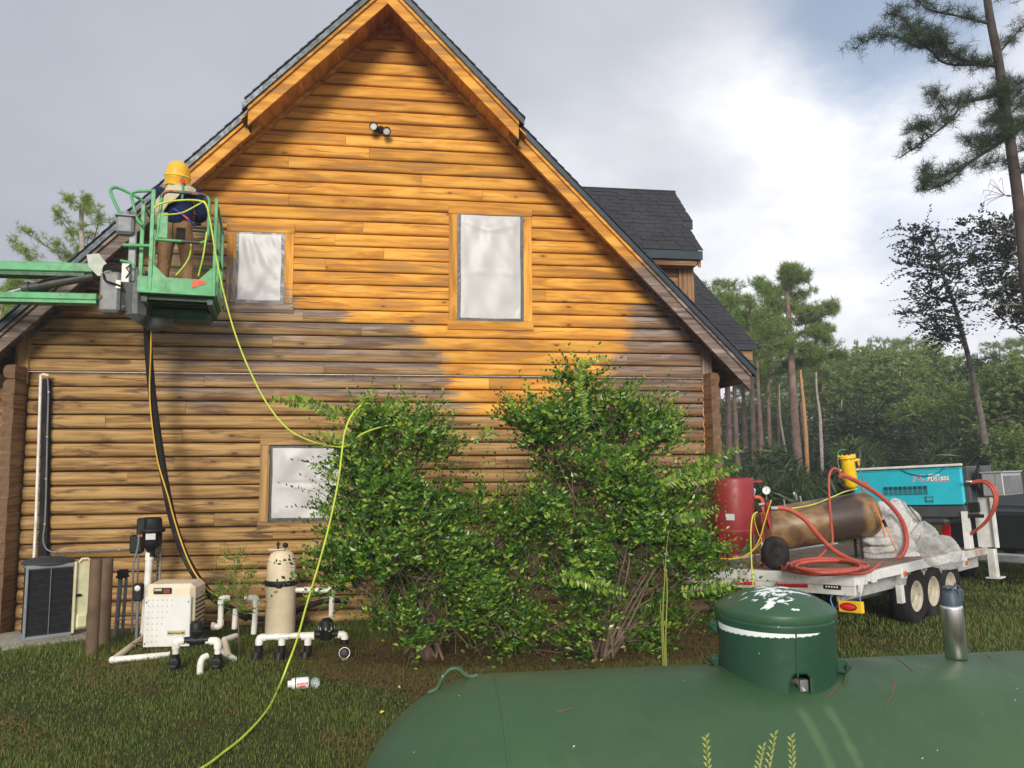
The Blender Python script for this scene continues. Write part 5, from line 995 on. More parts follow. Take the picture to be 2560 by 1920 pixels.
MB().tube(smooth_path([(.0, -.18, 1.12), (.10, -.2, 1.05), (.19, -.19, .98), (.25, -.12, .93)], 4), .011, 8).build('belt_hose', paint('hose_blue', (.03, .05, .45), .5), man); MB().tube([(.12, -.20, 1.035), (.18, -.2, .99)], .015, 8).build('belt_fitting', paint('fit_red2', (.55, .03, .04), .5), man)
MB().tube([(-.10, .30, 1.06), (.0, .52, 1.14), (.12, .86, 1.25)], [.03, .024, .018], 10).build('blast_nozzle', M_DARK, man)

# ------------------------------------------------------------------ hoses from the basket
M_LIME = paint('lime_hose', (.50, .60, .06), .5, var=.12, dirt=.25, dirtcol=(.25, .28, .06), dsc=9); M_YEL = paint('yellow_hose', (.62, .36, .02), .5, var=.1); M_REDH = paint('red_hose', (.42, .065, .038), .55, var=.15, dirt=.35, dirtcol=(.30, .16, .11), dsc=5)
lp = [at(432, 536, 9.24), at(410, 537, 9.24), at(455, 532, 9.22), at(500, 509, 9.22), at(512, 506, 9.2), at(524, 545, 9.2), at(540, 640, 9.2), at(560, 735, 9.2), at(588, 835, 9.15), at(625, 928, 9.05), at(667, 1008, 8.95), at(715, 1068, 8.8), at(765, 1098, 8.6), at(820, 1114, 8.35), at(868, 1115, 8.2), at(905, 1085, 8.35), at(960, 1066, 8.5), at(1010, 1062, 8.6)]
lh = thing('lime_hose', 'long lime green air hose hanging from the basket across the bush to the lawn', 'hose'); MB().tube(smooth_path(lp, 7), .0095, 8).build('hose_run', M_LIME, lh)
lp2 = [at(905, 1010, 8.35), at(878, 1040, 8.2), at(862, 1080, 8.1), at(856, 1120, 8.02), at(846, 1200, 8.0), at(826, 1300, 8.0), at(800, 1400, 8.0), at(770, 1500, 8.0), at(742, 1600, 8.0), at(718, 1665, 7.98)]
pz = [atz(698, 1716, .03), atz(668, 1775, .02), atz(612, 1838, .02), atz(560, 1880, .02), atz(505, 1920, .02), atz(380, 1990, .02)]
MB().tube(smooth_path(lp2 + pz, 7), .010, 8).build('hose_run', M_LIME, lh)
ll = [at(385, 520, 9.22), at(398, 511, 9.22), at(430, 503, 9.22), at(475, 500, 9.22), at(510, 506, 9.2), at(522, 530, 9.2)]; MB().tube(smooth_path(ll, 5), .012, 8).build('hose_run', M_LIME, lh)
ll = [at(517, 580, 9.35), at(508, 640, 9.35), at(496, 690, 9.4)]; MB().tube(smooth_path(ll, 5), .010, 8).build('hose_run', M_LIME, lh); ll = [at(478, 610, 9.5), at(474, 640, 9.5), at(460, 665, 9.5), at(440, 688, 9.5)]; MB().tube(smooth_path(ll, 5), .010, 8).build('hose_run', M_LIME, lh)
bh = thing('blast_hose', 'thick black blast hose hanging from the basket down to the ground behind the heater', 'hose')
bp_ = [at(368, 780, 10.15), at(369, 830, 10.2), at(373, 900, 10.25), at(380, 980, 10.3), at(390, 1060, 10.3), at(402, 1140, 10.3), at(415, 1220, 10.3), at(432, 1300, 10.3), at(458, 1380, 10.25), at(490, 1440, 10.2), at(525, 1485, 10.15), at(570, 1520, 10.2), at(620, 1545, 10.3)]
MB().tube(smooth_path(bp_, 6), .048, 12).build('hose_run', M_RUBBER, bh)
yh = thing('yellow_hose', 'thin yellow hose taped beside the black blast hose', 'hose'); yp = [at(378, 790, 10.08), at(377, 880, 10.12), at(374, 960, 10.2), at(376, 1020, 10.22), at(384, 1090, 10.22), at(396, 1160, 10.22), at(420, 1240, 10.2), at(433, 1290, 10.2), at(455, 1360, 10.15), at(480, 1420, 10.1), at(515, 1470, 10.05), at(545, 1490, 10.1)]
MB().tube(smooth_path(yp, 6), .0095, 8).build('hose_run', M_YEL, yh) 
# ------------------------------------------------------------------ flatbed trailer
from mathutils import noise as mnoise
O = atz(2140, 1438, .85); TH = R(33); e1 = Vector((math.cos(TH), math.sin(TH), 0)); e2 = Vector((-math.sin(TH), math.cos(TH), -.052)).normalized(); e3 = e1.cross(e2).normalized()
MT = Matrix(((e1.x, e2.x, e3.x, O.x), (e1.y, e2.y, e3.y, O.y), (e1.z, e2.z, e3.z, O.z), (0, 0, 0, 1))); MTi = MT.inverted()
def dk(px, py, h=0.): return atplane(px, py, O + e3 * h, e3)
def lu(P): return MTi @ P
def T(u, v, w_=0.): return MT @ Vector((u, v, w_))
def uplane(px, py, u): return atplane(px, py, T(u, 0, 0), e1)
def vplane(px, py, v): return atplane(px, py, T(0, v, 0), e2)
def dep(P): return (P - EYE).dot(_fw)
TLn = lu(dk(2500, 1368)).x; TWd = lu(vplane(1640, 1450, 0)).x
TW = 2.35
trl = thing('flatbed_trailer', 'white triple-axle flatbed trailer loaded with blasting gear beside the house', 'trailer')
M_DECK = paint('deck_timber', (.20, .135, .085), .85, var=.3, dirt=.6, dirtcol=(.10, .075, .05), sc=3, bump=.4); M_LAMPR = paint('lamp_red', (.55, .01, .012), .25, var=.05); M_AMBER = paint('lamp_amber', (.55, .12, .03), .3)
for i in range(9):
    v0 = .1 + i * (TW - .2) / 9; MB().box((TLn / 2, v0 + (TW - .2) / 18, -.02), (TLn - .1, (TW - .2) / 9 - .008, .035), M=MT).build('deck_plank', M_DECK, trl)
MB().box((-.03, TW / 2, -.055), (.10, TW + .04, .11), M=MT, bev=.006).box((-.045, TW / 2, -.165), (.05, TW + .0, .12), M=MT, bev=.004).box((-.075, TW / 2, -.112), (.02, TW + .04, .010), M=MT).build('rear_beam', M_WHITEP, trl)
MB().prism([(0, -.23), (.11, -.10), (.11, -.0), (0, 0)], -.035, -.01, M=MT).build('corner_gusset', M_WHITEP, trl)
for u in (.12, .36): MB().box((u, -.03, -.045), (.10, .03, .14), M=MT, bev=.004).box((u, -.048, -.06), (.03, .01, .03), M=MT).build('stake_pocket', M_WHITEP, trl)
MB().box((.85, .02, -.045), (1.35, .07, .11), M=MT, bev=.006).build('side_rail', M_WHITEP, trl); MB().box((2.15, .03, -.045), (1.2, .05, .11), M=MT, bev=.004).build('side_rail', M_WHITEP, trl)
MB().box((2.95, -.01, -.035), (.36, .09, .13), M=MT, bev=.006).build('side_rail', M_WHITEP, trl); MB().box(((3.15 + TLn) / 2, .02, -.05), (TLn - 3.15, .06, .10), M=MT, bev=.004).build('side_rail', paint('rail_rusty', (.55, .52, .46), .6, dirt=.9, dirtcol=(.20, .085, .03), dsc=1.6), trl)
MB().box((TLn / 2, TW - .02, -.045), (TLn, .07, .11), M=MT).build('side_rail', M_WHITEP, trl)
q = MB(); 
for v in (.22, TW - .22): q.box((TLn / 2 + .05, v, -.20), (TLn + .1, .06, .20), M=MT)
for i in range(8): q.box((.2 + i * TLn / 8, TW / 2, -.13), (.06, TW - .3, .08), M=MT)
q.build('chassis', paint('chassis_grey', (.40, .40, .38), .6, dirt=.7, dirtcol=(.14, .12, .10), dsc=1.2), trl)
for px0, px1, py0, py1 in ((1839, 1887, 1452, 1461), (1939, 2020, 1457, 1468)):
    a, b_ = lu(uplane(px0, (py0 + py1) / 2, -.075)), lu(uplane(px1, (py0 + py1) / 2 + 2, -.075)); P0, P1 = T(-.078, a.y, a.z), T(-.078, b_.y, b_.z); d = (P1 - P0).normalized()
    lm = MB().tube([P0, P1], .020, 10).build('tail_strip', M_LAMPR, trl)
    for i in range(9): MB().sphere(P0 + (P1 - P0) * (i + .5) / 9 - e1 * .018, .009, 8).build('led', paint('led_red', (.75, .03, .03), .2) if i == 0 and px0 == 1839 else bpy.data.materials['led_red'], lm)
a = lu(uplane(2081, 1467, -.075)); lm = MB().box((-.080, a.y, a.z), (.02, .21, .055), M=MT, bev=.01).build('work_lamp', M_BLACK, trl)
for i in range(5): MB().sphere(T(-.093, a.y - .064 + i * .032, a.z), .012, 8).build('led', bpy.data.materials['silver_label'], lm)
a = lu(uplane(2128, 1517, -.10)); lm = MB().box((-.10, a.y, a.z), (.06, .27, .125), M=MT, bev=.006).build('marker_lamp', paint('lamp_yellow', (.80, .48, .02), .4), trl)
MB().sphere(T(-.128, a.y + .02, a.z), 1, 16, M=Matrix.Identity(4)).build('x', M_LAMPR) if False else None
q = MB(); Mq = MT @ Matrix.Translation((-.130, a.y + .02, a.z)); q.lathe([(0, -.012), (.8, -.012), (1, 0)], 24, Mq @ Matrix.Rotation(R(90), 4, 'Y') @ Matrix.Diagonal((.044, .10, 1, 1))); q.build('lens_rim', M_BLACK, lm)
q = MB(); q.lathe([(0, -.022), (.8, -.018), (1, -.010)], 24, Mq @ Matrix.Rotation(R(90), 4, 'Y') @ Matrix.Diagonal((.034, .086, 1, 1))); q.build('lens', paint('lens_bright_red', (.85, .02, .015), .2), lm)
for dv in (-.10, .08): MB().tube([T(-.08, a.y + dv, a.z + .06), T(-.06, a.y + dv * .9, a.z + .16)], .007, 6).build('hanger', paint('zip_blue', (.10, .22, .45), .4), trl)
MB().tube(smooth_path([T(-.05, a.y + .16, a.z + .02), T(-.05, a.y + .22, a.z - .04), T(-.05, a.y + .26, a.z + .06), T(-.03, a.y + .2, a.z + .16)], 4), .008, 6).build('loose_wire', bpy.data.materials['zip_blue'], trl)
for px, py in ((2262, 1437), (2415, 1410)):
    a = lu(vplane(px, py, -.02)); lm = MB().box((a.x, -.005, a.z + .02), (.13, .03, .12), M=MT, bev=.004).build('marker_bracket', M_WHITEP, trl); MB().box((a.x, -.025, a.z + .01), (.08, .02, .065), M=MT, bev=.008).build('amber_lens', M_AMBER, lm)
# wheels
for px, py in ((2301, 1503), (2343, 1490), (2385, 1473)):
    a = lu(vplane(px, py, .16)); Wc = T(a.x, .27, 0); Wc.z = .365
    for side, vv in ((1, .27), (-1, TW - .27)):
        Wc = T(a.x, vv, 0); Wc.z = .365 - (.0 if side > 0 else .02); Mw = Matrix.Translation(Wc) @ Matrix.Rotation(TH, 4, 'Z') @ Matrix.Rotation(R(90 * side), 4, 'X')
        wl = thing('wheel', None, None); wl.parent = trl
        MB().lathe([(.20, -.10), (.30, -.115), (.355, -.10), (.368, -.06), (.37, 0), (.368, .06), (.355, .10), (.30, .115), (.20, .10)], 36, Mw).build('tyre', M_RUBBER, wl)
        MB().lathe([(.205, .09), (.195, .10), (.185, .05), (.17, .0), (.12, -.01), (.10, .03), (.06, .05), (0, .05)], 28, Mw).build('rim', paint('rim_cream', (.46, .42, .33), .5, dirt=.5, dirtcol=(.2, .14, .08), chip=(.05, .04, .03), chipt=.66) if 'rim_cream' not in bpy.data.materials else bpy.data.materials['rim_cream'], wl)
MB().tube([T(.55, .5, -.38), T(2.3, .5, -.40)], .05, 10).build('axle_tube', M_STEEL, trl)
a = lu(vplane(2485, 1400, .1)); MB().box((a.x, .12, -.28), (.12, .12, .42), M=MT, bev=.01).box((a.x + .04, .12, -.50), (.24, .2, .02), M=MT).build('landing_leg', M_WHITEP, trl); MB().box((TLn + .6, TW / 2, -.2), (1.3, .14, .14), M=MT, bev=.01).build('drawbar', M_WHITEP, trl)
MB().box((1.32, .1, -.36), (.10, .06, .22), M=MT).build('hanger_bracket', M_WHITEP, trl)

# headboard post and toolbox
UC = lu(dk(2420, 1372)).x
uh = TLn - .06; a = lu(uplane(2447, 1365, uh)); b_ = lu(uplane(2498, 1365, uh)); tp = lu(uplane(2475, 1243, uh))
MB().box((uh, (a.y + b_.y) / 2, tp.z / 2), (.05, a.y - b_.y, tp.z), M=MT, bev=.006).box((uh - .04, b_.y + .01, tp.z / 2), (.09, .03, tp.z), M=MT).build('headboard', M_WHITEP, trl)
MB().prism([(UC - .04, 0), (UC + .14, 0), (UC + .10, .54), (UC - .02, .54)], lu(dk(2424, 1372)).y - .02, lu(dk(2424, 1372)).y + .05, M=MT).build('stand_leg', M_WHITEP, trl)
M_DIA, ntd, pd_, od_ = newmat('diamond_plate'); td = N(ntd, 'ShaderNodeTexCoord'); vd = N(ntd, 'ShaderNodeTexVoronoi'); L(ntd, MAPV(ntd, td.outputs['Object'], (1, 1, 1.6)), vd.inputs['Vector']); vd.inputs['Scale'].default_value = 22; vd.inputs['Randomness'].default_value = .15
pd_.inputs['Base Color'].default_value = (.52, .53, .54, 1); pd_.inputs['Metallic'].default_value = .7; pd_.inputs['Roughness'].default_value = .42; bd = N(ntd, 'ShaderNodeBump'); bd.inputs['Strength'].default_value = .9; bd.inputs['Distance'].default_value = .012; L(ntd, RANGE(ntd, vd.outputs['Distance'], .1, .35, 1, 0), bd.inputs['Height']); L(ntd, bd.outputs[0], pd_.inputs['Normal'])
tb = thing('toolbox', 'diamond plate aluminium toolbox on the front post of the trailer', 'toolbox')
a = lu(uplane(2455, 1212, uh - .12)); b_ = lu(uplane(2508, 1212, uh - .12)); zt = lu(uplane(2480, 1183, uh - .12)).z; zb = lu(uplane(2480, 1240, uh - .12)).z
Mtb = MT @ Matrix.Translation((uh - .12, b_.y, zb))
MB().box((.42, (a.y - b_.y) / 2, (zt - zb) / 2), (.84, a.y - b_.y, zt - zb), M=Mtb, bev=.008).build('box', M_DIA, tb); MB().box((.42, -.008, (zt - zb) / 2 - .01), (.76, .02, zt - zb - .07), M=Mtb, bev=.004).build('door', paint('door_alu', (.20, .20, .20), .45, .5), tb); MB().box((.42, (a.y - b_.y) / 2, zt - zb + .012), (.88, a.y - b_.y + .03, .025), M=Mtb, bev=.005).build('lid', M_DIA, tb)
for u in (.35, .68): MB().box((u, -.022, zt - zb - .09), (.018, .01, .05), M=Mtb).build('latch', M_STEEL, tb)

# compressor, standing crosswise on the trailer
M_TEAL = paint('compressor_turquoise', (.022, .47, .58), .42, var=.06, dirt=.12, dirtcol=(.05, .25, .28)); M_CDARK = paint('compressor_grey', (.055, .06, .065), .5, dirt=.4, dirtcol=(.10, .09, .08))
cmp_ = thing('air_compressor', 'turquoise towable air compressor lettered PDS185S mounted across the trailer', 'compressor')
cr = lu(uplane(2413, 1261, UC)); ct = lu(uplane(2411, 1167, UC)); cl_ = lu(uplane(2128, 1176, UC)); wB, wT = cr.z, ct.z; vR, vL = cr.y, cl_.y; CW = vL - vR; CD = 1.05
Mc = MT @ Matrix.Translation((UC, vR, 0)) @ Matrix.Rotation(R(0), 4, 'X')
MB().box((CD / 2, CW / 2, (wB + wT) / 2), (CD, CW, wT - wB), M=Mc, bev=.025).build('canopy', M_TEAL, cmp_)
MB().box((CD / 2, CW / 2, wB - .10), (CD - .04, CW, .19), M=Mc, bev=.02).box((CD / 2, CW * .45, wB - .24), (CD - .1, CW * .55, .14), M=Mc, bev=.05).build('base_tray', M_CDARK, cmp_)
MB().box((CD / 2 + .02, -.035, (wB + wT) / 2 - .08), (CD - .04, .07, wT - wB + .18), M=Mc, bev=.01).build('end_panel', M_CDARK, cmp_)
MB().box((-.006, CW / 2, wB + .012), (.014, CW - .02, .024), M=Mc, bev=.004).box((CD / 2, CW / 2, wT - .01), (CD + .012, CW + .012, .012), M=Mc).build('canopy_lip', M_TEAL, cmp_)
MB().box((-.02, CW / 2 + .1, wT + .035), (.05, CW + .25, .035), M=Mc, bev=.006).build('lifting_bar', paint('bar_yellow_white', (.68, .66, .60), .5, dirt=.75, dirtcol=(.75, .42, .05), dsc=1.6), cmp_)
MB().box((CD * .4, CW * .6, wT + .03), (.5, CW * .7, .05), M=Mc, bev=.015).build('exhaust_hood', M_CDARK, cmp_)
a = lu(uplane(2209, 1216, UC)); b_ = lu(uplane(2319, 1216, UC)); g0 = lu(uplane(2260, 1216, UC)).z; g1__ = lu(uplane(2260, 1236, UC)).z
MB().box((-.002, (a.y + b_.y) / 2 - vR, (g0 + g1__) / 2), (.012, a.y - b_.y, g0 - g1__), M=Mc).build('vent_recess', paint('vent_dark', (.008, .06, .085), .6), cmp_)
M_VLT = paint('vent_teal', (.03, .20, .24), .5)
for i in range(7): MB().box((-.011, (a.y + b_.y) / 2 - vR, g1__ + (g0 - g1__) * (i + .3) / 8), (.012, a.y - b_.y, .013), M=Mc @ Matrix.Translation((0, 0, 0))).build('louver', M_VLT if i < 5 else bpy.data.materials['vent_dark'], cmp_)
for i in range(10): MB().box((-.014, b_.y - vR + (a.y - b_.y) * i / 9, (g0 + g1__) / 2), (.008, .006, g0 - g1__), M=Mc).build('vent_bar', M_TEAL, cmp_)
a = lu(uplane(2325, 1249, UC)); MB().box((-.006, a.y - vR, a.z), (.014, .11, .085), M=Mc, bev=.004).build('latch_plate', M_TEAL, cmp_); MB().box((-.014, a.y - vR, a.z - .018), (.014, .10, .014), M=Mc).box((-.014, a.y - vR, a.z + .042), (.014, .13, .008), M=Mc).box((-.014, a.y - vR + .05, a.z), (.012, .006, .08), M=Mc).box((-.014, a.y - vR - .05, a.z), (.012, .006, .08), M=Mc).build('latch', M_CDARK, cmp_)
M_PRW = paint('print_white', (.80, .80, .80), .4, var=.03); M_PRM = paint('print_magenta', (.42, .10, .26), .4, var=.05)
Rf = Matrix(((0, 0, -1, 0), (-1, 0, 0, 0), (0, 1, 0, 0), (0, 0, 0, 1)))     # text x -> -v, y -> w, normal -> -u
def cm(px, py, off): q = lu(uplane(px, py, UC)); return MT @ Matrix.Translation((UC - off, q.y, q.z)) @ Rf
t_ = text_obj('PDS185S', .080, M_PRW, cm(2346, 1197, .004), 'model_lettering', None, bold=.0035, space=1.05); pin(t_, cmp_); t_ = text_obj('PDS185S', .080, M_CDARK, cm(2347, 1198, .0025), 'lettering_shadow', None, bold=.006, space=1.05); pin(t_, cmp_)
t_ = text_obj('AIRMAN', .038, M_PRW, cm(2334, 1187.5, .004), 'maker_lettering', None, bold=.003, space=1.1); pin(t_, cmp_)
def strip(pts, w_, mat, off=.004, name='emblem'):
    P = smooth_path([Vector((lu(uplane(x, y, UC)).y, lu(uplane(x, y, UC)).z, 0)) for x, y in pts], 5); vs = []
    for i, p in enumerate(P):
        t = (P[min(i + 1, len(P) - 1)] - P[max(0, i - 1)]).normalized(); n = Vector((-t.y, t.x, 0)) * w_ * (.35 + .65 * math.sin(math.pi * (i + .5) / len(P)))
        for s_ in (1, -1): vs.append(T(UC - off, (p + n * s_).x, (p + n * s_).y))
    fs = [(2 * i, 2 * i + 1, 2 * i + 3, 2 * i + 2) for i in range(len(P) - 1)]; o = MB().add(vs, fs).build(name, mat, cmp_); return o
for pts in ([(2280, 1204), (2284, 1203), (2286, 1196), (2288, 1190), (2293, 1188)], [(2293, 1193), (2296, 1196), (2299, 1191), (2303, 1189), (2312, 1188)], [(2299, 1191), (2301, 1198), (2307, 1201), (2318, 1201)]): strip(pts, .016, M_PRW, .003); strip(pts, .009, M_PRM, .005)
strip([(2318, 1201.5), (2345, 1203), (2375, 1202.5)], .013, M_PRW, .003); strip([(2319, 1201.5), (2345, 1203), (2373, 1202.5)], .008, M_PRM, .005)
MB().tube(smooth_path([T(UC - .01, lu(uplane(2252, 1172, UC)).y, wT), T(UC - .02, lu(uplane(2275, 1185, UC)).y, lu(uplane(2275, 1184, UC)).z), T(UC - .02, lu(uplane(2310, 1190, UC)).y, lu(uplane(2310, 1190, UC)).z), T(UC - .02, lu(uplane(2340, 1185, UC)).y, lu(uplane(2340, 1185, UC)).z), T(UC - .01, lu(uplane(2362, 1170, UC)).y, wT)], 4), .005, 6).build('slack_cable', M_DARK, cmp_)
pr = uplane(2438, 1190, UC + .1); MB().prism([(0, -.18), (.10, -.20), (.22, .0), (.18, .16), (.05, .05)], -.02, .02, M=MT @ Matrix.Translation(lu(pr))).build('flap', M_BLACK, cmp_)
MB().box(lu(uplane(2436, 1268, UC + .05)), (.06, .14, .14), M=MT, bev=.01).box(lu(uplane(2440, 1290, UC + .05)), (.05, .2, .05), M=MT).build('tool_tray', M_BLACK, cmp_)
hs = [uplane(2432, 1204, UC), uplane(2448, 1202, UC), uplane(2466, 1203, UC - .02), uplane(2482, 1214, UC - .05), uplane(2492, 1236, UC - .05), uplane(2490, 1262, UC - .05), uplane(2477, 1290, UC - .03), uplane(2458, 1312, UC), uplane(2436, 1328, UC + .05), uplane(2425, 1340, UC + .2)]
rh = thing('red_hose', 'pair of dull red hoses looping from the right end of the turquoise compressor', 'hose', 'red air hoses on the trailer'); MB().tube(smooth_path(hs, 6), .021, 10).build('hose_run', M_REDH, rh); MB().tube([p + Vector((-.035, 0, -.02)) for p in smooth_path(hs, 6)], .021, 10).build('hose_run', M_REDH, rh); MB().tube([hs[0] + Vector((-.12, 0, 0)), hs[0], hs[1]], .018, 8).build('hose_fitting', M_STEEL, rh)

# red blast pot
M_POT = paint('pot_red', (.25, .018, .020), .5, var=.12, dirt=.35, dirtcol=(.20, .04, .03), dsc=4)
pb = dk(1838, 1418); pot = thing('blast_pot', 'dull red sandblasting pot with gauge standing at the rear left of the trailer', 'blast pot', loc=pb)
m_ = dep(pb) / FPX; RP = 51 * m_; zt = (1418 - 1198) * m_ * 1.01; zc = (1418 - 1333) * m_
MB().lathe([(.06, .16), (.07, .20), (RP * .98, zc), (RP, zc + .02), (RP, zt - .02), (RP * .97, zt), (RP * .9, zt - .015), (RP * .4, zt - .06), (0, zt - .08)], 40).lathe([(RP + .001, zc + .025), (RP + .012, zc + .035), (RP + .001, zc + .05)], 40).build('vessel', M_POT, pot)
for a in (-150, -25, 95): a = R(a); MB().box((RP * .93 * math.cos(a), RP * .93 * math.sin(a), zc * .5 + .07), (.085, .02, zc + .14), rz=a + math.pi / 2, bev=.004).box((RP * .93 * math.cos(a), RP * .93 * math.sin(a), .01), (.14, .1, .015), rz=a).build('leg', M_POT, pot)
MB().tube([(RP * .9, 0, zt - .06), (RP + .14, -.02, zt - .055)], .018, 10).build('handle', M_POT, pot); MB().lathe([(0, .14), (.05, .14), (.06, .1), (.05, .02), (0, .0)], 16).sphere((.0, -.05, .11), .06, 12).build('bottom_valve', M_STEEL, pot)
MB().tube(smooth_path([(RP - .02, -.05, zt - .10), (RP + .01, -.07, zt - .17), (RP - .01, -.06, zt - .24)], 4), .012, 8).build('latch_rod', M_STEEL, pot); MB().lathe([(0, 0), (.045, 0), (.045, .03), (0, .03)], 14, Matrix.Translation((RP - .03, -.06, zt - .11)) @ Matrix.Rotation(R(60), 4, 'Y')).build('port', M_DARK, pot)
def pl_(px, py, o=-.10): return at(px, py, pb.y + o) - pb
MB().tube([pl_(1917, 1255), pl_(1921, 1290), pl_(1925, 1322)], .034, 12).build('moisture_trap', M_POT, pot); MB().tube(smooth_path([pl_(1885, 1243), pl_(1899, 1244), pl_(1906, 1254), pl_(1906, 1268), pl_(1903, 1285)], 4), .024, 10).build('inlet_pipe', paint('pipe_orange_red', (.62, .11, .05), .4), pot)
MB().tube([pl_(1903, 1283), pl_(1908, 1340), pl_(1905, 1422)], .020, 8).build('stand_pipe', M_POT, pot); MB().tube([pl_(1905, 1355), pl_(1908, 1388)], .017, 8).build('white_sleeve', M_PVC, pot)
gp = at(1916, 1226, pb.y - .14) - pb; Mg = Matrix.Translation(gp) @ Matrix.Rotation(R(90), 4, 'X') @ Matrix.Rotation(R(-24), 4, 'Y'); MB().lathe([(0, -.03), (.050, -.03), (.054, -.01), (.054, .012), (.047, .014), (.047, .006)], 28, Mg).build('gauge_case', M_STEEL, pot); g_ = MB().lathe([(0, .007), (.047, .007)], 28, Mg).build('gauge_dial', paint('dial_face', (.78, .78, .74), .4, var=.03), pot); MB().box((0, .012, .009), (.004, .05, .002), M=Mg).build('gauge_needle', M_DARK, pot); MB().tube([gp + Vector((0, 0, -.05)), gp + Vector((.0, .01, -.12))], .010, 8).build('gauge_stem', M_STEEL, pot)
MB().box((-RP * .55, -RP * .86, zc + .22), (.11, .008, .08), rz=R(-32)).box((-RP * .55, -RP * .875, zc + .21), (.04, .006, .05), rz=R(-32)).build('sticker', M_LABEL, pot)
for nm, x, y in (('coupling', 1903, 1262), ('coupling', 1932, 1273), ('coupling', 1898, 1277)): MB().tube([pl_(x - 7, y, -.16), pl_(x + 7, y - 2, -.16)], .022, 10).build(nm, M_STEEL if x > 1899 else M_BLACK, pot)
wp = dk(1940, 1424); Mw = Matrix.Translation(wp + Vector((0, 0, .205))) @ Matrix.Rotation(R(18), 4, 'Z') @ Matrix.Rotation(R(90), 4, 'X'); m2w = dep(wp) / FPX; rw = 41 * m2w
wl = thing('pot_wheel', None, None); wl.parent = pot; wl.location = -pb
MB().lathe([(.5 * rw, -.045), (.85 * rw, -.055), (rw, -.03), (rw, .03), (.85 * rw, .055), (.5 * rw, .045), (.45 * rw, .02), (.2 * rw, .02), (.15 * rw, .05), (0, .05)], 32, Mw).build('tyre', M_RUBBER, wl)

# brown pressure tank lying across the trailer
TLG_ = 1.33
M_RTANK, ntr, ptr, otr = newmat('heat_stained_tank'); tr_ = N(ntr, 'ShaderNodeTexCoord'); spr = N(ntr, 'ShaderNodeSeparateXYZ'); L(ntr, tr_.outputs['Object'], spr.inputs[0]); na_ = NOISE(ntr, tr_.outputs['Object'], 4, 6, .62, .5); nb__ = NOISE(ntr, tr_.outputs['Object'], 17, 5)
cr_ = MIX(ntr, RANGE(ntr, na_, .35, .6), (.30, .18, .075), (.16, .095, .045)); dz_ = MATH(ntr, 'ADD', spr.outputs[2], MATH(ntr, 'MULTIPLY', MATH(ntr, 'SUBTRACT', na_, .5), .35))
dk_ = MATH(ntr, 'MULTIPLY', RANGE(ntr, dz_, TLG_ * .56, TLG_ * .66), RANGE(ntr, dz_, TLG_ * 1.0, TLG_ * .92, 0, 1)); dk_ = MATH(ntr, 'MAXIMUM', MATH(ntr, 'MULTIPLY', dk_, .92), RANGE(ntr, dz_, .30, -.05, 0, .15)) 
cr_ = MIX(ntr, dk_, cr_, (.035, .026, .024)); cr_ = MIX(ntr, MATH(ntr, 'MULTIPLY', RANGE(ntr, nb__, .56, .7), .6), cr_, (.16, .055, .02)); L(ntr, cr_, ptr.inputs['Base Color']); ptr.inputs['Roughness'].default_value = .42; ptr.inputs['Metallic'].default_value = .05
ya = pb.y + .42; TA = at(1912, 1326, ya + .12); TB = at(2178, 1283, ya - .12); axd = (TB - TA); TLg = axd.length; axd.normalize(); mt_ = dep((TA + TB) / 2) / FPX; RT = 55 * mt_
bt_ = thing('pressure_tank', 'heat-stained brown cylindrical tank lying tilted across the trailer', 'tank'); Mt_ = Matrix.Translation(TA) @ (Matrix.Rotation(0, 4, 'Z') @ axd.to_track_quat('Z', 'Y').to_matrix().to_4x4())
print('TLG', TLg)
prT = [(0, -.10), (RT * .5, -.085), (RT * .85, -.04), (RT, .03), (RT, TLg * .45), (RT, TLg - .08), (RT * .97, TLg - .03), (RT * .85, TLg + .03), (RT * .5, TLg + .075), (0, TLg + .09)]
o = MB().lathe(prT, 44).build('tank_shell', M_RTANK, None); o.parent = bt_; o.matrix_world = Mt_
q = MB(); 
for t in (TLg * .62, TLg * .78): q.box((RT * .55, .0, t), (.05, .08, .02))
for s_ in (.18, .86):
    for d_ in (-1, 1): p_ = TA + axd * TLg * s_ + Vector((.04 * d_, -.12 * d_ * 0 + .14 * d_, -RT * .75)); g_ = lu(p_); MB().tube([p_, T(g_.x, g_.y, .0)], .022, 6).build('tank_leg', M_DARK, bt_)
for px, py in ((1992, 1240), (1962, 1255), (2003, 1246)): p_ = at(px, py + 10, ya - .05); MB().tube([p_, at(px - 3, py - 6, ya - .05)], .014, 8).build('fitting', M_STEEL, bt_)
MB().tube([at(1984, 1228 + 3, ya), at(1990, 1248, ya)], .012, 8).build('fitting', M_PVC, bt_)
MB().tube(smooth_path([at(1975, 1272, ya - RT - .02), at(2030, 1262, ya - RT), at(2075, 1245, ya - RT + .05), at(2110, 1230, ya - RT + .1), at(2142, 1222, ya - .1)], 5), .009, 8).build('lime_line', M_LIME, bt_)
p_ = TA + axd * TLg * .72 - Vector((0, RT, 0)) * 0
MB().tube([at(2120, 1226, ya - .1), at(2102, 1216, ya - .12), at(2096, 1205, ya - .12)], .028, 10).tube([at(2100, 1232, ya - .12), at(2128, 1226, ya - .12)], .034, 10).build('ball_valve', M_BLACK, bt_)
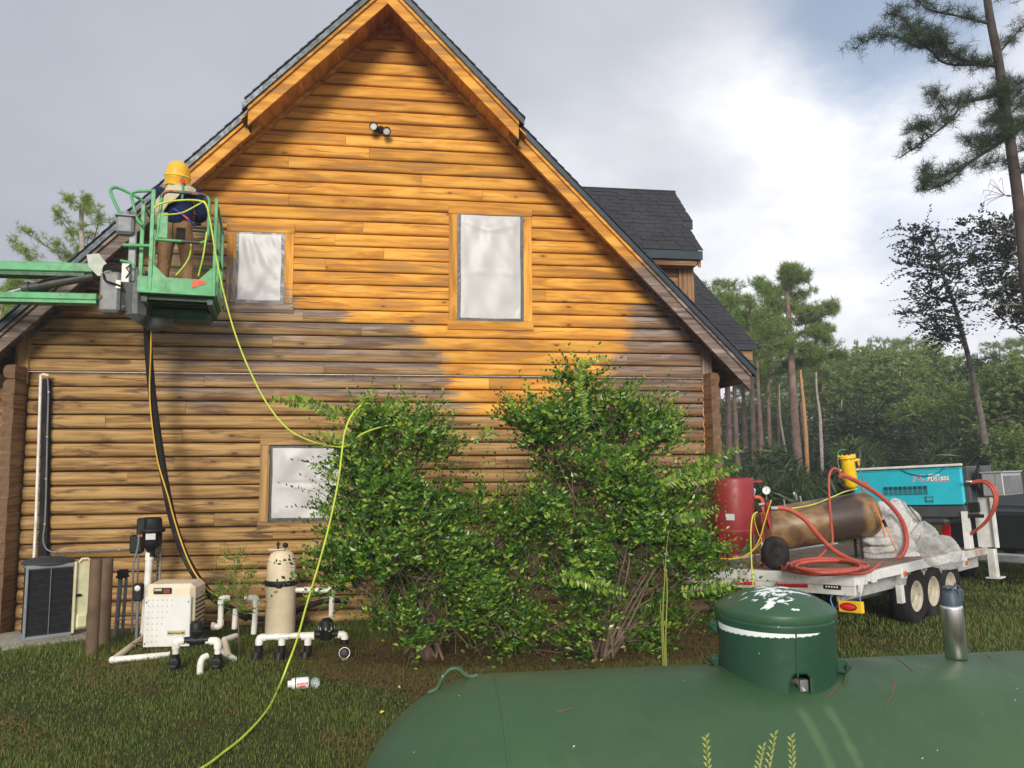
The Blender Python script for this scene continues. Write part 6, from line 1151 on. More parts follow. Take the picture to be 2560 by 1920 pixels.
# yellow filter canister
yf_ = thing('yellow_filter', 'tilted yellow air filter canister with bolted lid beside the compressor', 'filter'); YA = at(2128, 1212, ya - .05); YB = at(2117, 1143, ya - .05); ax_ = (YB - YA).normalized(); YL = (YB - YA).length; my = dep(YA) / FPX; ry = 16.5 * my
My = Matrix.Translation(YA) @ ax_.to_track_quat('Z', 'Y').to_matrix().to_4x4(); M_YEL2 = paint('filter_yellow', (.82, .50, .012), .35, var=.08)
MB().lathe([(0, -.06), (ry * .6, -.05), (ry, .0), (ry, YL - .03), (ry, YL)], 28, My).build('canister', M_YEL2, yf_); MB().lathe([(ry * .9, YL - .025), (ry * 1.28, YL - .02), (ry * 1.3, YL - .004), (ry * 1.25, YL), (ry * 1.3, YL + .004), (ry * 1.3, YL + .022), (0, YL + .025)], 28, My).build('flange', M_YEL2, yf_)
for i in range(10): a = 2 * math.pi * i / 10; MB().lathe([(0, .035), (.010, .035), (.010, -.035), (0, -.035)], 6, My @ Matrix.Translation((ry * 1.15 * math.cos(a), ry * 1.15 * math.sin(a), YL))).build('bolt', M_YEL2, yf_)
MB().tube([at(2130, 1153, ya - .05), at(2141, 1150, ya - .08), at(2147, 1150, ya - .08)], .021, 10).tube([at(2145, 1150, ya - .08), at(2147, 1163, ya - .08)], .013, 8).build('outlet', M_YEL2, yf_); MB().tube([at(2121, 1140, ya - .05), at(2120, 1128, ya - .05)], .012, 8).sphere(at(2118, 1127, ya - .05), .022, 10).sphere(at(2126, 1119, ya - .05), .013, 8).build('relief_valve', M_BLACK, yf_)
MB().tube(smooth_path([at(2117, 1125, ya - .05), at(2105, 1124, ya - .05), at(2096, 1130, ya - .06), at(2094, 1150, ya - .08), at(2100, 1180, ya - .1), at(2108, 1200, ya - .1)], 5), .008, 6).build('green_line', paint('line_green', (.06, .20, .10), .5), yf_)
MB().tube(smooth_path([at(2147, 1164, ya - .08), at(2152, 1180, ya - .1), at(2157, 1200, ya - .1), at(2160, 1212, ya - .1)], 5), .007, 6).build('chain', paint('chain_olive', (.12, .20, .07), .5), yf_)
ring = [at(2162 + 9 * math.cos(i * .52), 1217 + 11 * math.sin(i * .52), ya - .12) for i in range(13)]; MB().tube(ring, .010, 8).build('hose_ring', M_REDH, yf_)

# red hoses
ye = pb.y - .18
h1 = thing('red_hose', 'thick red hose arching from the blast pot valve down along the deck', 'hose', 'red air hoses on the trailer')
P = [at(1938, 1271, ye), at(1950, 1270, ye), at(1975, 1275, ye - .05), at(2010, 1297, ye - .1), at(2045, 1337, ye - .12), at(2075, 1368, ye - .12), at(2105, 1388, ye - .1), at(2140, 1404, ye), at(2180, 1410, ye + .1), at(2225, 1404, ye + .2), at(2252, 1390, ye + .25), at(2266, 1360, ye + .25), at(2262, 1320, ye + .25), at(2244, 1285, ye + .22), at(2215, 1252, ye + .2), at(2175, 1222, ye + .15), at(2135, 1200, ye + .1), at(2108, 1188, ye + .1), at(2098, 1192, ye + .12)]
MB().tube(smooth_path(P, 7), .030, 12).build('hose_run', M_REDH, h1); MB().tube([at(1926, 1272, ye), at(1942, 1271, ye)], .032, 10).build('hose_fitting', M_STEEL, h1)
h2 = thing('red_hose', 'thinner red hose looping up beside the yellow filter and down to the deck', 'hose', 'red air hoses on the trailer')
P = [at(2102, 1190, ye + .1), at(2097, 1178, ye + .1), at(2086, 1171, ye + .08), at(2076, 1180, ye + .05), at(2072, 1200, ye), at(2074, 1260, ye - .05), at(2079, 1320, ye - .05), at(2080, 1358, ye - .05), at(2060, 1380, ye - .1), at(2035, 1405, ye - .15)]
MB().tube(smooth_path(P, 7), .016, 10).build('hose_run', M_REDH, h2)
h3 = thing('red_hose', 'coil of red hose piled on the trailer deck behind the tail lamps', 'hose', 'red air hoses on the trailer'); r_ = random.Random(9); P = []
def coilpt(cx, cy, rx, ry_, a, h): return dk(cx + rx * math.cos(a), cy + ry_ * math.sin(a), h)
for k in range(6):
    P = []; cx, cy, rx, ry_ = 2062 + r_.uniform(-10, 14), 1415 + r_.uniform(-3, 3), 92 + r_.uniform(-22, 14), 13 + r_.uniform(-3, 4)
    for i in range(15 + (k % 3) * 2): P.append(coilpt(cx + i * .6, cy, rx, ry_, k + i * .42, .03 + k * .022 + .01 * math.sin(i)))
    MB().tube(smooth_path(P, 4), .019, 9).build('hose_coil', M_REDH, h3)
MB().tube(smooth_path([dk(2200, 1408, .05), dk(2170, 1430, .04), dk(2120, 1434, .04), dk(2040, 1437, .03), dk(1990, 1430, .04), dk(1955, 1423, .03)], 5), .018, 9).build('hose_coil', M_REDH, h3); MB().tube([dk(1968, 1420, .08), dk(2015, 1410, .09)], .024, 8).build('worn_end', paint('hose_end', (.17, .10, .05), .8), h3)
yh2 = thing('yellow_cable', 'yellow cables and thin red line drooping from the blast pot', 'cable')
MB().tube(smooth_path([at(1928, 1250, ye), at(1920, 1275, ye), at(1910, 1310, ye), at(1900, 1345, ye), at(1885, 1372, ye), at(1865, 1388, ye), at(1835, 1397, ye), at(1790, 1396, ye)], 5), .010, 7).build('cable_run', M_YEL, yh2); MB().tube(smooth_path([at(1890, 1280, ye), at(1886, 1300, ye), at(1896, 1335, ye), at(1904, 1350, ye), at(1890, 1370, ye), at(1860, 1392, ye), at(1820, 1399, ye)], 5), .007, 7).build('cable_run', M_YEL, yh2)
MB().tube(smooth_path([at(1905, 1275, ye), at(1915, 1290, ye), at(1925, 1315, ye), at(1935, 1350, ye), at(1932, 1375, ye), at(1920, 1390, ye), at(1905, 1388, ye), at(1890, 1370, ye)], 5), .008, 7).build('cable_run', M_REDH, yh2)
lh2 = thing('lime_hose', 'lime green line dropping from the blast pot past the tail lamps', 'hose'); MB().tube(smooth_path([at(1893, 1280, pb.y - .5), at(1882, 1290, pb.y - .55), at(1877, 1330, pb.y - .6), at(1878, 1390, pb.y - .65), at(1881, 1440, pb.y - .68), at(1883, 1470, pb.y - .7)], 5), .009, 7).build('hose_run', M_LIME, lh2)

# plastic-wrapped sacks and bags
def blob(name, c, rad, mat, parent=None, amp=.12, fr=2.5, seed=0, n=40, squash=1., fold=.03):
    V = []; F = []; m_ = n // 2
    for j in range(m_ + 1):
        t = math.pi * j / m_
        for i in range(n):
            a = 2 * math.pi * i / n; d = Vector((math.sin(t) * math.cos(a), math.sin(t) * math.sin(a), math.cos(t))); q = d * fr + Vector((seed * 3.1, seed * 1.7, seed))
            k = 1 + amp * mnoise.noise(q * .8) + amp * .22 * mnoise.noise(q * 2.3) + fold * (.5 - abs(mnoise.noise(q * 2.0 + Vector((0, 0, 4 * mnoise.noise(q))))) * 1.5)
            V.append((c[0] + rad[0] * d.x * k, c[1] + rad[1] * d.y * k, c[2] + rad[2] * (max(d.z, -.75) * k)))
    for j in range(m_):
        for i in range(n): k = (i + 1) % n; F.append((j * n + i, (j + 1) * n + i, (j + 1) * n + k, j * n + k))
    o = npmesh(name, V, F, mat, parent, True); return o
def plasticmat(name, c, tr, rough=.22):
    m, nt, p, out = newmat(name); tcn = N(nt, 'ShaderNodeTexCoord'); v = tcn.outputs['Object']; L(nt, MIX(nt, RANGE(nt, NOISE(nt, v, 5, 4), .35, .65), tuple(x * .85 for x in c), c), p.inputs['Base Color']); p.inputs['Roughness'].default_value = rough; p.inputs['Transmission Weight'].default_value = tr; p.inputs['IOR'].default_value = 1.15; p.inputs['Specular IOR Level'].default_value = .6
    b = N(nt, 'ShaderNodeBump'); b.inputs['Strength'].default_value = 1.; b.inputs['Distance'].default_value = .06; L(nt, MATH(nt, 'ADD', NOISE(nt, v, 6, 4, .6, 1.5), MATH(nt, 'MULTIPLY', NOISE(nt, v, 17, 4, .6, 1.), .4)), b.inputs['Height']); L(nt, b.outputs[0], p.inputs['Normal']); return m
def sheer(m, fac):
    nt = m.node_tree; p = [n for n in nt.nodes if n.type == 'BSDF_PRINCIPLED'][0]; out = [n for n in nt.nodes if n.type == 'OUTPUT_MATERIAL'][0]; tr = N(nt, 'ShaderNodeBsdfTransparent'); mx = N(nt, 'ShaderNodeMixShader'); lw = N(nt, 'ShaderNodeLayerWeight'); lw.inputs[0].default_value = .35
    tl = N(nt, 'ShaderNodeBsdfTranslucent'); tl.inputs[0].default_value = (.8, .8, .78, 1); m1_ = N(nt, 'ShaderNodeMixShader'); m1_.inputs[0].default_value = .4; L(nt, p.outputs[0], m1_.inputs[1]); L(nt, tl.outputs[0], m1_.inputs[2])
    tcn = N(nt, 'ShaderNodeTexCoord'); f = MATH(nt, 'ADD', MATH(nt, 'MULTIPLY', lw.outputs['Facing'], .6), RANGE(nt, NOISE(nt, tcn.outputs['Object'], 7, 5, .6, 1.2), .3, .7, fac - .15, fac + .2)); f = MATH(nt, 'MINIMUM', f, 1.)
    L(nt, f, mx.inputs[0]); L(nt, tr.outputs[0], mx.inputs[1]); L(nt, m1_.outputs[0], mx.inputs[2]); L(nt, mx.outputs[0], out.inputs[0]); return m
M_WRAP = sheer(plasticmat('white_wrap', (.90, .89, .87), 0., .25), .82); M_CLEAR = sheer(plasticmat('clear_bag', (.84, .84, .81), 0., .12), .30); M_SACK = plasticmat('sack_white', (.62, .60, .57), 0, .6)
hp_ = at(2228, 1330, pb.y + .45); tag(blob('plastic_heap', hp_, (.40, .30, .44), M_WRAP, amp=.20, seed=2, n=72, fold=.04), 'tall heap wrapped in milky white plastic in the middle of the trailer', 'plastic heap')
q = blob('grey_tarp', at(2262, 1310, pb.y + .40), (.20, .2, .28), plasticmat('tarp_grey', (.40, .39, .36), 0, .4), amp=.3, seed=5); tag(q, 'greyish plastic tarp bulging at the right side of the white heap', 'tarp')
for i, (px, py, dx, lab) in enumerate(((2192, 1352, 0, 'topmost white sack of the stack behind the brown tank legs'), (2196, 1372, .1, 'middle white sack of the stack behind the brown tank legs'), (2198, 1392, 0, 'lowest white sack of the stack behind the brown tank legs'), (2262, 1392, .0, 'white sack lying right of the stack at the foot of the heap'))):
    tag(blob('sack', at(px, py, pb.y + .32 + dx * .3), (.26, .2, .085), M_SACK, amp=.18, seed=i + 11, fr=1.8), lab, 'sack', 'white sacks on the trailer')
cb_ = at(2352, 1385, 8.62); o = blob('clear_bag', cb_, (.27, .20, .21), M_CLEAR, amp=.16, seed=21, fr=1.6, fold=.05, n=72); tag(o, 'clear plastic bag of rubbish hanging over the right side of the trailer', 'bag')
for v_ in o.data.vertices:
    k = (v_.co.x - cb_.x) / .26
    if k > .55: v_.co.z += (cb_.z + .0 - v_.co.z) * min(1, (k - .55) * 1.6); v_.co.y += (cb_.y - v_.co.y) * min(1, (k - .55) * 1.6)
    if k < -.3: v_.co.z += .16 * (-k - .3)
o = blob('bag_neck', at(2312, 1338, 8.8), (.15, .10, .16), M_CLEAR, amp=.3, seed=25, fr=1.4, fold=.06, n=48); o.parent = bpy.data.objects['clear_bag']
M_STRAP = paint('orange_strap', (.75, .22, .03), .5)
sp2 = thing('ratchet_strap', 'orange ratchet strap hooked over the plastic heap', 'strap'); MB().tube([at(2182, 1255, pb.y - .05), at(2203, 1300, pb.y - .1), at(2212, 1345, pb.y - .1)], .010, 6).tube([at(2208, 1300, pb.y - .1), at(2241, 1378, pb.y - .25)], .008, 6).build('webbing', M_STRAP, sp2); MB().tube([at(2208, 1300, pb.y - .12), at(2216, 1318, pb.y - .12)], .022, 6).build('ratchet', M_BLACK, sp2)
cb2 = MB().tube([at(2268, 1262, pb.y + .1), at(2320, 1330, pb.y + .2), at(2352, 1362, pb.y + .3), at(2420, 1372, pb.y + 1.4)], .007, 6).build('tie_cord', M_DARK, None); tag(cb2, 'thin dark cord running down from the heap toward the stand leg', 'cord')

# dark pickup truck in front of the trailer
trk = thing('pickup_truck', 'dark pickup truck hitched ahead of the trailer, tail lamp glowing red at the frame edge', 'truck'); M_TRUCK = paint('truck_black', (.008, .009, .010), .5, var=.1, spec=.3)
tp_ = at(2523, 1348, 11.6); Mk = Matrix.Translation((tp_.x + .15, tp_.y + .1, 0)) @ Matrix.Rotation(TH + R(6), 4, 'Z')
MB().box((1.0, -.85 + .95, .95), (2.0, 1.9, .65), M=Mk, bev=.06).box((3.2, .10, .95), (2.6, 1.9, .65), M=Mk, bev=.06).box((5.0, .10, .85), (1.3, 1.85, .55), M=Mk, bev=.08).build('body', M_TRUCK, trk)
MB().add([(2.0, -.80, 1.26), (4.4, -.80, 1.26), (4.4, 1.0, 1.26), (2.0, 1.0, 1.26), (2.2, -.65, 1.85), (3.8, -.65, 1.85), (3.8, .85, 1.85), (2.2, .85, 1.85)], [(0, 1, 5, 4), (1, 2, 6, 5), (2, 3, 7, 6), (3, 0, 4, 7), (4, 5, 6, 7)], False, Mk).build('cab_glass', paint('dark_glass', (.015, .018, .02), .08, spec=.8), trk)
MB().box((-.10, .10, .52), (.14, 1.9, .16), M=Mk, bev=.03).build('bumper', M_STEEL, trk); MB().box((-.02, -.78, .98), (.06, .14, .42), M=Mk, bev=.01).build('tail_lamp', M_LAMPR, trk); MB().box((-.04, -.78, .98), (.04, .10, .08), M=Mk).build('reverse_lens', M_PVC, trk); MB().box((-.02, .98, .98), (.06, .14, .42), M=Mk, bev=.01).build('tail_lamp', M_LAMPR, trk)
for x in (1.0, 4.9):
    for y in (-.75, .95): MB().lathe([(0, -.12), (.2, -.12), (.36, -.1), (.38, 0), (.36, .1), (.2, .12), (0, .12)], 24, Mk @ Matrix.Translation((x, y, .38)) @ Matrix.Rotation(R(90), 4, 'X')).build('wheel', M_RUBBER, trk)
# ------------------------------------------------------------------ vegetation
def leaves_np(P, D, Nn, size, wid=.42, fold=.25):
    """P base points, D unit directions, Nn unit normals, size per leaf -> verts, tri faces (4 verts, 2 folded halves each)"""
    P, D, Nn = [np.asarray(q_, dtype=float) for q_ in (P, D, Nn)]; size = np.asarray(size)[:, None]; S_ = np.cross(D, Nn); S_ /= np.linalg.norm(S_, axis=1)[:, None] + 1e-9
    V = np.empty((len(P), 4, 3)); mid = P + D * size * .45
    V[:, 0] = P; V[:, 1] = mid + S_ * size * wid * .5 + Nn * size * fold * .35; V[:, 2] = P + D * size; V[:, 3] = mid - S_ * size * wid * .5 + Nn * size * fold * .35
    i = np.arange(len(P))[:, None] * 4; return V, np.concatenate([i + [0, 1, 2], i + [0, 2, 3]], 1).reshape(-1, 3)
def unit(a): return a / (np.linalg.norm(a, axis=-1, keepdims=True) + 1e-9)
M_BUSH = leafmat('bush_leaf', (.018, .070, .009), (.10, .225, .020), (.30, .40, .05), rough=.27, trans=.25, psc=1.8, c3t=.52)
M_BUSHHI = leafmat('bush_leaf_fresh', (.12, .26, .022), (.30, .44, .05), None, rough=.28, trans=.3)
M_TWIG = paint('twig_bark', (.17, .115, .08), .85, var=.3, bump=.3); M_BARK = paint('bark', (.14, .095, .075), .9, var=.35, sc=2, bump=.6); M_PBARK = paint('pine_bark', (.20, .13, .105), .9, var=.35, sc=3, bump=.7); M_DBARK = paint('pine_bark_silhouette', (.060, .042, .034), .9, var=.35, sc=3, bump=.7); M_PALEB = paint('pale_bark', (.34, .29, .25), .85, var=.25, bump=.4)  # M_DBARK: pine bark with the trunk's silhouette shade put into its colour
def shoots(blobs, n, r, leafsz=(.062, .100), slen=(.22, .48), interior=.35, up=.55, clump=False):
    """random leafy shoots filling ellipsoid blobs (centre, radii)"""
    vol = np.array([b[1][0] * b[1][2] for b in blobs]) ** .8; vol /= vol.sum(); which = r.choice(len(blobs), n, p=vol)
    C = np.array([b[0] for b in blobs])[which]; RR = np.array([b[1] for b in blobs])[which]
    if clump:
        nc_ = max(3, n // 26); cw = r.choice(len(blobs), nc_, p=vol); cd = unit(r.normal(0, 1, (nc_, 3))); CC = np.array([b[0] for b in blobs])[cw] + cd * np.array([b[1] for b in blobs])[cw] * r.uniform(.45, 1.0, (nc_, 1)) ** .7; pick = r.integers(0, nc_, n); C = CC[pick]; RR = np.repeat(r.uniform(.10, .24, (nc_, 1)), 3, 1)[pick]; outd = unit(cd * np.array([1, 1, .7]) + np.array([0, 0, .5]))[pick]
    d = unit(r.normal(0, 1, (n, 3))); rad = np.where(r.uniform(0, 1, n) < interior, r.uniform(.3, .8, n), r.uniform(.72, .98, n))
    P0 = C + d * RR * rad[:, None]; dirn = unit((outd * 1.3 if clump else 0) + d * np.array([1, 1, .8]) + np.array([0, 0, up]) + r.normal(0, .35, (n, 3))); ln = r.uniform(*slen, n); nl = 13
    t = (np.arange(nl) + .3) / nl; Ps, Ds, Ns, Sz = [], [], [], []
    curve = r.normal(0, .25, (n, 3)) + np.array([0, 0, -.25])
    for k in range(nl):
        base = P0 + dirn * (ln * t[k])[:, None] + curve * (ln * t[k] ** 2)[:, None]; side = unit(np.cross(dirn, np.array([0, 0, 1.0]) + r.normal(0, .1, (n, 3)))) * (1 if k % 2 else -1)
        dd = unit(dirn * .55 + side * .8 + np.array([0, 0, .25]) + r.normal(0, .28, (n, 3))); nn = unit(np.cross(dd, side) * (1 if k % 2 else -1) + np.array([0, -.25, .7]) + r.normal(0, .35, (n, 3)))
        Ps.append(base); Ds.append(dd); Ns.append(nn); Sz.append(r.uniform(*leafsz, n) * (1.1 - .5 * t[k]))
    V, F = leaves_np(np.concatenate(Ps), np.concatenate(Ds), np.concatenate(Ns), np.concatenate(Sz), .5, .3)
    return V, F, P0, dirn * ln[:, None]
def pxblob(px, py, Y, rx, ry, ryd=.45):
    c = at(px, py, Y); m = dep(c) / FPX; return ((c.x, c.y, c.z), (rx * m, ryd, ry * m))
def bush(name, label, blobs, n, base_px, paths, seed, group=None, branchn=15):
    b_ = thing(name, label, 'bush', group); r = np.random.default_rng(seed); rr_ = random.Random(seed)
    V, F, P0, dl = shoots(blobs, n, r, clump=True, slen=(.16, .62)); o = npmesh('foliage', V, F, M_BUSH, b_); tag(o, kind='stuff')
    keep = V.reshape(-1, 4, 3)
    base = atz(*base_px, 0); tw = MB()
    for i in range(branchn):
        bl = rr_.choice(blobs); tgt = Vector(bl[0]) + Vector((rr_.uniform(-.8, .8) * bl[1][0], rr_.uniform(-.7, .7) * bl[1][1], rr_.uniform(-.6, .85) * bl[1][2])); b0 = base + Vector((rr_.gauss(0, .10), rr_.gauss(0, .08), 0))
        mid = b0.lerp(tgt, .45) + Vector((rr_.gauss(0, .08), rr_.gauss(0, .08), .18)); tw.tube(smooth_path([b0, b0.lerp(mid, .5) + Vector((rr_.gauss(0, .03), 0, .03)), mid, tgt], 3), [.015 * (1 - j / 11) + .003 for j in range(10)], 5)
    for i in range(int(n * .28)):
        a = Vector(P0[i]); e = a + Vector(dl[i]) * .8; tw.tube([a - Vector(dl[i]) * .9 + Vector((0, 0, -.05)), a, e], [.005, .003, .0015], 3, cap=False)
    tag(tw.build('twigs', M_TWIG, b_), kind='stuff'); MB().tube(smooth_path([base + Vector((0, -.05, -.1)), base + Vector((.01, 0, .25)), base + Vector((.05, .02, .55)), base + Vector((.02, .1, .95))], 4), [.062 - .003 * j for j in range(13)], 10).build('trunk', M_BARK, b_)
    if True:
        me = None; V0, F0 = leaves_np([(0, 0, 0)], [(0, 0, 1)], [(0, -1, 0)], [1.0], .52, .3); lm = []
        for mt in (M_BUSHHI, M_BUSH):
            t0 = npmesh('leaf', V0, F0, mt); lm.append(t0.data); bpy.data.objects.remove(t0)
        for pts, Y, den, sz in paths:
            P = smooth_path([at(x, y, Y) for x, y in pts], 6); MB().tube(P, [.006 * (1 - i / len(P)) + .0015 for i in range(len(P))], 4).build('shoot', M_TWIG, b_)
            L_ = [0]; 
            for i in range(1, len(P)): L_.append(L_[-1] + (P[i] - P[i - 1]).length)
            k = 0; s_ = .03
            while s_ < L_[-1]:
                i = max(j for j in range(len(L_)) if L_[j] <= s_); i = min(i, len(P) - 2); tt = (s_ - L_[i]) / max(1e-6, L_[i + 1] - L_[i]); p = P[i].lerp(P[i + 1], tt); d = (P[i + 1] - P[i]).normalized()
                for sg in (-1, 1):
                    sd = d.cross(Vector((0, -1, .1))).normalized() * sg; dd = (d * .35 + sd * .85 + Vector((rr_.gauss(0, .15), rr_.gauss(-.12, .22), rr_.gauss(.1, .15)))).normalized()
                    nn = Vector((rr_.gauss(0, .3), -.6, .6)); nn = (nn - dd * nn.dot(dd)).normalized(); xx = dd.cross(nn) * -1; z = sz * 1.4 * rr_.uniform(.8, 1.15) * (1 if s_ < L_[-1] * .75 else .65)
                    o = bpy.data.objects.new('leaf', lm[0] if rr_.random() < .55 else lm[1]); COL.objects.link(o); o.parent = b_
                    o.matrix_world = Matrix(((xx.x, -nn.x, dd.x, p.x), (xx.y, -nn.y, dd.y, p.y), (xx.z, -nn.z, dd.z, p.z), (0, 0, 0, 1))) @ Matrix.Diagonal((z, z, z, 1))
                s_ += den
    return b_
YB = 8.65
lb = [pxblob(1000, 1110, YB, 120, 75), pxblob(900, 1215, YB - .1, 100, 85), pxblob(1015, 1240, YB, 125, 105), pxblob(985, 1380, YB - .1, 165, 120), pxblob(955, 1500, YB - .1, 70, 60), pxblob(1120, 1470, YB, 150, 110), pxblob(895, 1120, YB - .1, 75, 45), pxblob(1210, 1330, YB + .1, 90, 110), pxblob(1200, 1540, YB + .2, 100, 60), pxblob(905, 1330, YB - .1, 62, 85), pxblob(930, 1440, YB - .1, 60, 70), pxblob(1040, 1560, YB + .1, 110, 45)]
lpaths = [([(860, 1040), (820, 1030), (780, 1012), (735, 1004), (700, 1003), (678, 997)], 8.2, .024, .062), ([(880, 1060), (905, 1020), (912, 995), (928, 978)], 8.4, .03, .055), ([(960, 1050), (985, 1020), (1010, 1000)], 8.5, .03, .05), ([(900, 1110), (850, 1100), (810, 1090), (790, 1085)], 8.2, .03, .055), ([(880, 1215), (840, 1200), (805, 1178), (776, 1163)], 8.3, .028, .05), ([(880, 1280), (840, 1275), (805, 1282), (775, 1290)], 8.35, .03, .048), ([(1080, 1120), (1060, 1070), (1055, 1045)], 8.5, .03, .05), ([(1000, 1090), (1000, 1050), (1010, 1035)], 8.45, .03, .055)]
bush('bush', 'left half of the big glossy bush, crossed by the lime hose', lb, 1850, (1068, 1640), lpaths, 21, 'glossy bushes before the log wall')
rb = [pxblob(1350, 1078, YB, 80, 60), pxblob(1470, 1120, YB, 150, 85), pxblob(1365, 1210, YB, 115, 105), pxblob(1510, 1250, YB, 185, 125), pxblob(1640, 1230, YB - .1, 120, 80), pxblob(1400, 1360, YB, 180, 120), pxblob(1600, 1380, YB - .1, 170, 110), pxblob(1330, 1500, YB - .1, 190, 100), pxblob(1530, 1500, YB, 200, 95), pxblob(1720, 1450, YB - .1, 110, 60), pxblob(1750, 1210, YB - .2, 50, 35), pxblob(1390, 1010, YB, 40, 40), pxblob(1500, 1040, YB, 60, 35), pxblob(1590, 1120, YB, 90, 60), pxblob(1450, 1580, YB + .2, 260, 50), pxblob(1700, 1330, YB - .1, 70, 90), pxblob(1455, 970, YB, 22, 45)]
rpaths = [([(1462, 1080), (1455, 1010), (1448, 960), (1452, 925), (1475, 905), (1500, 898), (1518, 896)], 8.35, .026, .062), ([(1480, 1060), (1500, 1010), (1525, 990), (1540, 975)], 8.5, .03, .06), ([(1580, 1060), (1577, 1020), (1578, 985), (1580, 960)], 8.5, .026, .05), ([(1640, 1220), (1700, 1190), (1760, 1160), (1810, 1140), (1850, 1122)], 8.1, .028, .065), ([(1680, 1210), (1740, 1200), (1800, 1185), (1850, 1165)], 8.15, .03, .06), ([(1560, 1160), (1600, 1110), (1640, 1090), (1675, 1080)], 8.25, .028, .06), ([(1340, 1060), (1300, 1040), (1275, 1010), (1278, 985)], 8.4, .03, .055), ([(1360, 1080), (1350, 1030), (1362, 995)], 8.45, .03, .058), ([(1250, 1090), (1215, 1080), (1190, 1100)], 8.4, .03, .05), ([(1400, 1440), (1450, 1450), (1500, 1465), (1560, 1480)], 8.0, .03, .062), ([(1700, 1480), (1760, 1475), (1820, 1465), (1850, 1450)], 8.0, .032, .055), ([(1680, 1300), (1750, 1290), (1790, 1270)], 8.05, .032, .055)]
bush('bush', 'right half of the glossy bush, with one tall hooked shoot', rb, 2700, (1510, 1640), rpaths, 22, 'glossy bushes before the log wall', 18)
# sapling among the white pipes
sp_b = [pxblob(585, 1405, 9.25, 38, 25, .12), pxblob(590, 1450, 9.25, 55, 30, .16), pxblob(575, 1490, 9.25, 60, 25, .18), pxblob(600, 1520, 9.2, 45, 18, .15)]
sap = thing('sapling', 'slender leafy sapling growing up between the white pipes', 'sapling'); V, F, P0, dl = shoots(sp_b, 170, np.random.default_rng(5), (.02, .036), (.10, .22), .4, .9); tag(npmesh('foliage', V, F, leafmat('sapling_leaf', (.06, .14, .02), (.17, .28, .04), None, .4, .3), sap), kind='stuff')
a = at(598, 1640, 9.2); a.z = 0; MB().tube(smooth_path([a, at(596, 1560, 9.2), at(590, 1480, 9.22), at(585, 1390, 9.25)], 4), [.010 - .0006 * i for i in range(13)], 6).build('trunk', M_BARK, sap)
# reeds standing up behind the tank
M_REED = leafmat('reed', (.20, .26, .05), (.40, .40, .10), None, .5, .2)
for pts, lab in (([(1668, 1700), (1664, 1600), (1668, 1480), (1664, 1400), (1672, 1326)], 'taller yellow-green grass stalk rising before the right bush'), ([(1660, 1700), (1656, 1620), (1654, 1560), (1650, 1500)], 'thicker pale grass stem left of the taller stalk'), ([(1664, 1690), (1657, 1540), (1662, 1440), (1658, 1400)], 'thin grass stalk close between its two neighbours before the right bush')):
    P = smooth_path([at(x, y, 6.2) for x, y in pts], 5); P.insert(0, Vector((P[0].x, P[0].y, 0))); n_ = len(P); tag(MB().tube(P, [.0085 * (1 - .8 * i / n_) for i in range(n_)], 5).build('grass_stalk', M_REED, loc=P[0]), lab, 'grass stalk', 'tall grass stalks behind the tank')
for (x0, y0), (x1, y1), lab in (((1905, 2000), (1938, 1830), 'tallest seeding grass stem at the bottom edge before the tank'), ((1880, 2000), (1908, 1862), 'short slanting grass stem at the bottom edge'), ((1985, 2000), (1978, 1838), 'bending grass stem right of its two neighbours'), ((1775, 2010), (1764, 1838), 'lone grass stem at the bottom edge far left of the others')):
    Yg = 2.05; a, b = at(x0, y0, Yg), at(x1, y1, Yg); t_ = thing('seeding_grass', lab, 'grass stem', 'grass stems at the bottom edge'); P = smooth_path([a + Vector((0, 0, -.5)), a, a.lerp(b, .5) + Vector((.006, 0, 0)), b], 4); MB().tube(P, .0012, 4).build('stem', M_REED, t_)
    q = MB()
    for i in range(14): p = a.lerp(b, .35 + .65 * i / 14); s_ = 1 if i % 2 else -1; q.add([p, p + Vector((.006 * s_, -.001, .004)), p + Vector((.012 * s_, 0, .014)), p + Vector((.003 * s_, .001, .010))], [(0, 1, 2, 3)])
    tag(q.build('seed_head', M_REED, t_), kind='stuff')

# --- trees
M_NDL = leafmat('pine_needles', (.012, .032, .010), (.038, .066, .016), (.08, .10, .025), rough=.5, trans=.15, psc=.6); M_NDLB = leafmat('pine_needles_bright', (.13, .22, .025), (.28, .36, .05), None, rough=.5, trans=.3, psc=.8)
M_BROAD = leafmat('broad_leaf', (.014, .034, .009), (.045, .080, .016), (.085, .11, .02), rough=.45, trans=.2, psc=.35); M_BROADM = leafmat('broad_leaf_mid', (.075, .13, .028), (.165, .23, .05), (.20, .24, .06), rough=.45, trans=.22, psc=.35); M_OAK = leafmat('oak_leaf_dark', (.008, .016, .007), (.024, .040, .013), None, rough=.4, trans=.12)
def tufts(C, r_, r, nn=13, w_=.035, up=.35):
    """spiky needle tufts at centres C with radius r_: thin triangles"""
    C = np.asarray(C); m = len(C); d = unit(r.normal(0, 1, (m, nn, 3)) + np.array([0, 0, up])); L_ = (np.asarray(r_).reshape(-1, 1, 1) * r.uniform(.65, 1.1, (m, nn, 1))); s_ = unit(np.cross(d, r.normal(0, 1, (m, nn, 3)))) * w_ * L_
    b0 = C[:, None, :] + d * L_ * .08; V = np.stack([b0 - s_, b0 + s_, C[:, None, :] + d * L_], 2).reshape(-1, 3); return V, np.arange(len(V)).reshape(-1, 3)
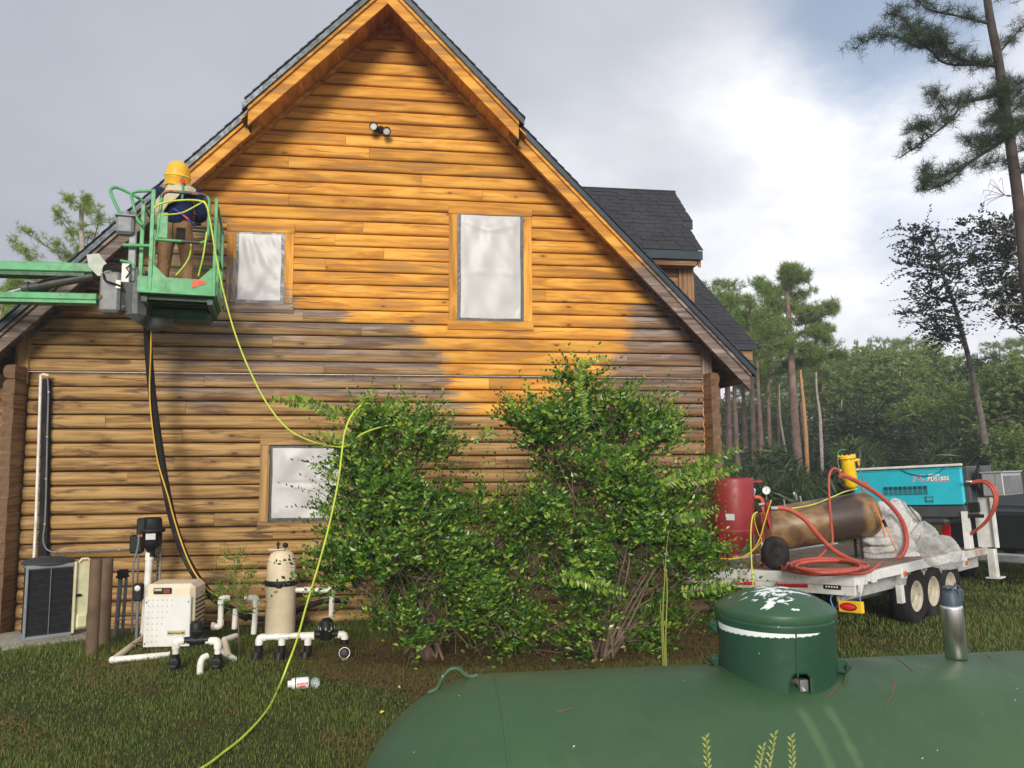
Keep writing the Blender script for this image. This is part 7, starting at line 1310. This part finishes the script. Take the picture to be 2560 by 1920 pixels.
def limb_tufts(r, rr_, a, b, sub, tr, dens):
    """side twigs along a limb, returns twig segments and tuft centres"""
    seg = []; C = []
    d = b - a; ln = d.length
    for i in range(sub):
        t = rr_.uniform(.25, 1.02); p = a.lerp(b, min(t, 1)); q = p + Vector((rr_.gauss(0, .5), rr_.gauss(0, .5), rr_.uniform(-.05, .75))).normalized() * ln * rr_.uniform(.12, .30); seg.append((p, q))
        for k in range(dens): u = rr_.uniform(.35, 1.05); c = p.lerp(q, u); C.append((c.x + rr_.gauss(0, tr * .4), c.y + rr_.gauss(0, tr * .4), c.z + rr_.gauss(0, tr * .3)))
    C.append(tuple(b)); return seg, C
def pine(name, label, trunk, limbs, tr, mat, seed, bark=M_PBARK, r0=.16, r1=.03, sub=9, dens=4, nn=13, group=None, cat='tree', w_=.035):
    """trunk: list of points; limbs: list of point lists"""
    t_ = thing(name, label, cat, group, loc=tuple(trunk[0])); rr_ = random.Random(seed); r = np.random.default_rng(seed); off = Vector(trunk[0])
    TP = smooth_path([Vector(p) - off for p in trunk], 5); n_ = len(TP); MB().tube(TP, [r0 + (r1 - r0) * i / (n_ - 1) for i in range(n_)], 10).build('trunk', bark, t_)
    lm = MB(); C = []
    for Lm in limbs:
        P = smooth_path([Vector(p) - off for p in Lm], 4); k = len(P); rl = max(.018, (P[-1] - P[0]).length * .020); lm.tube(P, [rl * (1 - .8 * i / (k - 1)) for i in range(k)], 5)
        for i in range(max(1, len(Lm) - 1)):
            sg, c_ = limb_tufts(r, rr_, Vector(Lm[i]) - off, Vector(Lm[i + 1]) - off, sub, tr, dens); C += c_
            for a, b in sg: lm.tube([a, b], [rl * .35, rl * .12], 3, cap=False)
    tag(lm.build('limbs', bark, t_), kind='stuff'); V, F = tufts(np.array(C), np.full(len(C), tr), r, nn, w_); tag(npmesh('crown', V, F, mat, t_), kind='stuff'); return t_
def pp(L_, Y): return [tuple(at(x, y, Y)) for x, y in L_]
# tall pine at the right edge
YR = 15.
tk = [(2600, 1190), (2590, 900), (2566, 700), (2548, 520), (2532, 400), (2508, 230), (2492, 130), (2478, 60), (2466, -20), (2455, -160)]
lmb = [[(2498, 165), (2460, 152), (2400, 140), (2340, 130), (2290, 128)], [(2498, 165), (2440, 145), (2370, 135), (2300, 118), (2240, 130)], [(2330, 130), (2280, 95), (2230, 70), (2200, 60)], [(2300, 120), (2240, 110), (2190, 95), (2160, 100)], [(2370, 140), (2330, 80), (2290, 45)], [(2478, 60), (2420, 30), (2350, 5), (2290, 5)],
       [(2530, 225), (2460, 240), (2400, 262), (2350, 300), (2320, 340), (2265, 385)], [(2370, 280), (2340, 262), (2300, 245)], [(2330, 330), (2290, 320), (2270, 330)], [(2545, 325), (2480, 370), (2420, 410), (2370, 425), (2310, 420)], [(2420, 410), (2380, 450), (2330, 465), (2300, 458)], [(2500, 360), (2440, 365), (2400, 360)],
       [(2500, 130), (2530, 90), (2560, 60), (2600, 50)], [(2510, 240), (2560, 200), (2610, 190)], [(2540, 420), (2500, 400), (2470, 405)], [(2545, 440), (2600, 400), (2650, 390)], [(2470, -10), (2540, -20), (2600, 0)], [(2530, 260), (2490, 235), (2470, 250)], [(2520, 300), (2490, 310), (2465, 300)], [(2540, 330), (2580, 300), (2600, 310)], [(2532, 280), (2570, 250), (2610, 240)], [(2545, 380), (2590, 360), (2630, 350)], [(2530, 300), (2500, 330), (2490, 350)], [(2520, 240), (2495, 270), (2500, 290)], [(2535, 340), (2505, 345), (2480, 330)], [(2500, 190), (2520, 215), (2550, 230)], [(2545, 300), (2575, 320), (2600, 330)], [(2550, 430), (2575, 440), (2600, 450)]]
pine('pine_tree', 'tall dark long-needled pine rising out of frame at the right edge', pp(tk, YR), [[(p[0], p[1] + .8 * math.sin(i * 1.3 + j) * (j / 4), p[2]) for j, p in enumerate(pp(l, YR))] for i, l in enumerate(lmb)], .23, M_NDL, 3, M_DBARK, .14, .07, 12, 3, 20, w_=.018)
# bare dead twig below the crown
q = MB(); rr_ = random.Random(2); a0_ = at(2540, 490, YR)
for i in range(9):
    b = at(2500 - rr_.uniform(0, 45), 480 + rr_.uniform(-30, 35), YR); q.tube(smooth_path([a0_, at(2512, 488, YR), b + Vector((.08, 0, .1)), b], 3), [.012] + [.006] * 8 + [.003], 4, cap=False)
q = q.build('dead_twigs', M_BARK); q.parent = [o for o in bpy.data.objects if o.name == 'pine_tree'][0]; q.matrix_parent_inverse = Matrix.Translation(-Vector(q.parent.location)); tag(q, kind='stuff')
# broad-leaved trees: leaf clouds on limbs
def broad(name, label, trunk, blobs, n, mat, seed, sz=(.10, .17), r0=.1, group=None, bark=M_PALEB, lnr=(.25, .7), r1=.02):
    off = Vector(trunk[0]); t_ = thing(name, label, 'tree', group, loc=tuple(off)); r = np.random.default_rng(seed); rr_ = random.Random(seed)
    P = smooth_path([Vector(p) - off for p in trunk], 5); k = len(P); MB().tube(P, [r0 + (r1 - r0) * i / (k - 1) for i in range(k)], 9).build('trunk', bark, t_)
    bl = [((b[0][0] - off.x, b[0][1] - off.y, b[0][2] - off.z), b[1]) for b in blobs]; V, F, P0, dl = shoots(bl, n, r, sz, lnr, .45, .25); tag(npmesh('crown', V, F, mat, t_), kind='stuff')
    tw = MB()
    for b in bl:
        for i in range(3):
            c = Vector(b[0]) + Vector((rr_.gauss(0, .4) * b[1][0], rr_.gauss(0, .3) * b[1][1], rr_.gauss(0, .4) * b[1][2])); s0 = min(P, key=lambda p: (p - c).length + (.6 if p.z > c.z else 0)); tw.tube(smooth_path([s0, s0.lerp(c, .5) + Vector((0, 0, .1)), c], 3), [r0 * .3, r0 * .26, r0 * .22, r0 * .18, r0 * .14, r0 * .1, r0 * .06], 4, cap=False)
    tag(tw.build('limbs', bark, t_), kind='stuff'); return t_
M_DBARK2 = paint('grey_dark_bark', (.13, .105, .09), .9, var=.3)
Yl = 20.
broad('leaning_tree', 'slender leaning broad-leaved tree with a pale bare trunk, dark against the sky', pp([(2462, 1110), (2455, 1060), (2440, 980), (2420, 890), (2402, 820), (2385, 760), (2355, 680), (2330, 600), (2305, 560)], Yl),
      [pxblob(2285, 590, Yl, 32, 34, .5), pxblob(2330, 620, Yl, 50, 30, .5), pxblob(2290, 670, Yl, 38, 30, .5), pxblob(2350, 670, Yl, 50, 30, .6), pxblob(2400, 650, Yl, 38, 30, .5), pxblob(2410, 700, Yl, 36, 32, .5), pxblob(2320, 740, Yl, 48, 24, .5), pxblob(2365, 760, Yl, 55, 34, .6), pxblob(2300, 790, Yl, 36, 20, .4), pxblob(2360, 815, Yl, 50, 22, .4), pxblob(2375, 850, Yl, 30, 12, .3), pxblob(2350, 840, Yl, 40, 10, .3)], 380, M_OAK, 31, (.10, .16), .10, bark=M_DBARK2, r1=.02)
Yq = 17.
broad('hanging_oak', 'dark broad-leaved crown hanging in from the right edge above the leaning tree', pp([(2720, 1220), (2700, 900), (2640, 760), (2580, 640), (2520, 570)], Yq),
      [pxblob(2430, 570, Yq, 35, 22, .4), pxblob(2490, 590, Yq, 55, 36, .6), pxblob(2550, 580, Yq, 50, 40, .6), pxblob(2475, 650, Yq, 32, 22, .4), pxblob(2540, 660, Yq, 60, 45, .6), pxblob(2500, 710, Yq, 50, 34, .5), pxblob(2545, 740, Yq, 50, 45, .6), pxblob(2490, 770, Yq, 36, 26, .4), pxblob(2540, 800, Yq, 40, 26, .4), pxblob(2600, 700, Yq, 60, 120, .8)], 560, M_OAK, 32, (.09, .145), .14, r1=.03)
# pine behind the left roof slope
YLp = 25.
lt = [(210, 1200), (208, 900), (207, 800), (205, 700), (206, 620), (203, 545), (204, 500)]
ll_ = [[(206, 640), (170, 590), (150, 560), (130, 520)], [(204, 600), (165, 560), (140, 530)], [(206, 620), (240, 570), (262, 540)], [(204, 560), (225, 525), (235, 510)], [(204, 540), (190, 510), (178, 500)], [(206, 590), (250, 560), (285, 550)], [(207, 660), (250, 640), (292, 600)], [(204, 530), (206, 505), (205, 492)],
       [(205, 690), (150, 640), (110, 610), (80, 590)], [(205, 720), (140, 680), (90, 640), (50, 570 + 40)], [(205, 760), (150, 700), (100, 670), (60, 640)], [(205, 790), (120, 720), (60, 690), (25, 680)], [(150, 740), (100, 720), (60, 705)], [(206, 700), (170, 650), (145, 625)], [(206, 640), (150, 620), (120, 600)], [(120, 760), (60, 780), (10, 760)]]
pine('pine_tree', 'bright green open-crowned pine behind the left roof slope', pp(lt, YLp), [[(p[0], p[1] + .6 * math.sin(i + j), p[2]) for j, p in enumerate(pp(l, YLp))] for i, l in enumerate(ll_)], .20, M_NDLB, 8, M_PALEB, .15, .05, 6, 3, 20, w_=.035)
pine('pine_tree', 'second pine low behind the lift arms at the left edge', pp([(-20, 1200), (-10, 900), (0, 780), (20, 720)], 22), [pp(l, 22) for l in ([(0, 800), (30, 780), (60, 760)], [(0, 790), (20, 740), (45, 715)], [(0, 840), (40, 820), (80, 800)], [(-5, 860), (20, 850), (45, 845)], [(0, 760), (-20, 720), (-40, 700)], [(10, 740), (30, 710), (40, 700)], [(0, 800), (50, 800), (90, 775)])], .20, M_NDLB, 9, M_PALEB, .14, .04, 7, 3, 20, w_=.035)
# pines beyond the trailer
def autopine(h, seed, tr=.42, bright=False, crown=.45, name='pine_tree', r0=.17, lean=.3):
    rr_ = random.Random(seed); tx, ty = rr_.gauss(0, lean), rr_.gauss(0, lean); trunk = [(tx * (i / 6) ** 1.5, ty * (i / 6) ** 1.5, h * i / 6) for i in range(7)]; lim = []
    n_ = 17
    for i in range(n_):
        z = h * (1 - crown * (1 - i / n_) ** 1.0) ; t = z / h; c = Vector((tx * t ** 1.5, ty * t ** 1.5, z)); a = i * 2.4 + rr_.uniform(-.4, .4); ln = (1.5 + 1.6 * (1 - i / n_) * rr_.uniform(.5, 1.2)) * h / 13 * (1 if i > 3 else rr_.uniform(.4, 1)); d = Vector((math.cos(a), math.sin(a), 0))
        lim.append([tuple(c), tuple(c + d * ln * .5 + Vector((0, 0, ln * .10))), tuple(c + d * ln + Vector((0, 0, ln * rr_.uniform(.1, .45))))])
    return pine(name, None, trunk, lim, tr, M_NDLB if bright else M_NDL, seed, M_PBARK, r0, .04, 4, 3, 14, w_=.05)
M_NDLM = leafmat('pine_needles_mid', (.085, .15, .03), (.20, .27, .055), None, rough=.5, trans=.25, psc=.5)
def place(t_, px, Y, label, group, rz=0, sc=1.):
    g = atz(px, 1300, 0); d = ray(px, 1160); t_.location = (EYE + d * (Y / d.y)); t_.location.z = 0; t_.rotation_euler = (0, 0, rz); t_.scale = (sc, sc, sc)
    if label: t_['label'] = label
    t_['category'] = 'tree'
    if group: t_['group'] = group
def hgt(px, py, Y): return at(px, py, Y).z
YM = 36.
mt = [(1999, 1215), (1997, 1180), (1988, 1060), (1978, 900), (1972, 800), (1968, 740), (1964, 690)]
ml = [[(1966, 740), (1940, 715), (1920, 700)], [(1966, 730), (1990, 705), (2003, 700)], [(1967, 720), (1950, 690), (1935, 690)], [(1966, 700), (1975, 685), (1985, 688)], [(1968, 770), (2000, 750), (2040, 725)], [(1969, 780), (1930, 760), (1900, 750), (1880, 735)], [(1970, 800), (2020, 790), (2070, 775), (2085, 780)], [(1971, 815), (2030, 800), (2080, 810), (2100, 820)], [(1971, 800), (1930, 790), (1890, 800)], [(1972, 830), (1930, 820), (1890, 840)], [(1973, 850), (2020, 840), (2060, 835), (2095, 850)], [(1972, 760), (2010, 770), (2050, 765)], [(1980, 912), (2020, 908), (2050, 902), (2075, 895)], [(1975, 870), (1940, 870), (1905, 880)], [(1976, 880), (2010, 880), (2050, 880)], [(1974, 860), (1950, 830), (1935, 820)]]
pine('pine_tree', 'tallest pine beyond the trailer, straight reddish trunk with layered flat branches', pp(mt, YM), [[(p[0], p[1] + 1.3 * math.sin(i * 1.7 + j), p[2]) for j, p in enumerate(pp(l, YM))] for i, l in enumerate(ml)], .40, M_NDLM, 12, M_PBARK, .26, .07, 11, 5, 18, w_=.04)
pa = autopine(13.0, 41, .40); pa_c = [c for c in pa.children if c.name.startswith('crown')][0]; pa_c.data.materials[0] = M_NDLM
pb_ = autopine(11.5, 42, .40, crown=.38); pc_ = autopine(12.0, 43, .36, crown=.5); [c for c in pc_.children if c.name.startswith('crown')][0].data.materials[0] = M_NDLM
[c for c in pb_.children if c.name.startswith('crown')][0].data.materials[0] = M_NDLM
place(pa, 1845, 33, 'pine close behind the right roof corner, its crown level with the porch ridge', None, 1.0, hgt(1845, 700, 33) / 13.)
place(pb_, 1886, 31, 'pine with pinkish bare trunk just right of the roof corner', None, 2.0, hgt(1890, 745, 31) / 11.5); place(pc_, 1925, 38, 'two-trunked looking pine left of the tallest pine', None, .5, hgt(1925, 770, 38) / 12.)
ORD = ['first', 'second', 'third', 'fourth', 'fifth', 'sixth', 'seventh', 'eighth', 'ninth', 'tenth', 'eleventh', 'twelfth', 'thirteenth', 'fourteenth', 'fifteenth', 'sixteenth', 'seventeenth', 'eighteenth', 'nineteenth'] + [a_ + b_ for a_ in ('twenty', 'thirty', 'forty') for b_ in ('-th', '-first', '-second', '-third', '-fourth', '-fifth', '-sixth', '-seventh', '-eighth', '-ninth')]; ORD = [q_.replace('y-th', 'ieth') for q_ in ORD]
GR = 'pines of the wood beyond the trailer'; rr_ = random.Random(77); LB = 'straight thin pine in the wood beyond the trailer'
far = [(1788, 40, 715), (1826, 42, 745), (1868, 44, 730), (1902, 42, 775), (2058, 45, 865), (1722, 60, 700), (1800, 52, 760), (1822, 48, 800), (1865, 55, 790), (1905, 46, 800), (1950, 55, 850), (1972, 62, 830), (2012, 58, 860), (2045, 50, 870), (2080, 56, 850), (2115, 60, 905), (2065, 44, 890), (2150, 64, 880), (2200, 66, 870), (2250, 60, 850), (2295, 58, 845), (2330, 60, 850), (2415, 56, 900), (2470, 52, 880), (2520, 50, 860), (2560, 48, 850), (2620, 50, 840), (2700, 52, 830), (1780, 66, 820), (1935, 70, 840), (2030, 72, 880)]
for i, (px, Y, py) in enumerate(far):
    o = dup((pa, pb_, pc_)[i % 3]); h = hgt(px, py, Y); place(o, px, Y, 'thin straight pine, %s from the left among the pines of the wood' % ORD[sorted(q_[0] for q_ in far).index(px)], GR, rr_.uniform(0, 6.28), h / (13., 11.5, 12.)[i % 3]); o.name = 'pine_tree'
# broad-leaved wood
def autobroad(h, seed, mat, n=420, low=False):
    rr_ = random.Random(seed); bl = []
    for i in range(13):
        a = rr_.uniform(0, 6.28); q = rr_.uniform(.0, 1) ** .6 * h * .26; z = h * rr_.uniform(.18 if low else .38, .88); q *= 1.25 - .7 * z / h; bl.append(((q * math.cos(a), q * math.sin(a), z), (h * rr_.uniform(.10, .17), h * rr_.uniform(.10, .16), h * rr_.uniform(.08, .13))))
    bl.append(((0, 0, h * .9), (h * .1, h * .1, h * .09)))
    return broad('broad_leaved_tree', None, [(0, 0, 0), (.1, 0, h * .3), (-.05, .1, h * .6), (0, 0, h * .85)], bl, n, mat, seed, (.20, .36), .14, None, M_PALEB, (.5, 1.2))
B = [autobroad(9, 51, M_BROADM, 620), autobroad(9, 52, M_BROAD, 620, True), autobroad(9, 53, M_BROADM, 560, True), autobroad(9, 54, M_BROAD, 560, True)]
GB = 'broad-leaved trees of the wood beyond the trailer'; LBB = 'leafy broad-leaved tree in the wood beyond the trailer'
bf = [(1768, 62, 985), (1806, 60, 975), (1852, 64, 985), (1898, 61, 965), (1944, 63, 980), (1992, 60, 975), (2040, 62, 970), (2140, 44, 870), (2200, 46, 855), (2262, 42, 865), (2312, 45, 852), (2345, 47, 870), (2235, 54, 850), (2170, 52, 880), (2385, 38, 935), (2425, 34, 960), (2470, 32, 930), (2515, 30, 900), (2560, 29, 880), (2610, 30, 850), (2300, 36, 985), (2110, 40, 960), (2370, 44, 900), (2190, 38, 1000), (2250, 35, 1040), (2060, 38, 1075), (2130, 36, 1080), (1990, 40, 1090), (1920, 38, 1100), (1860, 36, 1095), (1810, 34, 1100), (2341, 32, 1040), (2400, 30, 1060), (2480, 27, 1050), (2545, 25, 1040), (2310, 30, 1090), (2210, 32, 1110), (2650, 26, 980), (2720, 28, 900), (2440, 40, 890), (2500, 38, 870)]
for i, (px, Y, py) in enumerate(bf):
    k = (0, 2, 0, 2)[i % 4] if i < 4 or i < 21 else i % 4 if i < 4 else (1, 3, 2, 1)[i % 4]; o = dup(B[k]); h = hgt(px, py, Y); place(o, px, Y, 'leafy tree, %s from the left along the broad-leaved wood' % ORD[sorted(q_[0] for q_ in bf).index(px)], GB, rr_.uniform(0, 6.28), h / 9.6); o.name = 'broad_leaved_tree'
    if i >= 19: o.scale.x *= 1.25; o.scale.y *= 1.25
for o in B[1:]: pass
for i, (px, Y, py) in enumerate([(-40, 40, 880), (-260, 42, 880)]):
    o = dup(B[i % 4]); place(o, px, Y, ('leafy tree behind the left edge of the log house', 'leafy tree out past the left end of the lift')[i], None, i * 1.1, hgt(px, py, Y) / 9.6)
# single stems that stand out
for pts, Y, r0, mat, lab in (([(2015, 1090), (2010, 1020), (2004, 960), (2001, 925)], 34, .10, paint('snag_orange', (.50, .26, .11), .8), 'broken orange-barked dead trunk right of the tallest pine'), ([(1973, 1205), (1962, 1120), (1950, 1040), (1948, 960)], 32, .07, M_PALEB, 'thin pale leaning trunk left of the tallest pine'), ([(1906, 1175), (1903, 1100), (1897, 1000), (1893, 900)], 30, .12, M_PBARK, 'pinkish trunk rising right of the first pine trunk'), ([(2052, 1090), (2050, 1040), (2042, 980), (2040, 930)], 36, .09, M_PALEB, 'grey slender trunk between tallest pine and leafy wood')):
    P = smooth_path(pp(pts, Y), 4); P.insert(0, Vector((P[0].x, P[0].y, 0))); k = len(P); tag(MB().tube(P, [r0 * (1 - .6 * i / k) for i in range(k)], 8).build('bare_trunk', mat, loc=tuple(P[0])), lab, 'tree')
# understorey: palmetto and low scrub along the wood edge
def scrub(n, seed, x0, x1, y0, y1, hh, mat, name, lab):
    r = np.random.default_rng(seed); px = r.uniform(x0, x1, n); Y = r.uniform(y0, y1, n); P = np.array([tuple(EYE + ray(a, 1160) * (b / ray(a, 1160).y)) for a, b in zip(px, Y)]); P[:, 2] = r.uniform(.05, 1, n) ** .8 * hh * (1 + .4 * np.sin(px * .03)); V, F = tufts(P, r.uniform(.5, .9, n), r, 16, .06, .25); tag(npmesh(name, V, F, mat), lab, 'undergrowth', kind='stuff')
for o_ in B:
    for c_ in list(o_.children): bpy.data.objects.remove(c_)
    bpy.data.objects.remove(o_)
scrub(1500, 61, 1700, 2750, 25, 36, 1.9, M_BROAD, 'undergrowth', 'dark low undergrowth along the edge of the wood'); scrub(420, 62, 1880, 2160, 22, 27, 1.1, M_NDL, 'palmetto_scrub', 'spiky palmetto scrub behind the brown tank')
# a long dark mass far behind closes the gaps low down
scrub(2600, 63, 1600, 2800, 62, 90, 5.0, M_BROAD, 'far_wood', 'dark far wood glimpsed between the trunks')

# ------------------------------------------------------------------ light haze and blasting dust in the air
hm = bpy.data.materials.new('haze'); hm.use_nodes = True; hn = hm.node_tree; hn.nodes.clear(); ho = N(hn, 'ShaderNodeOutputMaterial'); hv = N(hn, 'ShaderNodeVolumePrincipled'); L(hn, hv.outputs[0], ho.inputs['Volume'])
hv.inputs['Color'].default_value = (.86, .91, 1, 1); hv.inputs['Density'].default_value = .0018; hv.inputs['Anisotropy'].default_value = .2
tag(MB().box((40, 90, 14), (420, 320, 34)).build('haze', hm), kind='stuff')
